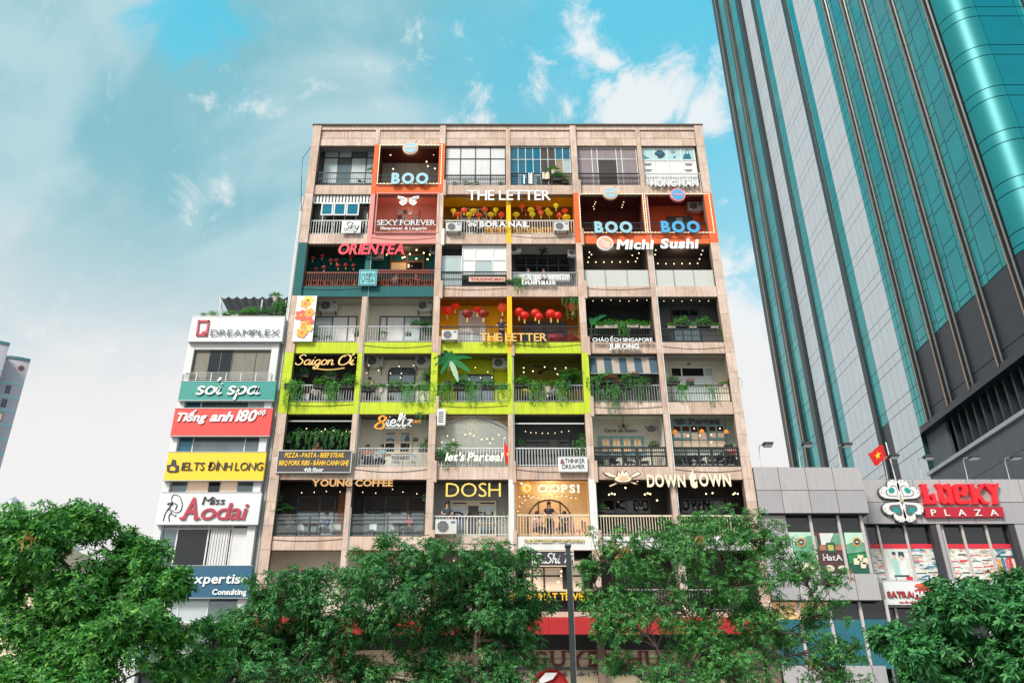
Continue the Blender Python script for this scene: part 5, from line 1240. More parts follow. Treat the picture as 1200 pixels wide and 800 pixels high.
# menu board
t, X0, X1, Z0, Z1, Y = sign('menu_board', 'dark menu board with two yellow lines and one white line of lettering', 'sign board', '5', 22, 546, 392, 660, YF-.2)
MB().box(X0, X1, Y, Y+.08, Z0, Z1).obj('board', sgn_dark, t); q = MB()
for zz in (Z0, Z1-.05): q.box(X0-.03, X1+.03, Y-.03, Y+.1, zz, zz+.05)
for xx in (X0-.03, X1-.02): q.box(xx, xx+.05, Y-.028, Y+.098, Z0+.05, Z1-.05)
q.obj('frame', gmetal, t); lyy = mat('letter_yellow', sr(245, 190, 30), .5, 0)
for txt, m, rc in (('PIZZA - PASTA - BEEF STEAK', lyy, (60, 558, 358, 582)), ('BBQ PORK RIBS - BÁNH CANH GHẸ', lyy, (30, 597, 380, 621)), ('4th floor', lw, (155, 633, 253, 652))):
    gl, tot = font_text(txt, .03, .04, shear=.12); place_text(gl, tot, t, *rect('5', *rc, Y), Y-.025, m, None, .02, join=True)
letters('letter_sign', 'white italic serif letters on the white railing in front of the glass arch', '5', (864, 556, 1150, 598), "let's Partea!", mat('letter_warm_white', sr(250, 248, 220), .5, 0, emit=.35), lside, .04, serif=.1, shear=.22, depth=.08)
t, X0, X1, Z0, Z1, Y = sign('name_board', 'white board with thin black capitals hanging on the white railing beside the drain strip', 'sign', '6', 265, 556, 407, 632, YS-.05)
MB().box(X0, X1, Y, Y+.14, Z0, Z1).obj('board', sgn_white, t)
q = MB()
for zz in (Z0+.0, Z1-.03): q.box(X0, X1, Y-.012, Y, zz, zz+.03)
q.obj('frame', gmetal, t)
gl, tot = font_text('THINKER', -.005, .03, track=.13); place_text(gl, tot, t, *rect('6', 297, 566, 394, 589, Y), Y-.02, lblack, None, .018, join=True); gl, tot = font_text('DREAMER', -.005, .03, track=.13); place_text(gl, tot, t, *rect('6', 285, 595, 394, 617, Y), Y-.02, lblack, None, .018, join=True)
gl, tot = font_text('&', .0, .03); place_text(gl, tot, t, *rect('6', 275, 568, 296, 592, Y), Y-.03, mat('letter_maroon', sr(130, 50, 50), .5, 0), None, .018)
# back-wall letters in the pale bays
Yb = bay_yb(6, 5)-.12
def teapot(x, z, s_, Y, m, label):
    t = thing('teapot_sign', label, 'sign', (x, Y, z-s_)); MB().prism(disc_poly(x, z, s_, s_*.72, 16), Y, Y+.05).obj('pot', m, t)
    MB().prism([(x-s_*.8, z-.1*s_), (x-s_*1.55, z+.55*s_), (x-s_*1.4, z+.62*s_), (x-s_*.7, z+.4*s_)], Y+.002, Y+.05).obj('spout', m, t)
    MB().prism([(x-s_*.4, z+.7*s_), (x, z+.95*s_), (x+s_*.4, z+.7*s_)], Y+.002, Y+.05).obj('lid', m, t); MB().tube([(x+s_*.8, Y+.02, z+.4*s_), (x+s_*1.4, Y+.02, z+.45*s_), (x+s_*1.3, Y+.02, z-.2*s_), (x+s_*.85, Y+.02, z-.3*s_)], s_*.09, 5).obj('handle', m, t)
letters('letter_sign', 'grey letters on the pale back wall above the blue framed grid window', 'P', (742, 56, 968, 106), 'Partea', mat('letter_slate', sr(104, 112, 116), .5, 0), lgrey, .03, serif=.1, depth=.05, Y=Yb)
x, z = CW('P', 680, 88, Yb); teapot(x, z, .20, Yb, MATS['letter_slate'], 'grey teapot emblem on the wall above the grid window')
Yb = bay_yb(6, 4)-.12
letters('letter_sign', 'grey script letters on the back wall above four blue shutters', 'P', (115, 138, 358, 162), 'Cafe de Saem', MATS['letter_slate'], lgrey, .03, serif=.08, shear=.1, depth=.05, Y=Yb, join=True)
x, z = CW('P', 465, 140, YF+.8); teapot(x, z, .22, YF+.8, lgrey, 'dark teapot emblem at the right of the bay with four blue shutters')
letters('letter_sign', 'wooden capitals across the column between the two dark cafe bays', '7', (262, 86, 642, 117), 'YOUNG COFFEE', lbrown, lds, .05, serif=.1, depth=.14, Y=YS-.06)
letters('letter_sign', 'large yellow capitals in front of the grey bay with an outdoor air conditioner', '7', (890, 98, 1147, 167), 'DOSH', lyel, mat('letter_gold_side', sr(150, 120, 60), .5, 0), .01, depth=.1, track=.12)
letters('wall_lettering', 'dark lettering on the window behind the big yellow capitals', '7', (925, 235, 1112, 268), 'DASH', dark, None, .03, depth=.02, Y=bay_yb(7, 2)-.16)
letters('wall_lettering', 'faint dark lettering on the window of the right dark cafe bay', '7', (515, 222, 680, 245), 'COFFEE', lblack, None, .03, depth=.02, Y=bay_yb(7, 1)-.16)
t = letters('letter_sign', 'cream bubbly letters and a round orange logo in the warmly lit bay', '8', (160, 109, 357, 147), 'OOPS!', lcream, lside, .07, depth=.1, track=.16)
x, z = CW('8', 110, 127, YS); R_ = CW('8', 138, 127, YS)[0]-x; MB().lathe([(R_, YS), (R_, YS+.08)], (x, 0, z), 22, ax='y').obj('logo_disc', lorange, t); MB().lathe([(R_*.62, YS-.012), (R_*.62, YS)], (x, 0, z), 18, ax='y').obj('logo_ring', lcream, t); MB().lathe([(R_*.42, YS-.02), (R_*.42, YS-.012)], (x, 0, z), 18, ax='y').obj('logo_centre', lorange, t)
MB().prism([(x-R_*1.15, z+R_*1.0), (x-R_*.75, z+R_*1.0), (x-R_*.6, z+R_*.6), (x-R_*1.0, z+R_*.6)], YS-.005, YS+.06).obj('logo_dot', lcream, t); MB().prism([(x+R_*.2, z-R_*.9), (x+R_*.85, z-R_*1.25), (x+R_*.8, z-R_*.5)], YS+.003, YS+.07).obj('logo_tail', lorange, t)
letters('letter_sign', 'small gold capitals on the white band under the warmly lit bay', '8', (97, 362, 377, 381), 'THE BEST DESSERT FORM TAIWAN', mat('letter_pale_gold', sr(238, 214, 150), .5, 0), lds, .04, depth=.05, Y=YF-.07)
# restaurant sign with crossed spatulas
t = letters('letter_sign', 'cream block capitals over the dark bays at the lower right', '8', (672, 62, 852, 119), 'DOWN', lcream, lds, .05, depth=.13, Y=YS-.06)
letters('', '', '8', (868, 40, 906, 117), 't', lcream, lds, .1, depth=.13, Y=YS-.06, parent=t); letters('', '', '8', (917, 58, 1065, 116), 'OWN', lcream, lds, .05, depth=.13, Y=YS-.06, parent=t)
t = thing('grill_emblem', 'cream emblem of a flaming pan over crossed spatulas beside the block capitals', 'sign', (*CW('8', 555, 90, YS)[:1], YS-.05, CW('8', 555, 130, YS)[1]))
def P_(x, y): return CW('P', x, y, YS-.05)
def epoly(pts, m, d0, d1, nm): MB().prism([P_(*p) for p in pts], YS-d0, YS-d1).obj(nm, m, t)
epoly([(100, 462), (140, 462), (205, 490), (360, 545), (365, 560), (340, 556), (200, 508), (150, 500), (120, 485)], lds, .09, .02, 'spatula_back'); epoly([(108, 466), (140, 466), (200, 492), (355, 548), (340, 552), (200, 504), (150, 495)], lcream, .12, .09, 'fork')
epoly([(145, 565), (300, 500), (320, 480), (365, 455), (385, 482), (335, 505), (310, 510), (155, 577)], lds, .14, .09, 'spatula_edge'); epoly([(150, 566), (302, 503), (324, 484), (363, 462), (379, 480), (333, 500), (308, 506), (156, 572)], lcream, .16, .12, 'spatula')
ell = [(250+72*math.cos(2*math.pi*k/20), 522-34*math.sin(2*math.pi*k/20)) for k in range(20)]; epoly(ell, lds, .20, .15, 'pan_edge')
ell = [(250+62*math.cos(2*math.pi*k/20), 518-24*math.sin(2*math.pi*k/20)) for k in range(20)]; epoly(ell, lcream, .23, .20, 'pan')
epoly([(200, 500), (212, 455), (228, 478), (242, 432), (256, 468), (276, 452), (300, 500), (290, 512), (210, 512)], lds, .18, .14, 'flame_edge'); epoly([(207, 500), (215, 468), (230, 488), (243, 445), (255, 480), (276, 464), (293, 500)], lcream, .26, .23, 'flame')
epoly([(215, 520), (250, 500), (290, 515), (250, 535)], mat('letter_tan', sr(226, 186, 140), .5, 0), .255, .235, 'steak')
# sushi board
t, X0, X1, Z0, Z1, Y = sign('name_board', 'dark brown board with handwritten white letters above the lower balcony behind the lamp post', 'sign', '8', 135, 419, 328, 494, YF-.15)
MB().box(X0, X1, Y, Y+.08, Z0, Z1).obj('board', sgn_dark, t); q = MB()
for zz in (Z0, Z1-.04): q.box(X0-.02, X1+.02, Y-.03, Y+.09, zz, zz+.04)
for xx in (X0-.02, X1-.02): q.box(xx, xx+.04, Y-.028, Y+.088, Z0+.04, Z1-.04)
q.obj('frame', cream, t)
gl, tot = pen_text('SuShi 79', .13, .03, .2, .4); place_text(gl, tot, t, *rect('8', 142, 432, 322, 478, Y), Y-.03, lw, None, .025)
letters('letter_sign', 'row of yellow capitals on the dark railing low on the apartment block', 'Z', (576, 694, 692, 702.5), 'QUÁN ĂN NHẬT TẾ VIỆT', lyy, lds, .05, depth=.06, Y=YF-.1)
letters('letter_sign', 'row of yellow capitals half hidden by the middle tree', 'Z', (525, 694, 560, 702.5), 'MÓN ĂN', lyy, lds, .05, depth=.06, Y=YF-.1)
# ground floor
lmar = mat('letter_dark_red', sr(104, 32, 38), .5, 0)
letters('letter_sign', 'huge dark red serif capitals with white edges on the ground floor shop front', 'Z', (600, 762, 790, 780), 'NGUYEN HUE', lmar, sgn_white, .04, serif=.16, depth=.08, Y=YF+.45, track=.2)
letters('wall_lettering', 'blue address line under the dark red capitals on the shop front', 'Z', (601, 786.5, 800, 791), 'Số 42 Nguyễn Huệ, Quận 1, TPHCM. ĐT/Fax: 08.38.225.796', mat('letter_navy', sr(36, 50, 110), .5, 0), None, .02, depth=.02, Y=YF+.52, join=True)
x, z = W(645, 806, YF+.4); t = thing('round_sign', 'red ball-shaped emblem with white swirls on the ground floor front', 'sign', (x, YF+.3, z-.7)); MB().lathe([(.78, YF+.3), (.7, YF+.2), (.78, YF+.52)], (x, 0, z), 20, ax='y').obj('disc', redfab, t)
MB().prism([(x-.6, z+.2), (x-.2, z+.6), (x+.3, z+.6), (x+.1, z+.35), (x-.3, z+.2)], YF+.16, YF+.195).obj('swirl', lw, t)
# ================================================================== boards on the narrow office building
def oboard(k, x0, y0, x1, y1, m, label, d=.18):
    Y = YL-.12; X0, X1, Z0, Z1 = rect(k, x0, y0, x1, y1, Y); X1 = min(X1, XL-.16); t = thing('sign_board', label, 'sign board', ((X0+X1)/2, Y, Z0)); MB().box(X0, X1, Y, Y+d, Z0, Z1).obj('board', m, t)
    q = MB(); q.box(X0-.01, X1+.01, Y-.02, Y+d+.01, Z0-.03, Z0-.001); q.box(X0-.01, X1+.01, Y-.02, Y+d+.01, Z1+.001, Z1+.03); q.obj('frame', gmetal, t); return t, X0, X1, Z0, Z1, Y
t, X0, X1, Z0, Z1, Y = oboard('A', 265, 155, 828, 298, sgn_white, 'white board with a red door-shaped logo and navy capitals atop the narrow office building', .5)
gl, tot = font_text('DREAMPLEX', -.01, .05, track=.12); place_text(gl, tot, t, *rect('A', 387, 232, 790, 270, Y), Y-.1, mat('letter_navy_steel', sr(52, 70, 92), .4, 0), lside, .04)
lrd = mat('logo_red', sr(184, 36, 62), .5, 0)
for pts in (((298, 262), (310, 175), (320, 175), (309, 262)), ((310, 175), (378, 175), (376, 187), (318, 187)), ((368, 180), (378, 176), (364, 268), (352, 262)), ((298, 256), (362, 256), (362, 268), (298, 268)), ((325, 257), (338, 240), (356, 238), (354, 258))):
    MB().prism([CW('A', *p, Y-.06) for p in pts], Y-.08, Y-.002).obj('logo_part', lrd, t)
t, X0, X1, Z0, Z1, Y = oboard('A', 203, 534, 770, 644, mat('board_teal', sr(14, 142, 132), .5, .04), 'teal board with white rounded letters on the narrow office building')
gl, tot = pen_text('so,i', .12, .05, .15, .1); a = rect('A', 300, 562, 448, 610, Y); place_text(gl, tot, t, a[0], a[1], a[2], a[3]+.33, Y-.08, lw, lside, .035)
gl, tot = pen_text('spa', .12, .05, .15, .1); a = rect('A', 482, 562, 668, 610, Y); place_text(gl, tot, t, a[0], a[1], a[2], a[3]+.33, Y-.08, lw, lside, .035)
t, X0, X1, Z0, Z1, Y = oboard('A', 162, 692, 748, 852, mat('board_red', sr(226, 58, 52), .5, .04), 'red board with white script and a number on the narrow office building')
a = rect('B', 160, -42, 522, 20, Y); Wd = a[1]-a[0]
gl, tot = font_text('Tiếng', .035, .05, shear=.28, track=.03); place_text(gl, tot, t, a[0], a[0]+Wd*.34, a[2]+.1, a[3]-.25, Y-.06, lw, None, .05)
gl, tot = font_text('anh', .035, .05, shear=.28, track=.03); place_text(gl, tot, t, a[0]+Wd*.39, a[0]+Wd*.64, a[2]+.1, a[3]-.2, Y-.06, lw, None, .05)
gl, tot = font_text('180', .03, .05, shear=.25, track=.03); place_text(gl, tot, t, a[0]+Wd*.68, a[0]+Wd*.90, a[2]+.1, a[3]-.1, Y-.06, lw, None, .05)
gl, tot = font_text('độ', .03, .05, shear=.25); place_text(gl, tot, t, a[0]+Wd*.92, a[1]+.02, a[3]-.36, a[3]-.12, Y-.06, lw, None, .05, join=True)
t, X0, X1, Z0, Z1, Y = oboard('B', 120, 138, 522, 252, mat('board_yellow', sr(250, 204, 20), .5, .04), 'yellow board with dark capitals on the narrow office building')
gl, tot = font_text('IELTS ĐÌNH LONG', .0, .05, shear=.05, track=.08); place_text(gl, tot, t, *rect('B', 185, 178, 516, 212, Y), Y-.05, lblack, None, .04)
X_ = lambda x, y: CW('B', x, y, Y-.03)
MB().prism([X_(*p) for p in ((124, 215), (124, 190), (140, 188), (146, 166), (160, 170), (160, 188), (172, 192), (172, 215), (160, 220), (134, 220))], Y-.04, Y-.002).obj('logo', lblack, t); MB().prism([X_(*p) for p in ((136, 212), (138, 198), (152, 196), (160, 205), (156, 214))], Y-.05, Y-.042).obj('logo_cutout', MATS['board_yellow'], t)
t, X0, X1, Z0, Z1, Y = oboard('B', 92, 303, 502, 431, sgn_white, 'white board with a sketched female figure and red and black serif lettering')
gl, tot = font_text('A', .02, .05, shear=.1, serif=.2); place_text(gl, tot, t, *rect('B', 192, 320, 258, 412, Y), Y-.08, lrd, lblack, .03)
gl, tot = font_text('odai', .01, .05, shear=.15, serif=.1, track=.02); a = rect('B', 262, 342, 446, 412, Y); place_text(gl, tot, t, *a, Y-.08, lrd, lblack, .03)
gl, tot = font_text('Miss', -.005, .05, shear=.12, serif=.1, track=.1); place_text(gl, tot, t, *rect('B', 270, 320, 360, 350, Y), Y-.06, lblack, None, .05)
def stroke3(pts, wd, m, nm, par, k, Y):
    p = smooth_line([CW(k, *q_, Y) for q_ in pts], 5); v, f = ribbon(p, wd, .01, .4); q = MB(); q.v = [(a_, Y-c_, b_) for a_, b_, c_ in v]; q.f = f; q.mi = [0]*len(f); q.obj(nm, m, par)
for pts, wd in (([(108, 418), (116, 390), (124, 376)], .04), ([(134, 420), (132, 398), (142, 382), (132, 366)], .05), ([(124, 376), (134, 364), (142, 350)], .07), ([(126, 352), (134, 346), (146, 350), (142, 340)], .09), ([(142, 372), (160, 384), (180, 376), (187, 352)], .04), ([(150, 310), (176, 318), (187, 352)], .04), ([(150, 310), (142, 330), (150, 345)], .03), ([(140, 385), (158, 398), (160, 392)], .05), ([(150, 345), (165, 352), (158, 372)], .05)):
    stroke3(pts, wd, lblack, 'figure_line', t, 'B', Y-.015)
t, X0, X1, Z0, Z1, Y = oboard('B', 130, 601, 474, 730, mat('board_blue', sr(22, 88, 120), .5, .05), 'dark blue board with two lines of white lettering partly behind the left tree')
gl, tot = font_text('Expertise', .02, .04, shear=.06); place_text(gl, tot, t, *rect('B', 205, 632, 455, 672, Y), Y-.05, lw, None, .04)
gl, tot = font_text('Consulting', .03, .04); place_text(gl, tot, t, *rect('B', 310, 695, 450, 718, Y), Y-.05, lw, None, .04)
# ================================================================== plaza signs
t, X0, X1, Z0, Z1, Y = sign('plaza_letters', 'big red display capitals above a red plate with spaced white capitals on the grey plaza', 'sign', 'V', 405, 85, 1060, 250, YP2-.14)
GL = {  # chunky display letters with curls, drawn as polygons in crop coordinates
 'L': [[(403, 88), (462, 88), (458, 104), (484, 218), (508, 218), (516, 200), (500, 198), (490, 184), (496, 168), (514, 164), (528, 174), (550, 250), (440, 252), (444, 236), (416, 104)]],
 'U': [[(528, 86), (580, 86), (605, 195), (625, 205), (640, 192), (622, 130), (600, 128), (584, 108), (596, 90), (640, 84), (652, 90), (690, 250), (650, 252), (640, 240), (610, 252), (580, 238), (556, 130)]],
 'C': [[(672, 100), (690, 88), (780, 88), (795, 100), (802, 150), (788, 180), (760, 186), (738, 172), (740, 160), (752, 150), (756, 122), (748, 110), (722, 110), (716, 122), (738, 215), (755, 224), (808, 218), (825, 225), (822, 246), (740, 252), (710, 244), (698, 228)]],
 'K': [[(795, 88), (860, 86), (850, 100), (862, 150), (905, 98), (890, 88), (940, 84), (930, 110), (895, 150), (900, 175), (950, 232), (985, 240), (985, 250), (930, 252), (878, 196), (885, 240), (895, 250), (838, 252), (850, 238), (818, 110)]],
 'Y': [[(925, 86), (990, 84), (1000, 100), (1012, 120), (1020, 104), (995, 92), (1055, 80), (1052, 100), (1038, 150), (1048, 235), (1062, 250), (1005, 252), (1016, 236), (1005, 170), (950, 110)]]}
for ch, polys in GL.items():
    for p in polys: MB().prism([CW('V', *q_, Y) for q_ in p], Y-.10, Y+.12).obj('letter', [mat('letter_plaza_red', sr(232, 34, 46), .4, 0, emit=.08)], t)
q = MB(); q.prism([CW('V', *p, Y) for p in ((443, 278), (1090, 275), (1104, 356), (460, 362))], Y-.04, Y+.12); q.obj('plate', mat('plate_red', sr(190, 30, 52), .45, .04), t)
gl, tot = font_text('PLAZA', .0, .04, track=1.0); a = rect('V', 503, 290, 1055, 346, Y-.08); place_text(gl, tot, t, *a, Y-.09, lw, None, .04)
# clover
t = thing('clover_emblem', 'white four-leaf clover emblem with teal hearts left of the red plaza lettering', 'sign', (*CW('V', 255, 220, YP2-.1)[:1], YP2-.1, CW('V', 255, 375, YP2-.1)[1]))
cx, cz = CW('V', 257, 220, YP2-.2)
chrome = mat('clover_white', sr(228, 226, 224), .35, .1, 8); rimd = mat('clover_rim', sr(70, 68, 72), .5, 0); lace = mat('clover_lace', sr(120, 116, 116), .5, 0); teald = mat('clover_teal', sr(20, 150, 142), .4, 0); gdk = mat('clover_grey', sr(96, 104, 104), .5, 0)
def heart(s_, n=24):
    r_ = []
    for k in range(n):
        a = 2*math.pi*k/n; x = 16*math.sin(a)**3; z = 13*math.cos(a)-5*math.cos(2*a)-2*math.cos(3*a)-math.cos(4*a); r_.append((x/17*s_, (z+17)/34*s_*1.9))
    return r_
S0 = .62
for ang in (38, -38, 142, -142):
    c_, s_ = math.cos(math.radians(-ang)), math.sin(math.radians(-ang))
    def tr_(pts, off=0.0): return [(cx+(x*c_-(z+off)*s_), cz+(x*s_+(z+off)*c_)) for x, z in pts]
    MB().prism(tr_(heart(S0*1.08), -.02), YP2-.14, YP2-.02).obj('leaf_rim', rimd, t); MB().prism(tr_(heart(S0), .02), YP2-.20, YP2-.14).obj('leaf', chrome, t)
    MB().prism(tr_(heart(S0*.58), .20), YP2-.212, YP2-.20).obj('heart_rim', lace, t); MB().prism(tr_(heart(S0*.50), .24), YP2-.222, YP2-.212).obj('heart_field', gdk if abs(ang) > 90 else chrome, t); MB().prism(tr_(disc_poly(0, .62, .16, .13, 12)), YP2-.235, YP2-.222).obj('heart_stone', teald, t)
    for k in range(6):
        a = math.radians(-75+30*k); px_, pz_ = .46*math.sin(a), .78+.26*math.cos(a)
        p = tr_([(px_, pz_)])[0]; MB().lathe([(.03, YP2-.21), (.03, YP2-.2)], (p[0], 0, p[1]), 7, ax='y').obj('lace_curl', lace, t)
MB().lathe([(.09, YP2-.26), (.09, YP2-.14)], (cx, 0, cz), 10, ax='y').obj('centre_boss', mat('clover_gold', sr(200, 180, 140), .4, 0), t)
# mart sign board
Ym = YP2-.2
X0, X1, Z0, Z1 = rect('Z', 1036, 681, 1128, 708, Ym); X0 = W(1037, 695, Ym)[0]
t = thing('sign_board', 'white supermarket board with red letters and a fruit emblem under the plaza windows', 'sign board', ((X0+X1)/2, Ym, Z0)); MB().box(X0, X1, Ym, Ym+.25, Z0, Z1).obj('board', sgn_white, t)
sred = mat('mart_red', sr(176, 52, 60), .45, .05)
def mp(pts, m, d0, d1, nm): MB().prism([CW('U', *p, Ym) for p in pts], Ym-d0, Ym-d1).obj(nm, m, t)
mp([(430, 520), (480, 515), (540, 555), (560, 600), (540, 600), (500, 560)], mat('mart_green', sr(20, 140, 96), .5, 0), .03, .002, 'leaf'); mp([(385, 548), (400, 530), (450, 528), (510, 550), (545, 590), (480, 570)], mat('mart_orange', sr(226, 90, 50), .5, 0), .045, .031, 'leaf')
mp([(462+100*math.cos(2*math.pi*k/20)+8, 606-50*math.sin(2*math.pi*k/20)) for k in range(20)], sred, .07, .046, 'oval')
gl, tot = font_text('SATRA', .05, .04); place_text(gl, tot, t, *rect('U', 185, 585, 372, 628, Ym), Ym-.08, sred, lds, .07); gl, tot = font_text('MART', .04, .04); place_text(gl, tot, t, *rect('U', 378, 585, 535, 628, Ym), Ym-.12, sgn_white, None, .04)
gl, tot = font_text('mua sắm mỗi ngày', .02, .04); place_text(gl, tot, t, *rect('U', 275, 655, 430, 672, Ym), Ym-.02, sred, None, .018, join=True)

# ================================================================== balcony furniture
def mk_ac():
    o = thing('air_conditioner', '', 'air conditioner', (0, 0, 0)); acw = mat('ac_casing', sr(206, 204, 198), .5, .06, 4)
    MB().box(-.42, .42, 0, .3, 0, .58).obj('casing', acw, o); MB().lathe([(.22, -.012), (.22, .0)], (-.12, 0, .29), 18, ax='y').obj('fan_opening', dmetal, o)
    q = MB()
    for r_ in (.22, .15, .08): q.lathe([(r_, -.03), (r_, -.018), (r_-.015, -.018), (r_-.015, -.03), (r_, -.03)], (-.12, 0, .29), 18, ax='y', cap=False)
    for k in range(4):
        a = math.pi*k/4; q.tube([(-.12-.22*math.cos(a), -.024, .29-.22*math.sin(a)), (-.12+.22*math.cos(a), -.024, .29+.22*math.sin(a))], .006, 4)
    q.obj('fan_grille', gmetal, o); q = MB(); q.box(-.36, -.32, -.02, .42, -.05, -.002); q.box(.32, .36, -.02, .42, -.05, -.002); q.box(-.36, -.32, .38, .42, -.35, -.05); q.box(.32, .36, .38, .42, -.35, -.05); q.obj('bracket', dmetal, o)
    MB().box(.2, .36, -.006, .001, .42, .5).obj('badge', mat('badge_blue', sr(50, 90, 150), .5), o); return o
ac = Proto(mk_ac); ACG = 'outdoor air conditioner units'
def put_ac(k, cx, cy, Y, label, s=1.0):
    x, z = CW(k, cx, cy, Y); ac.put((x, Y, z-.29*s), label, ACG, scale=s)
put_ac('1', 884, 603, YF-.35, 'white air conditioner on the railing left of the butterfly logo', .95); put_ac('2', 314, 600, YF-.35, 'white air conditioner on the railing right of the yellow stools', .95)
put_ac('2', 1038, 492, YF+1.1, 'air conditioner hanging high in the rightmost orange bay', 1.0)
put_ac('3', 242, 368, YF+1.1, 'air conditioner high on the wall right of the flower banner', 1.15); put_ac('3', 745, 368, YF+1.1, 'air conditioner high on the wall above the palm pots', 1.0)
put_ac('3', 875, 520, YF-.35, 'white air conditioner on the railing below the leftmost red lantern', .95)
put_ac('5', 510, 98, YF+1.0, 'left one of two shaded air conditioners over the lime bay with a white wall', 1.0); put_ac('5', 755, 98, YF+1.0, 'right one of two shaded air conditioners over the lime bay with a white wall', 1.0); put_ac('5', 1143, 107, YF+1.0, 'air conditioner high on the lime inner wall beside the banana plant', 1.0)
put_ac('7', 890, 306, YF-.38, 'large air conditioner on the railing in front of the yellow capitals', 1.15)
put_ac('4', 62, 73, YF+.5, 'left of two small air conditioners at the ceiling of the grey cafe bay', .7); put_ac('4', 350, 90, YF+.5, 'right of two small air conditioners at the ceiling of the grey cafe bay', .7)
put_ac('3', 795, 80, YF+.7, 'small air conditioner at the right end of the right teal bay', .6)
put_ac('3', 496, 105, YF+.9, 'small air conditioner beside the column of the right teal bay', .8)
MB_ = MB(); x, z = CW('5', 845, 378, YF-.28)
t = thing('wall_speaker', 'small white boxed unit hanging at the upper left of the glass arch', 'appliance', (x, YF-.28, z-.45)); MB().box(x-.2, x+.2, YF-.28, YF-.02, z-.42, z+.42).obj('box', sgn_white, t); q = MB()
for k in range(6): q.box(x-.14, x+.1, YF-.295, YF-.279, z-.28+.1*k, z-.24+.1*k)
q.obj('grille', dmetal, t)
# lanterns
def mk_lantern(shape, m):
    def f():
        o = thing('lantern', '', 'lantern', (0, 0, 0))
        prof = {'round': [(.08, -.2), (.18, -.15), (.25, -.05), (.25, .05), (.18, .15), (.08, .2)], 'flat': [(.1, -.12), (.24, -.07), (.29, 0), (.24, .07), (.1, .12)], 'drop': [(.03, -.24), (.1, -.16), (.2, 0), (.24, .1), (.16, .17), (.06, .19)], 'cone': [(.06, -.14), (.22, -.10), (.24, -.04), (.12, .12), (.03, .26)]}[shape]
        MB().lathe(prof, n=16, ribs=.06).obj('shade', m, o); q = MB(); q.lathe([(.02, -.5), (.05, -.46), (.04, -.26), (.02, -.2)], n=6); q.obj('tassel', mat('tassel', sr(220, 170, 90), .8, 0), o)
        MB().box(-.006, .006, -.006, .006, .2, .75).obj('cord', lblack, o); return o
    return Proto(f)
lr = mat('lantern_red', sr(214, 34, 24), .55, .1, 5, emit=.15); ly = mat('lantern_yellow', sr(222, 196, 34), .55, .1, 5, emit=.15); lo_ = mat('lantern_orange', sr(226, 84, 52), .55, .1, 5, emit=.15); ldr = mat('lantern_dark_red', sr(150, 40, 30), .6, .1, 5)
LP = {(s, c): mk_lantern(s, m) for s in ('round', 'flat', 'drop', 'cone') for c, m in (('red', lr), ('yellow', ly), ('orange', lo_), ('dark red', ldr))}
def lant(k, x_, y_, s, c, label, grp, Y=YF+.7, sc=1.0):
    x, z = CW(k, x_, y_, Y); LP[(s, c)].put((x, Y, z), label, grp, scale=sc)
G1 = 'yellow and orange lanterns in the upper yellow bays'
A1 = [('1', 883, 520, 'drop', 'yellow'), ('1', 908, 537, 'flat', 'orange'), ('1', 941, 515, 'round', 'orange'), ('1', 968, 538, 'flat', 'yellow'), ('1', 993, 518, 'flat', 'yellow'), ('1', 1022, 540, 'flat', 'orange'), ('1', 1052, 510, 'round', 'orange'), ('1', 1086, 537, 'flat', 'yellow'), ('1', 1112, 515, 'drop', 'yellow'), ('1', 1142, 538, 'round', 'orange')]
ow = ['leftmost', 'second from left', 'third from left', 'fourth from left', 'fifth from left', 'sixth from left', 'seventh from left', 'eighth from left', 'ninth from left', 'tenth from left', 'eleventh from left', 'twelfth from left']
for i, (k, a, b, s, c) in enumerate(A1): lant(k, a, b, s, c, '%s %s lantern, %s in the bay with the butterfly logo' % (s, c, ow[i] if i < len(A1)-1 else 'rightmost'), G1, sc=.72)
A2 = [(68, 537, 'flat', 'yellow'), (100, 492, 'cone', 'orange'), (120, 518, 'round', 'dark red'), (148, 512, 'flat', 'yellow'), (156, 536, 'round', 'yellow'), (190, 500, 'round', 'orange'), (203, 530, 'drop', 'orange'), (238, 514, 'cone', 'yellow'), (248, 532, 'flat', 'yellow'), (284, 492, 'drop', 'yellow'), (301, 541, 'cone', 'orange'), (331, 517, 'flat', 'orange')]
for i, (a, b, s, c) in enumerate(A2): lant('2', a, b, s, c, '%s %s lantern, %s in the right yellow bay of the upper pair' % (s, c, ow[i] if i < 11 else 'last'), G1, Y=YF+.5+.2*(i % 3), sc=.72)
lant('2', 340, 553, 'flat', 'yellow', 'flat yellow lantern lowest of all beside the yellow column of the upper pair', G1, sc=.85)
G2 = 'red lanterns in the lower yellow bays'
A3 = [('3', 862, 395, 'round', 'red', 1.1), ('3', 905, 371, 'flat', 'red', .9), ('3', 968, 410, 'round', 'dark red', 1.1), ('3', 1020, 390, 'flat', 'red', .9), ('3', 1052, 410, 'round', 'dark red', 1.1), ('3', 1150, 378, 'round', 'orange', 1.1)]
for i, (k, a, b, s, c, sc) in enumerate(A3): lant(k, a, b, s, c, '%s lantern, %s in the yellow walled bay of the lower pair' % (c, ow[i] if i < 5 else 'rightmost'), G2, sc=sc)
A4 = [(78, 388, 1.1), (106, 405, 1.0), (160, 393, 1.0), (178, 410, .9), (238, 397, 1.1), (272, 405, .9), (347, 360, 1.1)]
for i, (a, b, sc) in enumerate(A4): lant('4', a, b, 'round', 'red', 'red lantern, %s in the brown walled bay above the gold letters' % (ow[i] if i < 6 else 'rightmost and highest'), G2, sc=sc, Y=YF+.6)
A5 = [(162, 122), (212, 112), (258, 135), (288, 135), (362, 115), (336, 160), (376, 163), (296, 163), (222, 172), (178, 180)]
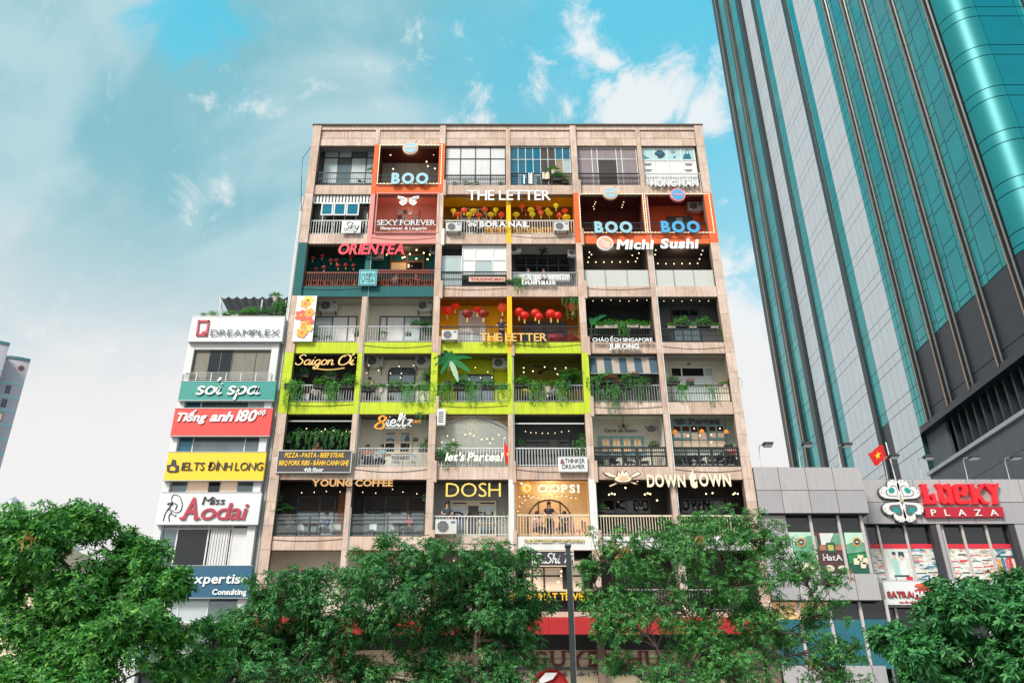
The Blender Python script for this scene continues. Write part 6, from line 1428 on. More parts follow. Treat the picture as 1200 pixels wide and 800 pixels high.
for i, (a, b) in enumerate(sorted(A5)): lant('3', a, b, 'round', 'dark red', 'dim dark red lamp, %s in the left teal bay' % (ow[i] if i < 9 else 'rightmost'), 'dim red lamps in the left teal bay', sc=.55, Y=YF+.8)
# bulbs on wires
def bulbs(label, pts, k, Y, r_=.04, m=None, wire=True, grp='strings and clusters of bulbs', cat_='string lights'):
    P3 = [(*CW(k, *p, Y)[:1], Y, CW(k, *p, Y)[1]) for p in pts]; c = P3[0]; t = thing('string_lights', label, cat_, c, grp); q = MB()
    for p in P3: q.ball(p, r_*.8, 7, 5)
    o = q.obj('bulbs', m or bulbm, t); o['kind'] = 'stuff'
    if wire: MB().tube([(p[0], p[1], p[2]+r_+.02) for p in P3], .008, 4).obj('wire', lblack, t)
    else:
        q = MB()
        for p in P3: q.box(p[0]-.006, p[0]+.006, p[1]-.006, p[1]+.006, p[2]+r_, p[2]+r_+.5)
        q.obj('cords', lblack, t)
bulbs('round spotlights on the ceiling of the top floor orange bay', [(543, 215), (776, 213), (738, 252), (745, 276), (557, 291), (783, 289)], '1', YF+1.2, .06, bulbw, False)
bulbs('small bulb cluster at the left in the left orange bay of a pair', [(498, 470), (493, 482), (486, 495), (490, 508)], '2', YF+1, .035, bulbw, False); bulbs('small bulb cluster at the right in the left orange bay of a pair', [(650, 470), (645, 485), (641, 498)], '2', YF+1, .035, bulbw, False)
bulbs('glowing bulbs at the ceiling of the right teal bay', [(548, 104), (630, 120), (640, 117), (668, 101), (703, 80), (702, 125), (740, 95), (773, 103), (760, 128)], '3', YF+.9, .055, bulbm, False)
bulbs('bulb string round the ceiling of the left balcony with frosted glass', [(438, 68), (432, 88), (442, 100), (430, 114), (424, 138), (464, 138), (504, 138), (545, 137), (586, 137), (626, 136), (664, 135), (672, 118), (680, 93), (647, 104)], '4', YF+1.0, .045, bulbw)
bulbs('bulb string round the ceiling of the right balcony with frosted glass', [(765, 78), (762, 100), (775, 145), (816, 146), (857, 146), (897, 145), (936, 145), (975, 144), (985, 122), (993, 100), (1000, 80)], '4', YF+1.0, .045, bulbw)
bulbs('row of small ceiling bulbs over the dark bay with planters', [(450, 332), (495, 330), (540, 328), (585, 332), (630, 333), (672, 330), (720, 329)], '4', YF+.6, .03, bulbw); bulbs('row of small ceiling bulbs over the grey bay with planters', [(806, 333), (852, 331), (897, 334), (943, 329), (985, 333), (1030, 332), (1073, 328)], '4', YF+.6, .03, bulbw)
bulbs('hanging bulbs over the arched door with a white wall', [(480, 120), (470, 158), (530, 145), (590, 160), (633, 125), (645, 160), (640, 182), (705, 120)], '5', YF+.6, .035, bulbw, False)
bulbs('hanging bulbs over the banana plant bay', [(910, 130), (920, 165), (928, 188), (1016, 131), (985, 190), (1042, 182), (1078, 153), (1100, 180)], '5', YF+.6, .035, bulbw, False)
bulbs('hanging bulbs in the lime bay with a ceiling fan', [(98, 128), (98, 149), (143, 144), (200, 124), (251, 132), (302, 128), (262, 158)], '6', YF+.6, .045, bulbw, False)
bulbs('pale bulbs on a garland in the dark bay above the menu board', [(168, 437), (212, 455), (243, 450), (262, 440), (305, 447), (348, 468), (368, 452), (390, 452)], '5', YF+.6, .035, bulbw)
bulbs('warm bulbs hanging behind the glass arch', [(847, 505), (877, 475), (905, 492), (965, 468), (990, 462), (1008, 472), (1048, 491), (1075, 488), (1103, 488), (1133, 468), (1163, 484), (1090, 510)], '5', YF+.75, .05, bulbm, False)
bulbs('small bulbs on a wire in the dark bay behind the white board', [(700, 160), (740, 168), (778, 170), (825, 173), (867, 173), (918, 172), (967, 163), (1020, 157)], 'Q', YF+.7, .03, bulbw)
bulbs('hanging bulbs in front of the blue framed grid window', [(780, 138), (970, 138), (905, 185), (908, 238), (735, 190), (820, 190)], 'P', YF+.9, .035, bulbm, False)
def mkp(label, k, x_, y_):
    Y = YF+.8; x, z = CW(k, x_, y_, Y); t = thing('pendant_lamp', label, 'lamp', (x, Y, z), 'orange pendant lamps'); MB().lathe([(.13, -.07), (.1, .04), (.03, .1)], (x, Y, z), 12).obj('lamp_shade', mat('orange_shade', sr(230, 140, 50), .5, 0, emit=.5), t); MB().box(x-.006, x+.006, Y-.006, Y+.006, z+.1, z+.9).obj('cord', lblack, t)
mkp('orange pendant lamp left of the blue framed grid window', 'P', 637, 160); mkp('orange pendant lamp in the middle of the blue framed grid window', 'P', 836, 157); mkp('orange pendant lamp right of the blue framed grid window', 'P', 1017, 160)
bulbs('row of bulbs along the ceiling of the warmly lit bay', [(75+22*i, 168-6*math.sin(i*.9)) for i in range(13)], '8', YF+.5, .03, bulbw); bulbs('left swag of bulbs beside the fanlight in the warmly lit bay', [(66, 255), (68, 235), (75, 212), (88, 195), (102, 182), (130, 172)], '8', YF+.5, .03, bulbw)
bulbs('bulb clusters at the ceiling of the dark restaurant bay', [(495, 157), (508, 152), (521, 155), (663, 156), (676, 151), (688, 154), (720, 184), (572, 125), (628, 92)], '8', YF+.6, .05, bulbm, False); bulbs('bulb clusters at the ceiling of the rightmost dark restaurant bay', [(950, 153), (980, 150), (1078, 155), (1098, 153), (1085, 150)], '8', YF+.6, .045, bulbm, False)
bulbs('thin tube lights hanging in the left dark cafe bay', [(214, 148), (273, 146), (330, 142), (394, 144)], '7', YF+.6, .03, bulbw, False); bulbs('thin tube lights hanging in the right dark cafe bay', [(500, 146), (561, 150), (640, 132), (689, 145), (754, 153)], '7', YF+.6, .03, bulbw, False)
bulbs('bulbs in the lowest visible balcony behind the middle tree', [(930, 465), (995, 495), (960, 500), (1040, 470)], '7', YF+.7, .05, bulbm, False); bulbs('bulbs in the lower window behind the lamp post', [(544, 310), (542, 355), (515, 410)], 'S', YF+.45, .04, bulbm, False)
# chandelier and fans
x, z = CW('P', 256, 115, YF+.8); t = thing('chandelier', 'small dark chandelier in the bay with four blue shutters', 'lamp', (x, YF+.8, z)); q = MB(); q.tube([(x, YF+.8, z+.75), (x, YF+.8, z-.1)], .02, 6); q.ball((x, YF+.8, z), .08); q.obj('stem', dmetal, t)
for k in range(6):
    a = math.pi*k/3; MB().tube([(x, YF+.8, z-.05), (x+.15*math.cos(a), YF+.8+.15*math.sin(a), z-.15), (x+.28*math.cos(a), YF+.8+.28*math.sin(a), z), (x+.28*math.cos(a), YF+.8+.28*math.sin(a), z+.12)], .015, 5).obj('arm', mat('brass_dark', sr(130, 80, 50), .4, 0, metal=.5), t)
def fan(k, a_, b_, Y, label, r_=.55):
    x, z = CW(k, a_, b_, Y); t = thing('ceiling_fan', label, 'fan', (x, Y, z)); q = MB(); q.tube([(x, Y, z+.6), (x, Y, z+.05)], .025, 6); q.lathe([(.1, -.06), (.13, .0), (.08, .07)], (x, Y, z), 10); q.obj('motor', lblack, t)
    for j in range(4):
        a = math.pi/2*j+.5; c_, s_ = math.cos(a), math.sin(a); q = MB(); q.v = [(x+c_*u*r_-s_*v, Y+s_*u*r_+c_*v, z+w_+.03*v/.08) for u, v, w_ in ((.2, -.04, 0), (1, -.08, 0), (1, .08, 0), (.2, .04, 0), (.2, -.04, .02), (1, -.08, .02), (1, .08, .02), (.2, .04, .02))]
        q.f = [(0, 3, 2, 1), (4, 5, 6, 7), (0, 1, 5, 4), (1, 2, 6, 5), (2, 3, 7, 6), (3, 0, 4, 7)]; q.mi = [0]*6; q.obj('blade', lblack, t)
fan('6', 208, 130, YF+.9, 'dark ceiling fan in the rightmost lime bay', .75); fan('4', 203, 83, YF+.8, 'small dark ceiling fan in the grey cafe bay', .3)
# stools and chairs
def mk_stool(m, nm='stool'):
    def f():
        o = thing(nm, '', nm, (0, 0, 0)); MB().box(-.16, .16, -.16, .16, .44, .48).obj('seat', m, o)
        for sx in (-1, 1):
            for sy in (-1, 1): MB().tube([(sx*.2, sy*.2, 0), (sx*.13, sy*.13, .44)], .022, 5).obj('leg', m, o)
        q = MB(); q.box(-.17, .17, -.175, -.15, .2, .225); q.box(-.17, .17, .15, .175, .2, .225); q.obj('stretcher', m, o); return o
    return Proto(f)
ystool = mk_stool(mat('stool_yellow', sr(240, 190, 20), .5, 0)); wstool = mk_stool(wood)
for i, a in enumerate((45, 100, 155, 205, 240)): x = CW('2', a+12, 625, YF+.5)[0]; ystool.put((x, YF+.5, ZR(2)), 'yellow stool, %s behind the white railing of the right upper yellow bay' % ordn(i, 5), 'yellow stools', rz=.1*i, scale=1.3)
for i, a in enumerate((1072, 1112, 1150)): x = CW('1', a, 625, YF+.5)[0]; ystool.put((x, YF+.5, ZR(2)), 'yellow stool, %s behind the nail salon lettering' % ordn(i, 3), 'yellow stools', rz=.1*i, scale=1.3)
for i, a in enumerate((140, 172, 205, 240, 300, 350, 388)): x = CW('3', a, 250, YF+.5)[0]; wstool.put((x, YF+.55, ZR(3)), 'wooden stool, %s behind the railing of the left teal bay' % ordn(i, 7), 'wooden stools', rz=.12*i, scale=1.25)
for i, a in enumerate((508, 535, 560, 650, 720, 762, 790)): x = min(CW('3', a, 250, YF+.5)[0], XI(2)-.3); wstool.put((x, YF+.55, ZR(3)), 'wooden stool, %s behind the railing of the right teal bay' % ordn(i, 7), 'wooden stools', rz=.12*i, scale=1.25)
def mk_chair(m):
    def f():
        o = thing('chair', '', 'chair', (0, 0, 0)); MB().box(-.2, .2, -.2, .2, .42, .46).obj('seat', m, o); MB().box(-.2, .2, .17, .2, .5, .85).obj('backrest', m, o)
        for sx in (-1, 1):
            for sy in (-1, 1): MB().box(sx*.18-.015, sx*.18+.015, sy*.18-.015, sy*.18+.015, 0, .42 if sy < 0 else .84).obj('leg', m, o)
        return o
    return Proto(f)
rch = mk_chair(mat('chair_red', sr(150, 34, 60), .5, 0)); wch = mk_chair(white); pch = mk_chair(mat('chair_pink', sr(222, 170, 176), .6, 0)); dch = mk_chair(dmetal)
for i, a in enumerate((245, 290, 355)): rch.put((CW('4', a, 520, YF+.5)[0], YF+.5, ZR(4)), 'dark red chair, %s beside the gold letters' % ordn(i, 3), 'dark red chairs', rz=.4*i)
for i, a in enumerate((460, 520, 620, 700)): wch.put((CW('5', a, 600, YF+.6)[0], YF+.6, ZR(6)), 'white chair, %s behind the railing under the orange figure eight' % ordn(i, 4), 'white cafe chairs', rz=1.57*(i % 2)*2+.4)
for i, a in enumerate((150, 215, 305, 360)): pch.put((CW('8', a, 320, YF+.7)[0], YF+.7, ZR(7)), 'pink chair, %s in the warmly lit bay' % ordn(i, 4), 'pink chairs', rz=math.pi+.3*i)
for i, (a, r__) in enumerate(((90, 5), (190, 5), (290, 5), (390, 5))): dch.put((CW('P', 80+110*i, 390, YF+.7)[0], YF+.7, ZR(6)), 'dark chair, %s behind the black railing under the blue shutters' % ordn(i, 4), 'dark cafe chairs', rz=.5*i)
for i in range(5): dch.put((CW('P', 660+85*i, 390, YF+.7)[0], YF+.7, ZR(6)), 'dark chair, %s behind the black railing under the grid window' % ordn(i, 5), 'dark cafe chairs', rz=.5*i)
def table(k, a_, r, Y, label, m, w_=.7):
    x = CW(k, a_, 400, Y)[0]; z = ZR(r); t = thing('cafe_table', label, 'table', (x, Y, z), 'cafe tables'); MB().box(x-w_/2, x+w_/2, Y-.3, Y+.3, z+.70, z+.74).obj('tabletop', m, t)
    MB().tube([(x, Y, z+.02), (x, Y, z+.70)], .03, 6).obj('leg', dmetal, t); MB().box(x-.2, x+.2, Y-.2, Y+.2, z, z+.02).obj('base', dmetal, t)
table('5', 490, 6, YF+.75, 'white table between the seated women under the orange figure eight', white); table('5', 660, 6, YF+.75, 'white table right of the seated women under the orange figure eight', white, 1.1)
table('P', 160, 6, YF+.8, 'white table left behind the railing under the blue shutters', white); table('P', 350, 6, YF+.8, 'white table right behind the railing under the blue shutters', white); table('P', 760, 6, YF+.8, 'white table left behind the railing under the grid window', white, 1.2); table('P', 950, 6, YF+.8, 'white table right behind the railing under the grid window', white)
table('7', 1080, 7, YF+.7, 'pale table behind the railing under the yellow capitals', cream, 1.0); table('3', 640, 3, YF+.7, 'wooden table behind the railing of the right teal bay', wood, .9)
# striped awning, banner, laundry, small sign
t = thing('striped_awning', 'blue and white striped drop awning in the bay of climbing flowers', 'awning', (CW('6', 580, 70, YF+.2)[0], YF+.2, top_of(5)-1)); blu = mat('awning_blue', sr(66, 90, 106), .8, .08, 3); wh = mat('awning_white', sr(176, 162, 148), .8, .08, 3)
X0, X1 = XI(4)+.22, XI(5)-.14; zt_ = top_of(5)-.08; zb_ = CW('6', 580, 150, YF-.1)[1]; n = 9
for k in range(n):
    a, b = X0+(X1-X0)*k/n, X0+(X1-X0)*(k+1)/n; w2 = (b-a)*(.62 if k % 2 == 0 else 1)
    q = MB(); m_ = 6
    for j in range(m_+1):
        u = j/m_; y = YF+.34-.30*u; z = zt_-(zt_-zb_)*u; q.v += [(a+.002, y, z), (b-.002, y, z), (a+.002, y+.015, z+.004), (b-.002, y+.015, z+.004)]
    for j in range(m_): i = 4*j; q.f += [(i, i+4, i+5, i+1), (i+2, i+3, i+7, i+6), (i, i+2, i+6, i+4), (i+1, i+5, i+7, i+3)]
    i = 4*m_; q.f += [(i, i+2, i+3, i+1), (0, 1, 3, 2)]; q.mi = [0]*len(q.f); q.obj('awning_stripe', blu if k % 2 == 0 else wh, t)
q = MB(); q.tube([(X0, YF+.36, zt_+.02), (X1, YF+.36, zt_+.02)], .04, 6); q.tube([(X0, YF+.03, zb_), (X1, YF+.03, zb_)], .025, 6); q.obj('awning_bar', gmetal, t)
t, X0, X1, Z0, Z1, Y = sign('railing_banner', 'pale pink banner strip on the dark railing beside the white panels', 'banner', '3', 975, 219, 1165, 244, YF+.02)
MB().box(X0, X1, Y, Y+.02, Z0, Z1).obj('cloth', mat('banner_pink', sr(216, 176, 160), .7, .08), t); gl, tot = font_text('THUONG MAI', .03); place_text(gl, tot, t, X0+.1, X1-.1, Z0+.06, Z1-.06, Y-.012, mat('banner_red', sr(170, 70, 70), .6, 0), None, .01, join=True)
for i, (a, b, c, d, m, lab) in enumerate(((95, 325, 118, 372, tealgl, 'teal cloth'), (135, 312, 158, 372, posterw, 'white cloth'), (210, 310, 250, 345, cream, 'cream cloth'), (180, 330, 196, 372, blu, 'dark blue cloth'))):
    X0, X1, Z0, Z1 = rect('2', a, b, c, d, YF+.03); q = MB(); n = 6
    for k in range(n+1):
        x = X0+(X1-X0)*k/n; y = YF+.02-.03*math.sin(k*1.7); q.v += [(x, y, Z0), (x, y, Z1), (x, y+.02, Z0), (x, y+.02, Z1)]
    for k in range(n): j = 4*k; q.f += [(j, j+4, j+5, j+1), (j+2, j+3, j+7, j+6), (j+1, j+5, j+7, j+3), (j, j+2, j+6, j+4)]
    q.mi = [0]*len(q.f); o = q.obj('laundry', m, None); tag(o, lab+' hung over the railing of the blue windows', 'laundry', 'laundry on the top floor railing')
x, z = CW('Q', 560, 320, YF+.0); t = thing('hanging_flag', 'small red flag with a yellow star on a pole right of the glass arch', 'flag', (x, YF+.02, z)); MB().tube([(x-.12, YF+.0, z-.5), (x-.14, YF+.0, z+.75)], .015, 5).obj('pole', wmetal, t)
MB().prism([(x-.12, z+.6), (x+.18, z+.1), (x+.2, z-.5), (x+.0, z-.55), (x-.12, z-.1)], YF-.01, YF+.01).obj('flag_cloth', mat('flag_red', sr(222, 30, 24), .7, .05), t); MB().prism(disc_poly(x+.08, z-.05, .09, .09, 5), YF-.02, YF-.011).obj('star', MATS['star_yellow'], t)
# ================================================================== vegetation
import numpy as np
def leaf_mat(name, c1, c2, c3, tr=.22):
    m = bpy.data.materials.new(name); m.use_nodes = True; nt = m.node_tree; n = nt.nodes; l = nt.links; p = n['Principled BSDF']; p.inputs['Roughness'].default_value = .58
    g = n.new('ShaderNodeNewGeometry'); r = n.new('ShaderNodeValToRGB'); e = r.color_ramp.elements; e[0].color = (*c1, 1); e[1].color = (*c3, 1); k = e.new(.6); k.color = (*c2, 1); l.new(g.outputs['Random Per Island'], r.inputs[0])
    l.new(r.outputs[0], p.inputs['Base Color']); t = n.new('ShaderNodeBsdfTranslucent'); sc = n.new('ShaderNodeVectorMath'); sc.operation = 'MULTIPLY'; sc.inputs[1].default_value = (1.5, 1.8, .8); l.new(r.outputs[0], sc.inputs[0]); l.new(sc.outputs[0], t.inputs[0])
    mx = n.new('ShaderNodeMixShader'); mx.inputs[0].default_value = tr; l.new(p.outputs[0], mx.inputs[1]); l.new(t.outputs[0], mx.inputs[2]); l.new(mx.outputs[0], n['Material Output'].inputs[0]); MATS[name] = m; return m
lf_a = leaf_mat('leaves_bright', (.016, .09, .02), (.062, .27, .045), (.20, .47, .07))
lf_b = leaf_mat('leaves_blue_green', (.014, .08, .025), (.05, .22, .055), (.15, .40, .11))
lf_c = leaf_mat('leaves_olive', (.018, .09, .025), (.065, .26, .06), (.19, .43, .11))
lf_d = leaf_mat('leaves_dark', (.012, .07, .022), (.042, .20, .055), (.11, .37, .10))
lf_p = leaf_mat('pot_leaves', (.04, .18, .04), (.10, .34, .05), (.22, .50, .08))
lf_dry = leaf_mat('dry_leaves', (.35, .12, .03), (.45, .2, .05), (.5, .28, .1))
lf_red = leaf_mat('blossoms', (.35, .03, .06), (.5, .06, .1), (.5, .15, .12))
bark = mat('bark', (.11, .082, .068), .9, .25, 9, bump=.5)
potm = mat('planter_dark', sr(60, 56, 54), .7, .1, 5); potw = mat('planter_pale', sr(196, 180, 172), .7, .1, 5); potg = mat('planter_green', sr(50, 84, 76), .7, .1, 5)
def leaf_arrays(cen, dirs, nrm, Ls, wd=.38, droop=.12):
    """6-sided leaves: cen (n,3) base points, dirs unit, nrm approx normal, Ls lengths -> verts (n*6,3)"""
    s = np.cross(dirs, nrm); s /= np.linalg.norm(s, axis=1, keepdims=True)+1e-9
    L_ = Ls[:, None]; up = np.array([0, 0, 1.0])
    def P(a, b): return cen + dirs*L_*a + s*L_*wd*b - up*L_*droop*a*a
    return np.stack([P(.04, 0), P(.38, .42), P(.72, .36), P(1.0, 0), P(.72, -.36), P(.38, -.42)], 1).reshape(-1, 3)
def leaf_mesh(name, V, m):
    n = len(V)//6; me = bpy.data.meshes.new(name); me.vertices.add(n*6); me.vertices.foreach_set('co', V.astype(np.float32).ravel())
    me.loops.add(n*6); me.loops.foreach_set('vertex_index', np.arange(n*6, dtype=np.int32)); me.polygons.add(n); me.polygons.foreach_set('loop_start', np.arange(0, n*6, 6, dtype=np.int32))
    me.materials.append(m); me.update(calc_edges=True); return me
def unit(a): return a/(np.linalg.norm(a, axis=-1, keepdims=True)+1e-9)
def rosettes(rng, pts, axes, k, L0, spread=.9, dr=.15, wd=.38):
    n = len(pts); ax = unit(axes); ref = np.where(np.abs(ax[:, 2:3]) > .9, np.array([[1., 0, 0]]), np.array([[0, 0, 1.]])); u = unit(np.cross(ax, ref)); v = np.cross(ax, u)
    out_ = []
    ph = rng.uniform(0, 6.28, n)
    for j in range(k):
        a = ph + 6.283*j/k + rng.normal(0, .2, n); el = rng.normal(.35, .3, n)
        d = unit(u*np.cos(a)[:, None] + v*np.sin(a)[:, None] + ax*np.tan(np.clip(el, -.3, 1.0))[:, None]*spread)
        out_.append(leaf_arrays(pts, d, ax+rng.normal(0, .25, (n, 3)), L0*rng.uniform(.7, 1.25, n), wd, dr))
    return np.concatenate(out_)
def bez(p0, p1, p2, n=7): return [tuple((1-t)**2*a+2*t*(1-t)*b+t*t*c for a, b, c in zip(p0, p1, p2)) for t in [i/(n-1) for i in range(n)]]
def street_tree(name, label, base_px, Y, clumps, leaf, m, seed, dens=1.0, k=6, sub=13, trunk_r=.16, fork_z=2.6, roots=0, dry=0, sub_r=.42, wd=.38, dr=.15, bulge=.55, grow=1.1):
    rng = np.random.default_rng(seed); rr = random.Random(seed)
    bx_ = W(base_px, 800, Y)[0]; t = thing(name, label, 'tree', (bx_, Y, 0)); B = MB(); T = MB()
    pts_ = [(bx_, Y, 0)]; fz = fork_z
    T.tube([(bx_, Y, 0), (bx_+.05, Y, fz*.5), (bx_-.04, Y+.03, fz)], trunk_r*1.25, 9, trunk_r); T.obj('trunk', bark, t, smooth=True)
    allp, alla = [], []
    nodes = [(np.array([bx_-.04, Y+.03, fz-.05]), trunk_r)]; todo = []
    for (px, py, rp) in clumps:
        x, z = W(px, py, Y); R_ = (W(px+rp, py, Y)[0]-x)*grow; todo.append((np.array([x, Y+rr.uniform(-bulge, bulge)*1.6, z]), R_))
    todo.sort(key=lambda q: np.linalg.norm(q[0]-nodes[0][0]))
    for c, R_ in todo:
        best = min(range(len(nodes)), key=lambda i: np.linalg.norm(nodes[i][0]-c)+(0 if nodes[i][0][2] < c[2]+.1 else 1.2)-nodes[i][1]*3.0)
        p0, pr0 = nodes[best]; ln = np.linalg.norm(c-p0); r0 = max(.02, pr0*.66); mid = (p0+c)/2+np.array([rr.uniform(-.14, .14)*ln, rr.uniform(-.14, .14)*ln, .10*ln])
        path = [np.array(q) for q in bez(tuple(p0), tuple(mid), tuple(c-np.array([0, 0, .1*R_])), 7)]
        for q in path[1:-1]: q += rng.normal(0, .025*ln, 3)
        r1 = max(.014, r0*.55); B.tube([tuple(q) for q in path], r0, 6, r1)
        for i in (2, 4, 6): nodes.append((path[i], r0+(r1-r0)*i/6))
        for j in range(sub):
            d = unit(rng.normal(0, 1, 3)); s_c = c + d*R_*rng.uniform(.2, .98)*np.array([1, 1.0, .92])
            st = path[rng.integers(3, 7)]
            B.tube(bez(tuple(st), tuple((st+s_c)/2+rng.normal(0, .06, 3)), tuple(s_c), 5), .018, 4, .006, cap=False)
            rs = R_*sub_r/grow*rng.uniform(.7, 1.25); n = int(max(6, dens*32*(rs/.22)**1.6*(.11/leaf)**1.3))
            q = rng.normal(0, 1, (n, 3)); q = unit(q)*(rng.uniform(.25, 1, (n, 1))**.6)*rs*np.array([1.15, 1.15, .85]); allp.append(s_c+q); alla.append(unit(q)*.8+d*.25+np.array([0, 0, .75]))
    allp = np.concatenate(allp); alla = np.concatenate(alla)
    B.obj('branches', bark, t, smooth=True)
    me = leaf_mesh('crown', rosettes(rng, allp, alla, k, leaf, dr=dr, wd=wd), m); o = kid('crown', me, t, (0, 0, 0)); o.location = -WL[t.name]
    if dry:
        sel = rng.choice(len(allp), 6, replace=False); cs = []
        for s_ in sel: cs.append(allp[s_]+rng.normal(0, .08, (dry//6, 3))+np.array([0, -.25, 0]))
        cs = np.concatenate(cs); o = kid('dry_leaves', leaf_mesh('dry_leaves', rosettes(rng, cs, rng.normal(0, 1, cs.shape), 3, leaf*1.1, dr=.5), lf_dry), t); o.location = -WL[t.name]
    if roots:
        q = MB()
        for i in range(roots):
            a = allp[rng.integers(len(allp))]
            q.tube([tuple(a), tuple(a+np.array([rng.normal(0, .04), 0, -rng.uniform(.5, 1.4)]))], .008, 3, .004, cap=False)
        o = q.obj('aerial_roots', mat('root_red', sr(120, 70, 50), .8, .1), t); o['kind'] = 'stuff'
    return t
street_tree('street_tree', 'broad bright green street tree filling the lower left corner', 75, 16, [(60, 640, 42), (15, 665, 45), (45, 612, 22), (82, 604, 18), (118, 620, 32), (145, 640, 32), (35, 735, 55), (100, 690, 55), (165, 688, 42), (198, 696, 26), (188, 742, 46), (125, 755, 55), (60, 790, 50), (78, 650, 40), (75, 712, 42), (184, 655, 22), (220, 745, 20), (224, 694, 20), (236, 735, 22), (238, 778, 24), (-10, 622, 35), (5, 800, 60), (110, 812, 50), (208, 785, 26)], .105, lf_a, 21, 1.0, k=6, sub=19, fork_z=3.2, dry=50, grow=1.02)
street_tree('street_tree', 'wide drooping blue-green tree in front of the middle of the apartment block', 560, 22, [(282, 738, 34), (322, 708, 28), (366, 694, 28), (412, 676, 30), (458, 664, 30), (504, 664, 30), (550, 664, 32), (592, 668, 30), (618, 706, 26), (262, 778, 38), (320, 765, 40), (380, 742, 38), (440, 728, 38), (500, 728, 40), (560, 728, 40), (606, 752, 30), (420, 790, 42), (340, 806, 42), (490, 795, 42), (555, 796, 40), (598, 800, 22), (470, 700, 36), (540, 700, 34), (590, 715, 30), (360, 728, 34), (245, 795, 26), (345, 704, 28), (300, 740, 34)], .108, lf_b, 22, .70, k=6, sub=28, trunk_r=.17, fork_z=3.4, roots=150, dr=.32, wd=.36, grow=1.35, sub_r=.36)
street_tree('street_tree', 'open branching tree with small leaves in front of the right side of the apartment block', 792, 20, [(826, 606, 24), (786, 618, 20), (756, 640, 24), (716, 655, 26), (704, 698, 26), (862, 622, 24), (896, 634, 26), (820, 652, 34), (868, 682, 34), (786, 690, 36), (930, 668, 28), (958, 716, 26), (736, 732, 32), (706, 740, 22), (830, 735, 38), (900, 735, 36), (960, 768, 34), (992, 792, 24), (860, 790, 40), (780, 790, 34), (722, 775, 20), (978, 676, 14), (750, 690, 30), (838, 700, 30), (895, 700, 28), (820, 770, 34), (925, 740, 26), (690, 668, 16), (800, 640, 26), (1000, 760, 16)], .085, lf_c, 23, .62, k=6, sub=24, trunk_r=.14, fork_z=3.0, dry=60, sub_r=.32, wd=.34, grow=1.4)
street_tree('street_tree', 'dense dark green tree cut off by the lower right corner', 1140, 14, [(1140, 703, 32), (1178, 692, 28), (1104, 716, 26), (1072, 736, 24), (1050, 768, 20), (1120, 750, 40), (1170, 745, 40), (1095, 790, 38), (1160, 800, 45), (1205, 722, 38), (1205, 785, 42), (1215, 688, 28)], .115, lf_d, 24, 1.3, k=7, sub=20, fork_z=2.2, dr=.25)
# ---- potted and climbing plants on the balconies
def foliage_template(kind, seed, m=None):
    rng = np.random.default_rng(seed)
    if kind == 'bush':
        n = 130; q = unit(rng.normal(0, 1, (n, 3)))*rng.uniform(.3, 1, (n, 1))*np.array([.46, .26, .28])+np.array([0, -.04, .16]); V = rosettes(rng, q, q+np.array([0, 0, .2]), 5, .085, dr=.2); return leaf_mesh('bush_leaves', V, m or lf_p)
    if kind == 'trailing':
        ps = [unit(rng.normal(0, 1, (50, 3)))*rng.uniform(.2, 1, (50, 1))*np.array([.46, .22, .22])+np.array([0, -.1, .08])]
        for i in range(15):
            x = rng.uniform(-.42, .42); ln = rng.uniform(.3, 1.25); k_ = int(ln/.05); zz = -np.linspace(0, ln, k_); ps.append(np.stack([x+.05*np.sin(zz*6+i)+rng.normal(0, .015, k_), np.full(k_, -.2)+rng.normal(0, .03, k_), .08+zz], 1))
        q = np.concatenate(ps); V = rosettes(rng, q, rng.normal(0, .6, q.shape)+np.array([0, -.8, .3]), 4, .065, dr=.5); return leaf_mesh('trailing_leaves', V, m or lf_p)
    if kind == 'spiky':
        n = 42; a = rng.uniform(0, 6.28, n); el = rng.uniform(.25, 1.2, n); d = np.stack([np.cos(a)*np.cos(el), np.sin(a)*np.cos(el), np.sin(el)], 1); V = leaf_arrays(np.zeros((n, 3))+np.array([0, 0, .05]), d, np.tile([0, 0, 1.], (n, 1))+rng.normal(0, .1, (n, 3)), rng.uniform(.4, .75, n), .10, .55); return leaf_mesh('spiky_leaves', V, m or lf_p)
    if kind == 'palm':
        Vs = []
        for i in range(13):
            a = rng.uniform(0, 6.28); el = rng.uniform(.35, 1.2); d = np.array([math.cos(a)*math.cos(el), math.sin(a)*math.cos(el), math.sin(el)]); Ln = rng.uniform(.6, .95); t_ = np.linspace(.15, 1, 14)
            P_ = d*Ln*t_[:, None]-np.array([0, 0, 1.])*Ln*.55*(t_**2)[:, None]; side = unit(np.cross(d, [0, 0, 1.]))
            for sg in (-1, 1): Vs.append(leaf_arrays(P_, np.tile(unit(side*sg+d*.6-np.array([0, 0, .35])), (14, 1)), np.tile([0, 0, 1.], (14, 1)), .26*(1.1-t_*.7), .16, .3))
        return leaf_mesh('palm_leaves', np.concatenate(Vs), m or lf_b)
def mk_plant(kind, seed, pot, m=None, pw=.32):
    me = foliage_template(kind, seed, m)
    def f():
        o = thing('planter', '', 'plant', (0, 0, 0)); q = MB()
        if pot is not None:
            if kind in ('bush', 'trailing'):
                q.box(-pw, pw, -.09, .11, -.13, .03); q.box(-pw-.02, pw+.02, -.11, .13, .03, .05)
            else: q.lathe([(.12, -.32), (.17, -.02), (.18, .0)], n=10)
            q.obj('pot', pot, o)
        kid('foliage', me, o); return o
    return Proto(f)
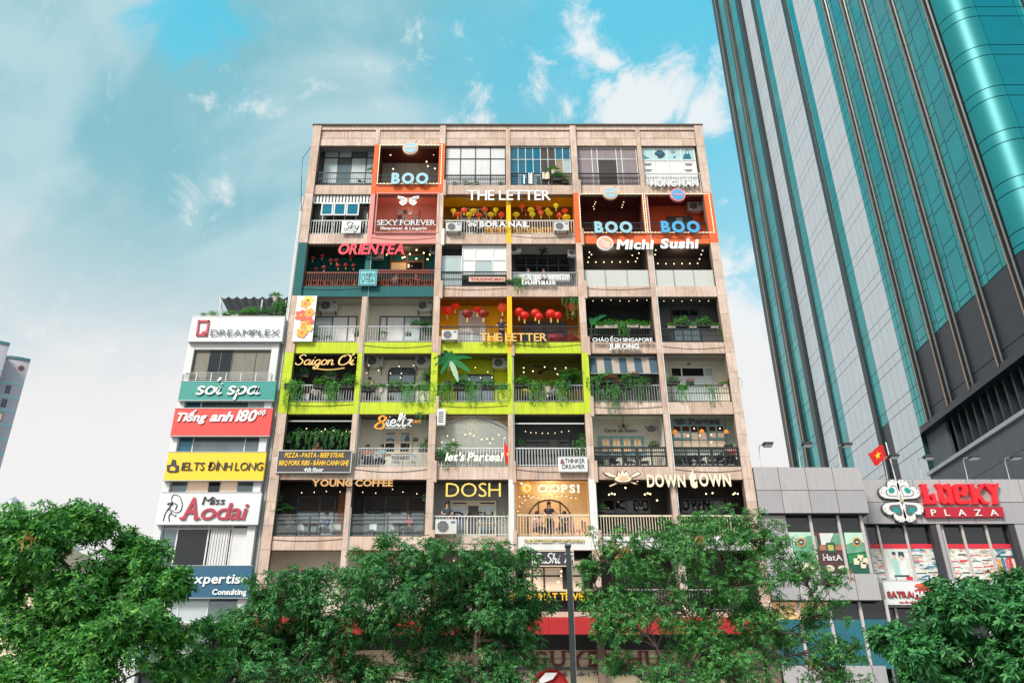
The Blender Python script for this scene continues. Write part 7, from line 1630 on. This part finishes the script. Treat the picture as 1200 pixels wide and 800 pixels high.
PL = {'bush': mk_plant('bush', 1, potm), 'bushw': mk_plant('bush', 2, potw), 'trail': mk_plant('trailing', 3, potm), 'trail2': mk_plant('trailing', 8, potg), 'spiky': mk_plant('spiky', 4, potw), 'palm': mk_plant('palm', 5, potm),
      'vine': mk_plant('trailing', 6, None, lf_c), 'flower': mk_plant('bush', 7, potg, lf_red), 'dark': mk_plant('bush', 9, potm, lf_b)}
PG = 'plants on the balconies'
def plant(kind, k, x_, y_, label, s=1.0, Y=YF+.1, rz=0.0):
    x, z = CW(k, x_, y_, Y); o = PL[kind].put((x, Y, z), label, PG, rz=rz, scale=s*(1.18 if kind in ('bush', 'trail', 'trail2', 'vine') and k in '56' else 1.0)); return o
desc = {'bush': 'shrub in a dark planter', 'bushw': 'small shrub in a pale box', 'trail': 'trailing plant hanging over the railing', 'trail2': 'trailing plant in a green box', 'spiky': 'spiky fern in a pale pot', 'palm': 'small palm with arching fronds', 'vine': 'climbing vine', 'flower': 'pink flowering plant', 'dark': 'dark leafy plant'}
def row(k, items, where):
    items = sorted(items, key=lambda q: q[1]); n = {}
    tot = {}
    for it in items: tot[it[0]] = tot.get(it[0], 0)+1
    for it in items:
        kd = it[0]; i = n.get(kd, 0); n[kd] = i+1
        pre = '' if tot[kd] == 1 else ', '+ordn(i, tot[kd])
        plant(kd, k, it[1], it[2], '%s %s%s' % (desc[kd], where, pre), it[3], YF+(it[4] if len(it) > 4 else .1))
row('5', [('trail', 100, 222, 1.1, -.05), ('bush', 245, 222, 1.0), ('trail2', 310, 222, .9), ('bush', 388, 222, 1.05), ('dark', 145, 170, 1.1, .7), ('dark', 290, 180, .9, .8), ('dark', 92, 175, .7, .5), ('dark', 385, 190, .8, .8)], 'in the lime bay with the bulb script')
row('5', [('bush', 478, 238, .9), ('spiky', 545, 235, .75), ('bush', 617, 236, 1.0), ('trail2', 690, 230, .85), ('trail', 762, 228, 1.0), ('palm', 785, 180, 1.15, .4), ('dark', 520, 292, .5, .4), ('dark', 590, 290, .5, .4)], 'in the lime bay with a white wall')
row('5', [('trail', 858, 228, .9), ('bush', 945, 226, 1.2), ('trail2', 1008, 226, .85), ('bush', 1082, 228, .9), ('trail', 1148, 226, .8)], 'in the bay with the banana plant')
row('6', [('bush', 84, 210, .95), ('trail', 150, 215, .95), ('spiky', 215, 222, 1.0), ('trail2', 290, 210, .9), ('dark', 355, 215, .9, .3)], 'in the rightmost lime bay'); plant('palm', '6', 320, 190, 'large palm spreading over the right of the rightmost lime bay', 1.7, YF+.5)
row('6', [('vine', 450, 190, 1.0), ('bush', 500, 190, 1.0, .0), ('vine', 545, 205, .9), ('bush', 610, 190, .9), ('vine', 655, 200, .9), ('dark', 690, 200, .8), ('flower', 520, 190, .8, -.1), ('flower', 640, 165, .5, -.1), ('flower', 555, 205, .5, -.15), ('vine', 530, 250, 1.1, -.1), ('dark', 590, 220, .9), ('dark', 470, 215, 1.0)], 'below the striped awning')
row('6', [('dark', 822, 200, 1.0), ('trail2', 870, 222, .7), ('flower', 905, 200, .6), ('bushw', 985, 222, .5), ('flower', 900, 110, .25, .6), ('flower', 1105, 195, .55), ('vine', 1010, 240, .7), ('spiky', 1075, 210, .6), ('vine', 1130, 185, .45)], 'in the flower balcony by the right edge')
row('1', [('spiky', 440, 300, .6, .3), ('spiky', 400, 365, .3), ('dark', 375, 358, .3), ('dark', 125, 560, .6, .3)], 'in the top left bays')
row('1', [('bushw', 890, 370, .35), ('bushw', 950, 368, .45), ('bushw', 1010, 370, .4), ('spiky', 980, 372, .3), ('bushw', 1140, 372, .4)], 'at the foot of the curtained windows')
plant('dark', '2', 300, 345, 'bushy green shrub at the railing of the blue windows', 1.05, YF-.05); plant('dark', '2', 335, 362, 'lower part of the shrub at the blue windows', .6, YF-.06); plant('spiky', '2', 270, 300, 'thin upright plant above the shrub at the blue windows', .8, YF+.0)
plant('trail', '4', 72, 228, 'trailing plant by the column left of the rounded white letters', .8, YF-.05); plant('dark', '4', 25, 240, 'small plant on the column left of the rounded white letters', .5, YF-.1)
plant('vine', '4', 340, 325, 'vine hanging at the top right of the brown walled bay', 1.15, YF+.3); plant('vine', '4', 372, 335, 'vine hanging beside the last red lantern', .9, YF+.2)
row('4', [('bushw', 485, 462, .75), ('bushw', 540, 460, 1.0), ('trail', 592, 452, .8), ('bushw', 648, 458, .9), ('bushw', 710, 462, .8), ('dark', 468, 500, .8, .5)], 'in the dark bay with ceiling bulbs'); 
row('4', [('bushw', 845, 462, .6), ('bush', 895, 452, 1.1), ('bushw', 950, 462, .6), ('bush', 1003, 452, 1.05), ('bushw', 1060, 462, .6), ('vine', 1100, 480, .6)], 'in the grey bay with ceiling bulbs')
row('3', [('spiky', 175, 540, .6, .3), ('spiky', 245, 540, .5, .3), ('dark', 400, 520, .7, .3), ('palm', 745, 475, .8, .3), ('dark', 700, 470, .9, .3), ('dark', 770, 510, .9, .3), ('spiky', 530, 520, .6, .3), ('dark', 660, 520, .5, .3), ('dark', 1185, 250, .4, -.1)], 'on the white balconies above the lime')
row('5', [('dark', 65, 500, .8, .2), ('vine', 130, 470, .9, .6), ('vine', 220, 470, .9, .6), ('vine', 300, 465, .9, .6), ('vine', 370, 470, .8, .6), ('dark', 760, 540, .9, .2), ('dark', 840, 580, .9, .05), ('spiky', 905, 530, .8, .1), ('vine', 880, 545, .8), ('dark', 715, 495, .4, .8), ('dark', 778, 500, .5, .6), ('vine', 740, 365, .5, -.1)], 'on the balconies under the lime band')
row('Q', [('dark', 655, 270, .9, .4), ('vine', 1110, 250, 1.0, .3), ('dark', 1130, 210, .6, .3), ('dark', 870, 405, .4, .3)], 'in the dark bay behind the white board'); plant('dark', 'P', 480, 270, 'dark plant at the right end of the blue shutters', .8, YF+.8)
row('7', [('palm', 130, 240, 1.2, .5), ('dark', 95, 180, .9, .4), ('dark', 800, 180, .6, .3), ('spiky', 1160, 270, .8, .4), ('dark', 90, 130, .5, .3)], 'in the balconies just above the middle tree'); plant('dark', '8', 455, 230, 'dark plant at the left end of the dark restaurant bay', .8, YF+.4)
row('A', [('bushw', 345, 150, .5, .6), ('bushw', 400, 148, .7, .6), ('bush', 480, 148, .7, .6), ('bushw', 520, 146, .7, .6), ('bush', 600, 142, 1.0, .5), ('bush', 640, 140, 1.0, .5), ('dark', 700, 142, 1.0, .5), ('dark', 780, 130, 1.1, .5), ('vine', 800, 90, 1.0, .5), ('dark', 815, 110, 1.0, .5), ('spiky', 765, 40, .8, 1.0)], 'on the roof terrace at left')
row('A', [('dark', 270, 525, .9, 0)], 'on the narrow building balcony')
# banana plants with large single leaves
def banana(k, x_, y_, label, leaves, Y, hgt):
    x, z = CW(k, x_, y_, Y); t = thing('banana_plant', label, 'plant', (x, Y, z)); MB().lathe([(.16, 0), (.2, .28)], (x, Y, z), 10).obj('pot', potm, t); MB().tube([(x, Y, z+.2), (x+.03, Y, z+hgt*.6), (x+.08, Y, z+hgt)], .05, 6, .03).obj('stem', mat('banana_stem', sr(96, 110, 60), .7, .15), t)
    bm_ = mat('banana_leaf', sr(30, 120, 60), .4, .2, 4)
    for (dx, dz, ln, w_) in leaves:
        q = MB(); n = 9; d = Vector((dx, -.25, dz)).normalized(); sd_ = d.cross(Vector((0, 1, .3))).normalized()
        for i in range(n+1):
            u = i/n; c = Vector((x+.08, Y, z+hgt))+d*ln*u-Vector((0, 0, 1))*ln*.45*u*u; ww = w_*math.sin(math.pi*min(1, u*.92+.06))**.6*.5; saw = 1-.15*(i % 2)
            for s_ in (-1, 0, 1): p = c+sd_*s_*ww*saw-Vector((0, 0, .12*ww*abs(s_))); q.v.append(tuple(p))
        for i in range(n):
            a = 3*i; q.f += [(a, a+1, a+4, a+3), (a+1, a+2, a+5, a+4)]; q.mi += [0]*2
        q.obj('leaf', bm_, t, smooth=True)
banana('5', 875, 230, 'tall banana plant with broad leaves over the lime bay railing', [(-1, .6, .95, .30), (-.3, 1, 1.0, .30), (1, .55, 1.35, .26), (.9, -.2, 1.15, .34), (-.9, .0, .75, .25), (.6, 1.1, .8, .25), (.4, -.7, 1.0, .3), (-.5, -.6, .7, .22), (.15, 1.2, .9, .2)], YF+.05, 1.45)
banana('4', 440, 530, 'banana plant with upright leaves at the left of the dark bay with planters', [(.75, 1, 1.3, .22), (-.1, 1, .7, .25), (.4, .8, .9, .2)], YF+.3, .9)
# ================================================================== people
def skin_mesh(name, verts, edges, m):
    me = bpy.data.meshes.new(name); me.from_pydata([v[:3] for v in verts], edges, []); o = bpy.data.objects.new(name, me); COL.objects.link(o)
    md = o.modifiers.new('skin', 'SKIN'); md.use_smooth_shade = True
    for i, v in enumerate(verts): sv_ = me.skin_vertices[0].data[i]; sv_.radius = (v[3], v[4] if len(v) > 4 else v[3]); sv_.use_root = (i == 0)
    o.modifiers.new('sub', 'SUBSURF').levels = 1
    dg = bpy.context.evaluated_depsgraph_get(); r_ = bpy.data.meshes.new_from_object(o.evaluated_get(dg)); r_.materials.clear(); r_.materials.append(m)
    r_.name = name; bpy.data.objects.remove(o); return r_
skinm = mat('skin', sr(206, 156, 128), .5, .04)
def skel(pose):
    if pose == 'stand':
        pel, ch, nk, hd = (0, 0, .93), (0, -.02, 1.28), (0, -.03, 1.45), (0, -.05, 1.60); knees = [(-.1, -.02, .5), (.1, -.02, .5)]; ank = [(-.11, .03, .08), (.11, .03, .08)]; elb = [(-.27, -.12, 1.12), (.27, -.12, 1.12)]; wr = [(-.16, -.34, 1.05), (.16, -.34, 1.05)]
    else:
        pel, ch, nk, hd = (0, 0, .5), (0, -.02, .85), (0, -.04, 1.02), (0, -.07, 1.17); knees = [(-.11, -.42, .5), (.11, -.42, .5)]; ank = [(-.11, -.42, .08), (.11, -.42, .08)]; elb = [(-.25, -.14, .70), (.25, -.14, .70)]; wr = [(-.10, -.34, .74), (.10, -.34, .74)]
    return pel, ch, nk, hd, knees, ank, elb, wr
BODY = {}
def body_parts(pose):
    if pose in BODY: return BODY[pose]
    pel, ch, nk, hd, kn, an, el, wr = skel(pose)
    V = [(*pel, .125, .09), (*ch, .135, .09), (*nk, .052), (hd[0], hd[1], hd[2]-.06, .065, .075), (hd[0], hd[1], hd[2]+.04, .078, .09), (hd[0], hd[1], hd[2]+.1, .05, .06)]
    E_ = [(0, 1), (1, 2), (2, 3), (3, 4), (4, 5)]
    for s_ in (0, 1):
        sg = -1 if s_ == 0 else 1; i = len(V); w_ = wr[s_]
        V += [(sg*.17, ch[1], ch[2]+.10, .055), (*el[s_], .042), (*w_, .028), (w_[0]*.9, w_[1]-.06, w_[2]-.01, .026, .016)]; E_ += [(1, i), (i, i+1), (i+1, i+2), (i+2, i+3)]
        for f_ in range(5):
            j = len(V); dx = (-.028+.014*f_); ln = (.05, .08, .09, .08, .05)[f_]; V.append((w_[0]*.9+dx*1.3+(-sg*.03 if f_ == 0 else 0), w_[1]-.06-ln, w_[2]-.03, .008)); E_.append((i+3, j))
        i = len(V); V += [(sg*.09, pel[1], pel[2]-.06, .085), (*kn[s_], .06), (*an[s_], .04), (an[s_][0], an[s_][1]-.14, .04, .035, .025)]; E_ += [(0, i), (i, i+1), (i+1, i+2), (i+2, i+3)]
    b = skin_mesh('body', V, E_, skinm)
    V = [(*pel, .145, .11), (*ch, .155, .11), (nk[0], nk[1], nk[2]-.07, .07)]; E_ = [(0, 1), (1, 2)]
    for s_ in (0, 1):
        sg = -1 if s_ == 0 else 1; i = len(V); e = el[s_]; V += [(sg*.17, ch[1], ch[2]+.10, .072), (sg*.17*.3+e[0]*.7, ch[1]*.3+e[1]*.7, (ch[2]+.1)*.3+e[2]*.7, .06)]; E_ += [(1, i), (i, i+1)]
    sh = (V, E_); V = [(pel[0], pel[1], pel[2]+.02, .15, .115)]; E_ = []
    for s_ in (0, 1):
        sg = -1 if s_ == 0 else 1; i = len(V); V += [(sg*.09, pel[1], pel[2]-.06, .10), (*kn[s_], .075), (an[s_][0], an[s_][1], an[s_][2]+.06, .055)]; E_ += [(0, i), (i, i+1), (i+1, i+2)]
    tr_ = (V, E_); BODY[pose] = (b, sh, tr_, hd); return BODY[pose]
hairm = mat('hair', (.015, .011, .010), .5, 0)
def person(k, x_, Y, r, pose, shirt, label, rz=0.0, long=False, trc=(.03, .03, .05), scale=1.0, dz=0.0):
    b, sh, tr_, hd = body_parts(pose); x = CW(k, x_, 300 if k != 'Z' else 300, Y)[0]; t = thing('person', label, 'person', (x, Y, ZR(r)+dz))
    kid('body', b, t).location = (0, 0, 0); nm = 'shirt_%02x%02x%02x' % tuple(int(255*min(1, c)) for c in shirt)
    kid('shirt', skin_mesh('shirt', *sh, mat(nm, shirt, .8, .08, 8)), t).location = (0, 0, 0); kid('trousers', skin_mesh('trousers', *tr_, mat('trousers', trc, .8, .05)), t).location = (0, 0, 0)
    q = MB(); q.ball((hd[0], hd[1]+.018, hd[2]+.055), .112, 12, 8, .92, 1.0, 1.0)
    if long: q.ball((hd[0], hd[1]+.07, hd[2]-.08), .10, 8, 6, .95, .5, 1.5)
    o = kid('hair', q.mesh('hair', hairm, True), t); o.location = (0, 0, 0)
    f = MB()
    for sg in (-1, 1): f.ball((hd[0]+sg*.03, hd[1]-.092, hd[2]+.0), .009, 6, 4)
    o = kid('eyes', f.mesh('eyes', lblack), t); o.location = (0, 0, 0); f = MB(); f.ball((hd[0], hd[1]-.098, hd[2]-.025), .014, 6, 4, .8, 1, 1.3); o = kid('nose', f.mesh('nose', skinm, True), t); o.location = (0, 0, 0); f = MB(); f.box(hd[0]-.022, hd[0]+.022, hd[1]-.088, hd[1]-.075, hd[2]-.068, hd[2]-.058); o = kid('mouth', f.mesh('mouth', mat('lips', sr(150, 70, 66), .5, 0)), t); o.location = (0, 0, 0)
    t.rotation_euler[2] = rz; t.scale = (scale,)*3; return t
def px_to(k, x_, Yp, crop_y): return x_
person('7', 893, YF+.45, 7, 'stand', sr(60, 74, 88), 'man in a dark blue shirt leaning on the railing behind the large air conditioner', .25)
person('5', 490, YF+.62, 6, 'seat', sr(190, 130, 110), 'long-haired woman in a peach top seated left under the orange figure eight', .5, True); person('5', 566, YF+.62, 6, 'seat', sr(90, 160, 180), 'long-haired woman in a light blue top seated right under the orange figure eight', -.5, True)
person('5', 248, YF+.7, 6, 'seat', sr(120, 50, 60), 'person whose head shows above the dark menu board', .2, dz=.25); person('5', 478, YF+.6, 5, 'stand', sr(210, 150, 150), 'person in a pink top standing by the rail planters of the white walled lime bay', -.3, scale=.92)
person('1', 1026, YF+.9, 2, 'stand', sr(50, 60, 84), 'man in a dark shirt standing behind the nail salon letters', .2)
person('P', 1012, YF+.6, 6, 'seat', sr(60, 50, 60), 'dark-haired person seated by the black railing under the grid window', .9); person('P', 1058, YF+.55, 6, 'seat', sr(176, 50, 66), 'person in a red top seated at the right end of the black railing', -.9)
person('4', 128, YF+.8, 3, 'stand', sr(80, 140, 190), 'person in a blue top behind the white shelf of the grey cafe bay', 0, scale=.9); person('4', 205, YF+.85, 3, 'seat', sr(190, 60, 60), 'person in a red top seated behind the white shelf of the grey cafe bay', 0, True, dz=.25)
person('8', 215, YF+.5, 7, 'stand', sr(40, 38, 44), 'woman in a dark top standing at the railing of the warmly lit bay', .1, True); person('8', 155, YF+.6, 7, 'seat', sr(226, 190, 190), 'person in a pale top seated left in the warmly lit bay', .7, True); person('8', 290, YF+.6, 7, 'seat', sr(46, 56, 70), 'person in a dark top seated right in the warmly lit bay', -.7, True)
person('3', 590, YF+.8, 3, 'seat', sr(210, 200, 190), 'person in a white top seated at a table in the right teal bay', .6, True); person('3', 700, YF+.8, 3, 'seat', sr(170, 60, 50), 'person in a red top seated at a table in the right teal bay', -.6)
person('3', 1145, YF+.5, 4, 'stand', sr(40, 38, 40), 'dark dressed person behind the railing of the yellow walled bay', 0)
for a in (('7', 150, 7, 'seat', (200, 196, 190), 'person in a white top seated left in the left dark cafe bay', .8, True), ('7', 330, 7, 'seat', (70, 110, 150), 'person in a blue shirt seated right in the left dark cafe bay', -.7, False), ('7', 720, 7, 'seat', (200, 120, 130), 'person in a pink top seated in the right dark cafe bay', -.6, True),
          ('6', 110, 5, 'seat', (210, 190, 80), 'person in a yellow top seated in the rightmost lime bay', .5, True), ('6', 250, 5, 'seat', (120, 130, 150), 'person in a grey shirt seated in the rightmost lime bay', -.5, False), ('5', 210, 5, 'seat', (180, 170, 160), 'person in a beige top seated behind the planters of the script sign bay', .4, True)):
    person(a[0], a[1], YF+.75, a[2], a[3], sr(*a[4]), a[5], a[6], a[7])
for k_, xs_, r_, w_ in (('7', (200, 380), 7, 'in the left dark cafe bay'), ('7', (540, 660, 770), 7, 'in the right dark cafe bay'), ('6', (140, 215, 300), 5, 'in the rightmost lime bay'), ('5', (150, 250, 350), 5, 'behind the planters under the script sign'), ('4', (480, 620, 800), 3, 'behind the frosted glass')):
    for i, a in enumerate(xs_): wch.put((CW(k_, a, 300, YF+.8)[0], YF+.8, ZR(r_)), 'white chair %s, %s' % (w_, ordn(i, len(xs_))), 'white cafe chairs', rz=.7*i-.4)
table('7', 245, 7, YF+.75, 'small table in the left dark cafe bay', wood); table('7', 670, 7, YF+.75, 'small table in the right dark cafe bay', wood); table('6', 180, 5, YF+.7, 'small table in the rightmost lime bay', white)
# ================================================================== lamp post
x, z = W(665.5, 641, 22); t = thing('lamp_post', 'dark straight lamp post rising in front of the apartment block', 'street lamp', (x, 22, 0)); MB().box(x-.058, x+.058, 21.94, 22.06, .0, z).obj('pole', mat('post_dark', sr(44, 52, 56), .6, .1), t); MB().box(x-.08, x+.08, 21.9, 22.1, z, z+.06).obj('cap', dmetal, t); MB().box(x-.14, x+.14, 21.86, 22.14, 0, .35).obj('base', dmetal, t)
MB().box(x+.066, x+.09, 21.98, 22.02, 1.0, z-.2).obj('cable_strip', gmetal, t)
# ================================================================== lights of lamps that the photograph shows lit
def lamp(nm, x, y, z, e, r, col=(1, .78, .5)):
    l_ = bpy.data.lights.new(nm, 'POINT'); l_.energy = e; l_.shadow_soft_size = r; l_.color = col; o = bpy.data.objects.new(nm, l_); COL.objects.link(o); o.location = (x, y, z)
for nm, (r, b), e in (('ceiling_lamp_light', (7, 3), 20), ('ceiling_lamp_light', (3, 1), 8), ('ceiling_lamp_light', (1, 1), 5), ('ceiling_lamp_light', (3, 4), 10), ('ceiling_lamp_light', (3, 5), 10), ('ceiling_lamp_light', (6, 2), 8), ('ceiling_lamp_light', (2, 1), 3)):
    lamp(nm, (XI(b)+XI(b+1))/2, YF+.85, top_of(r)-.05, e, .12)
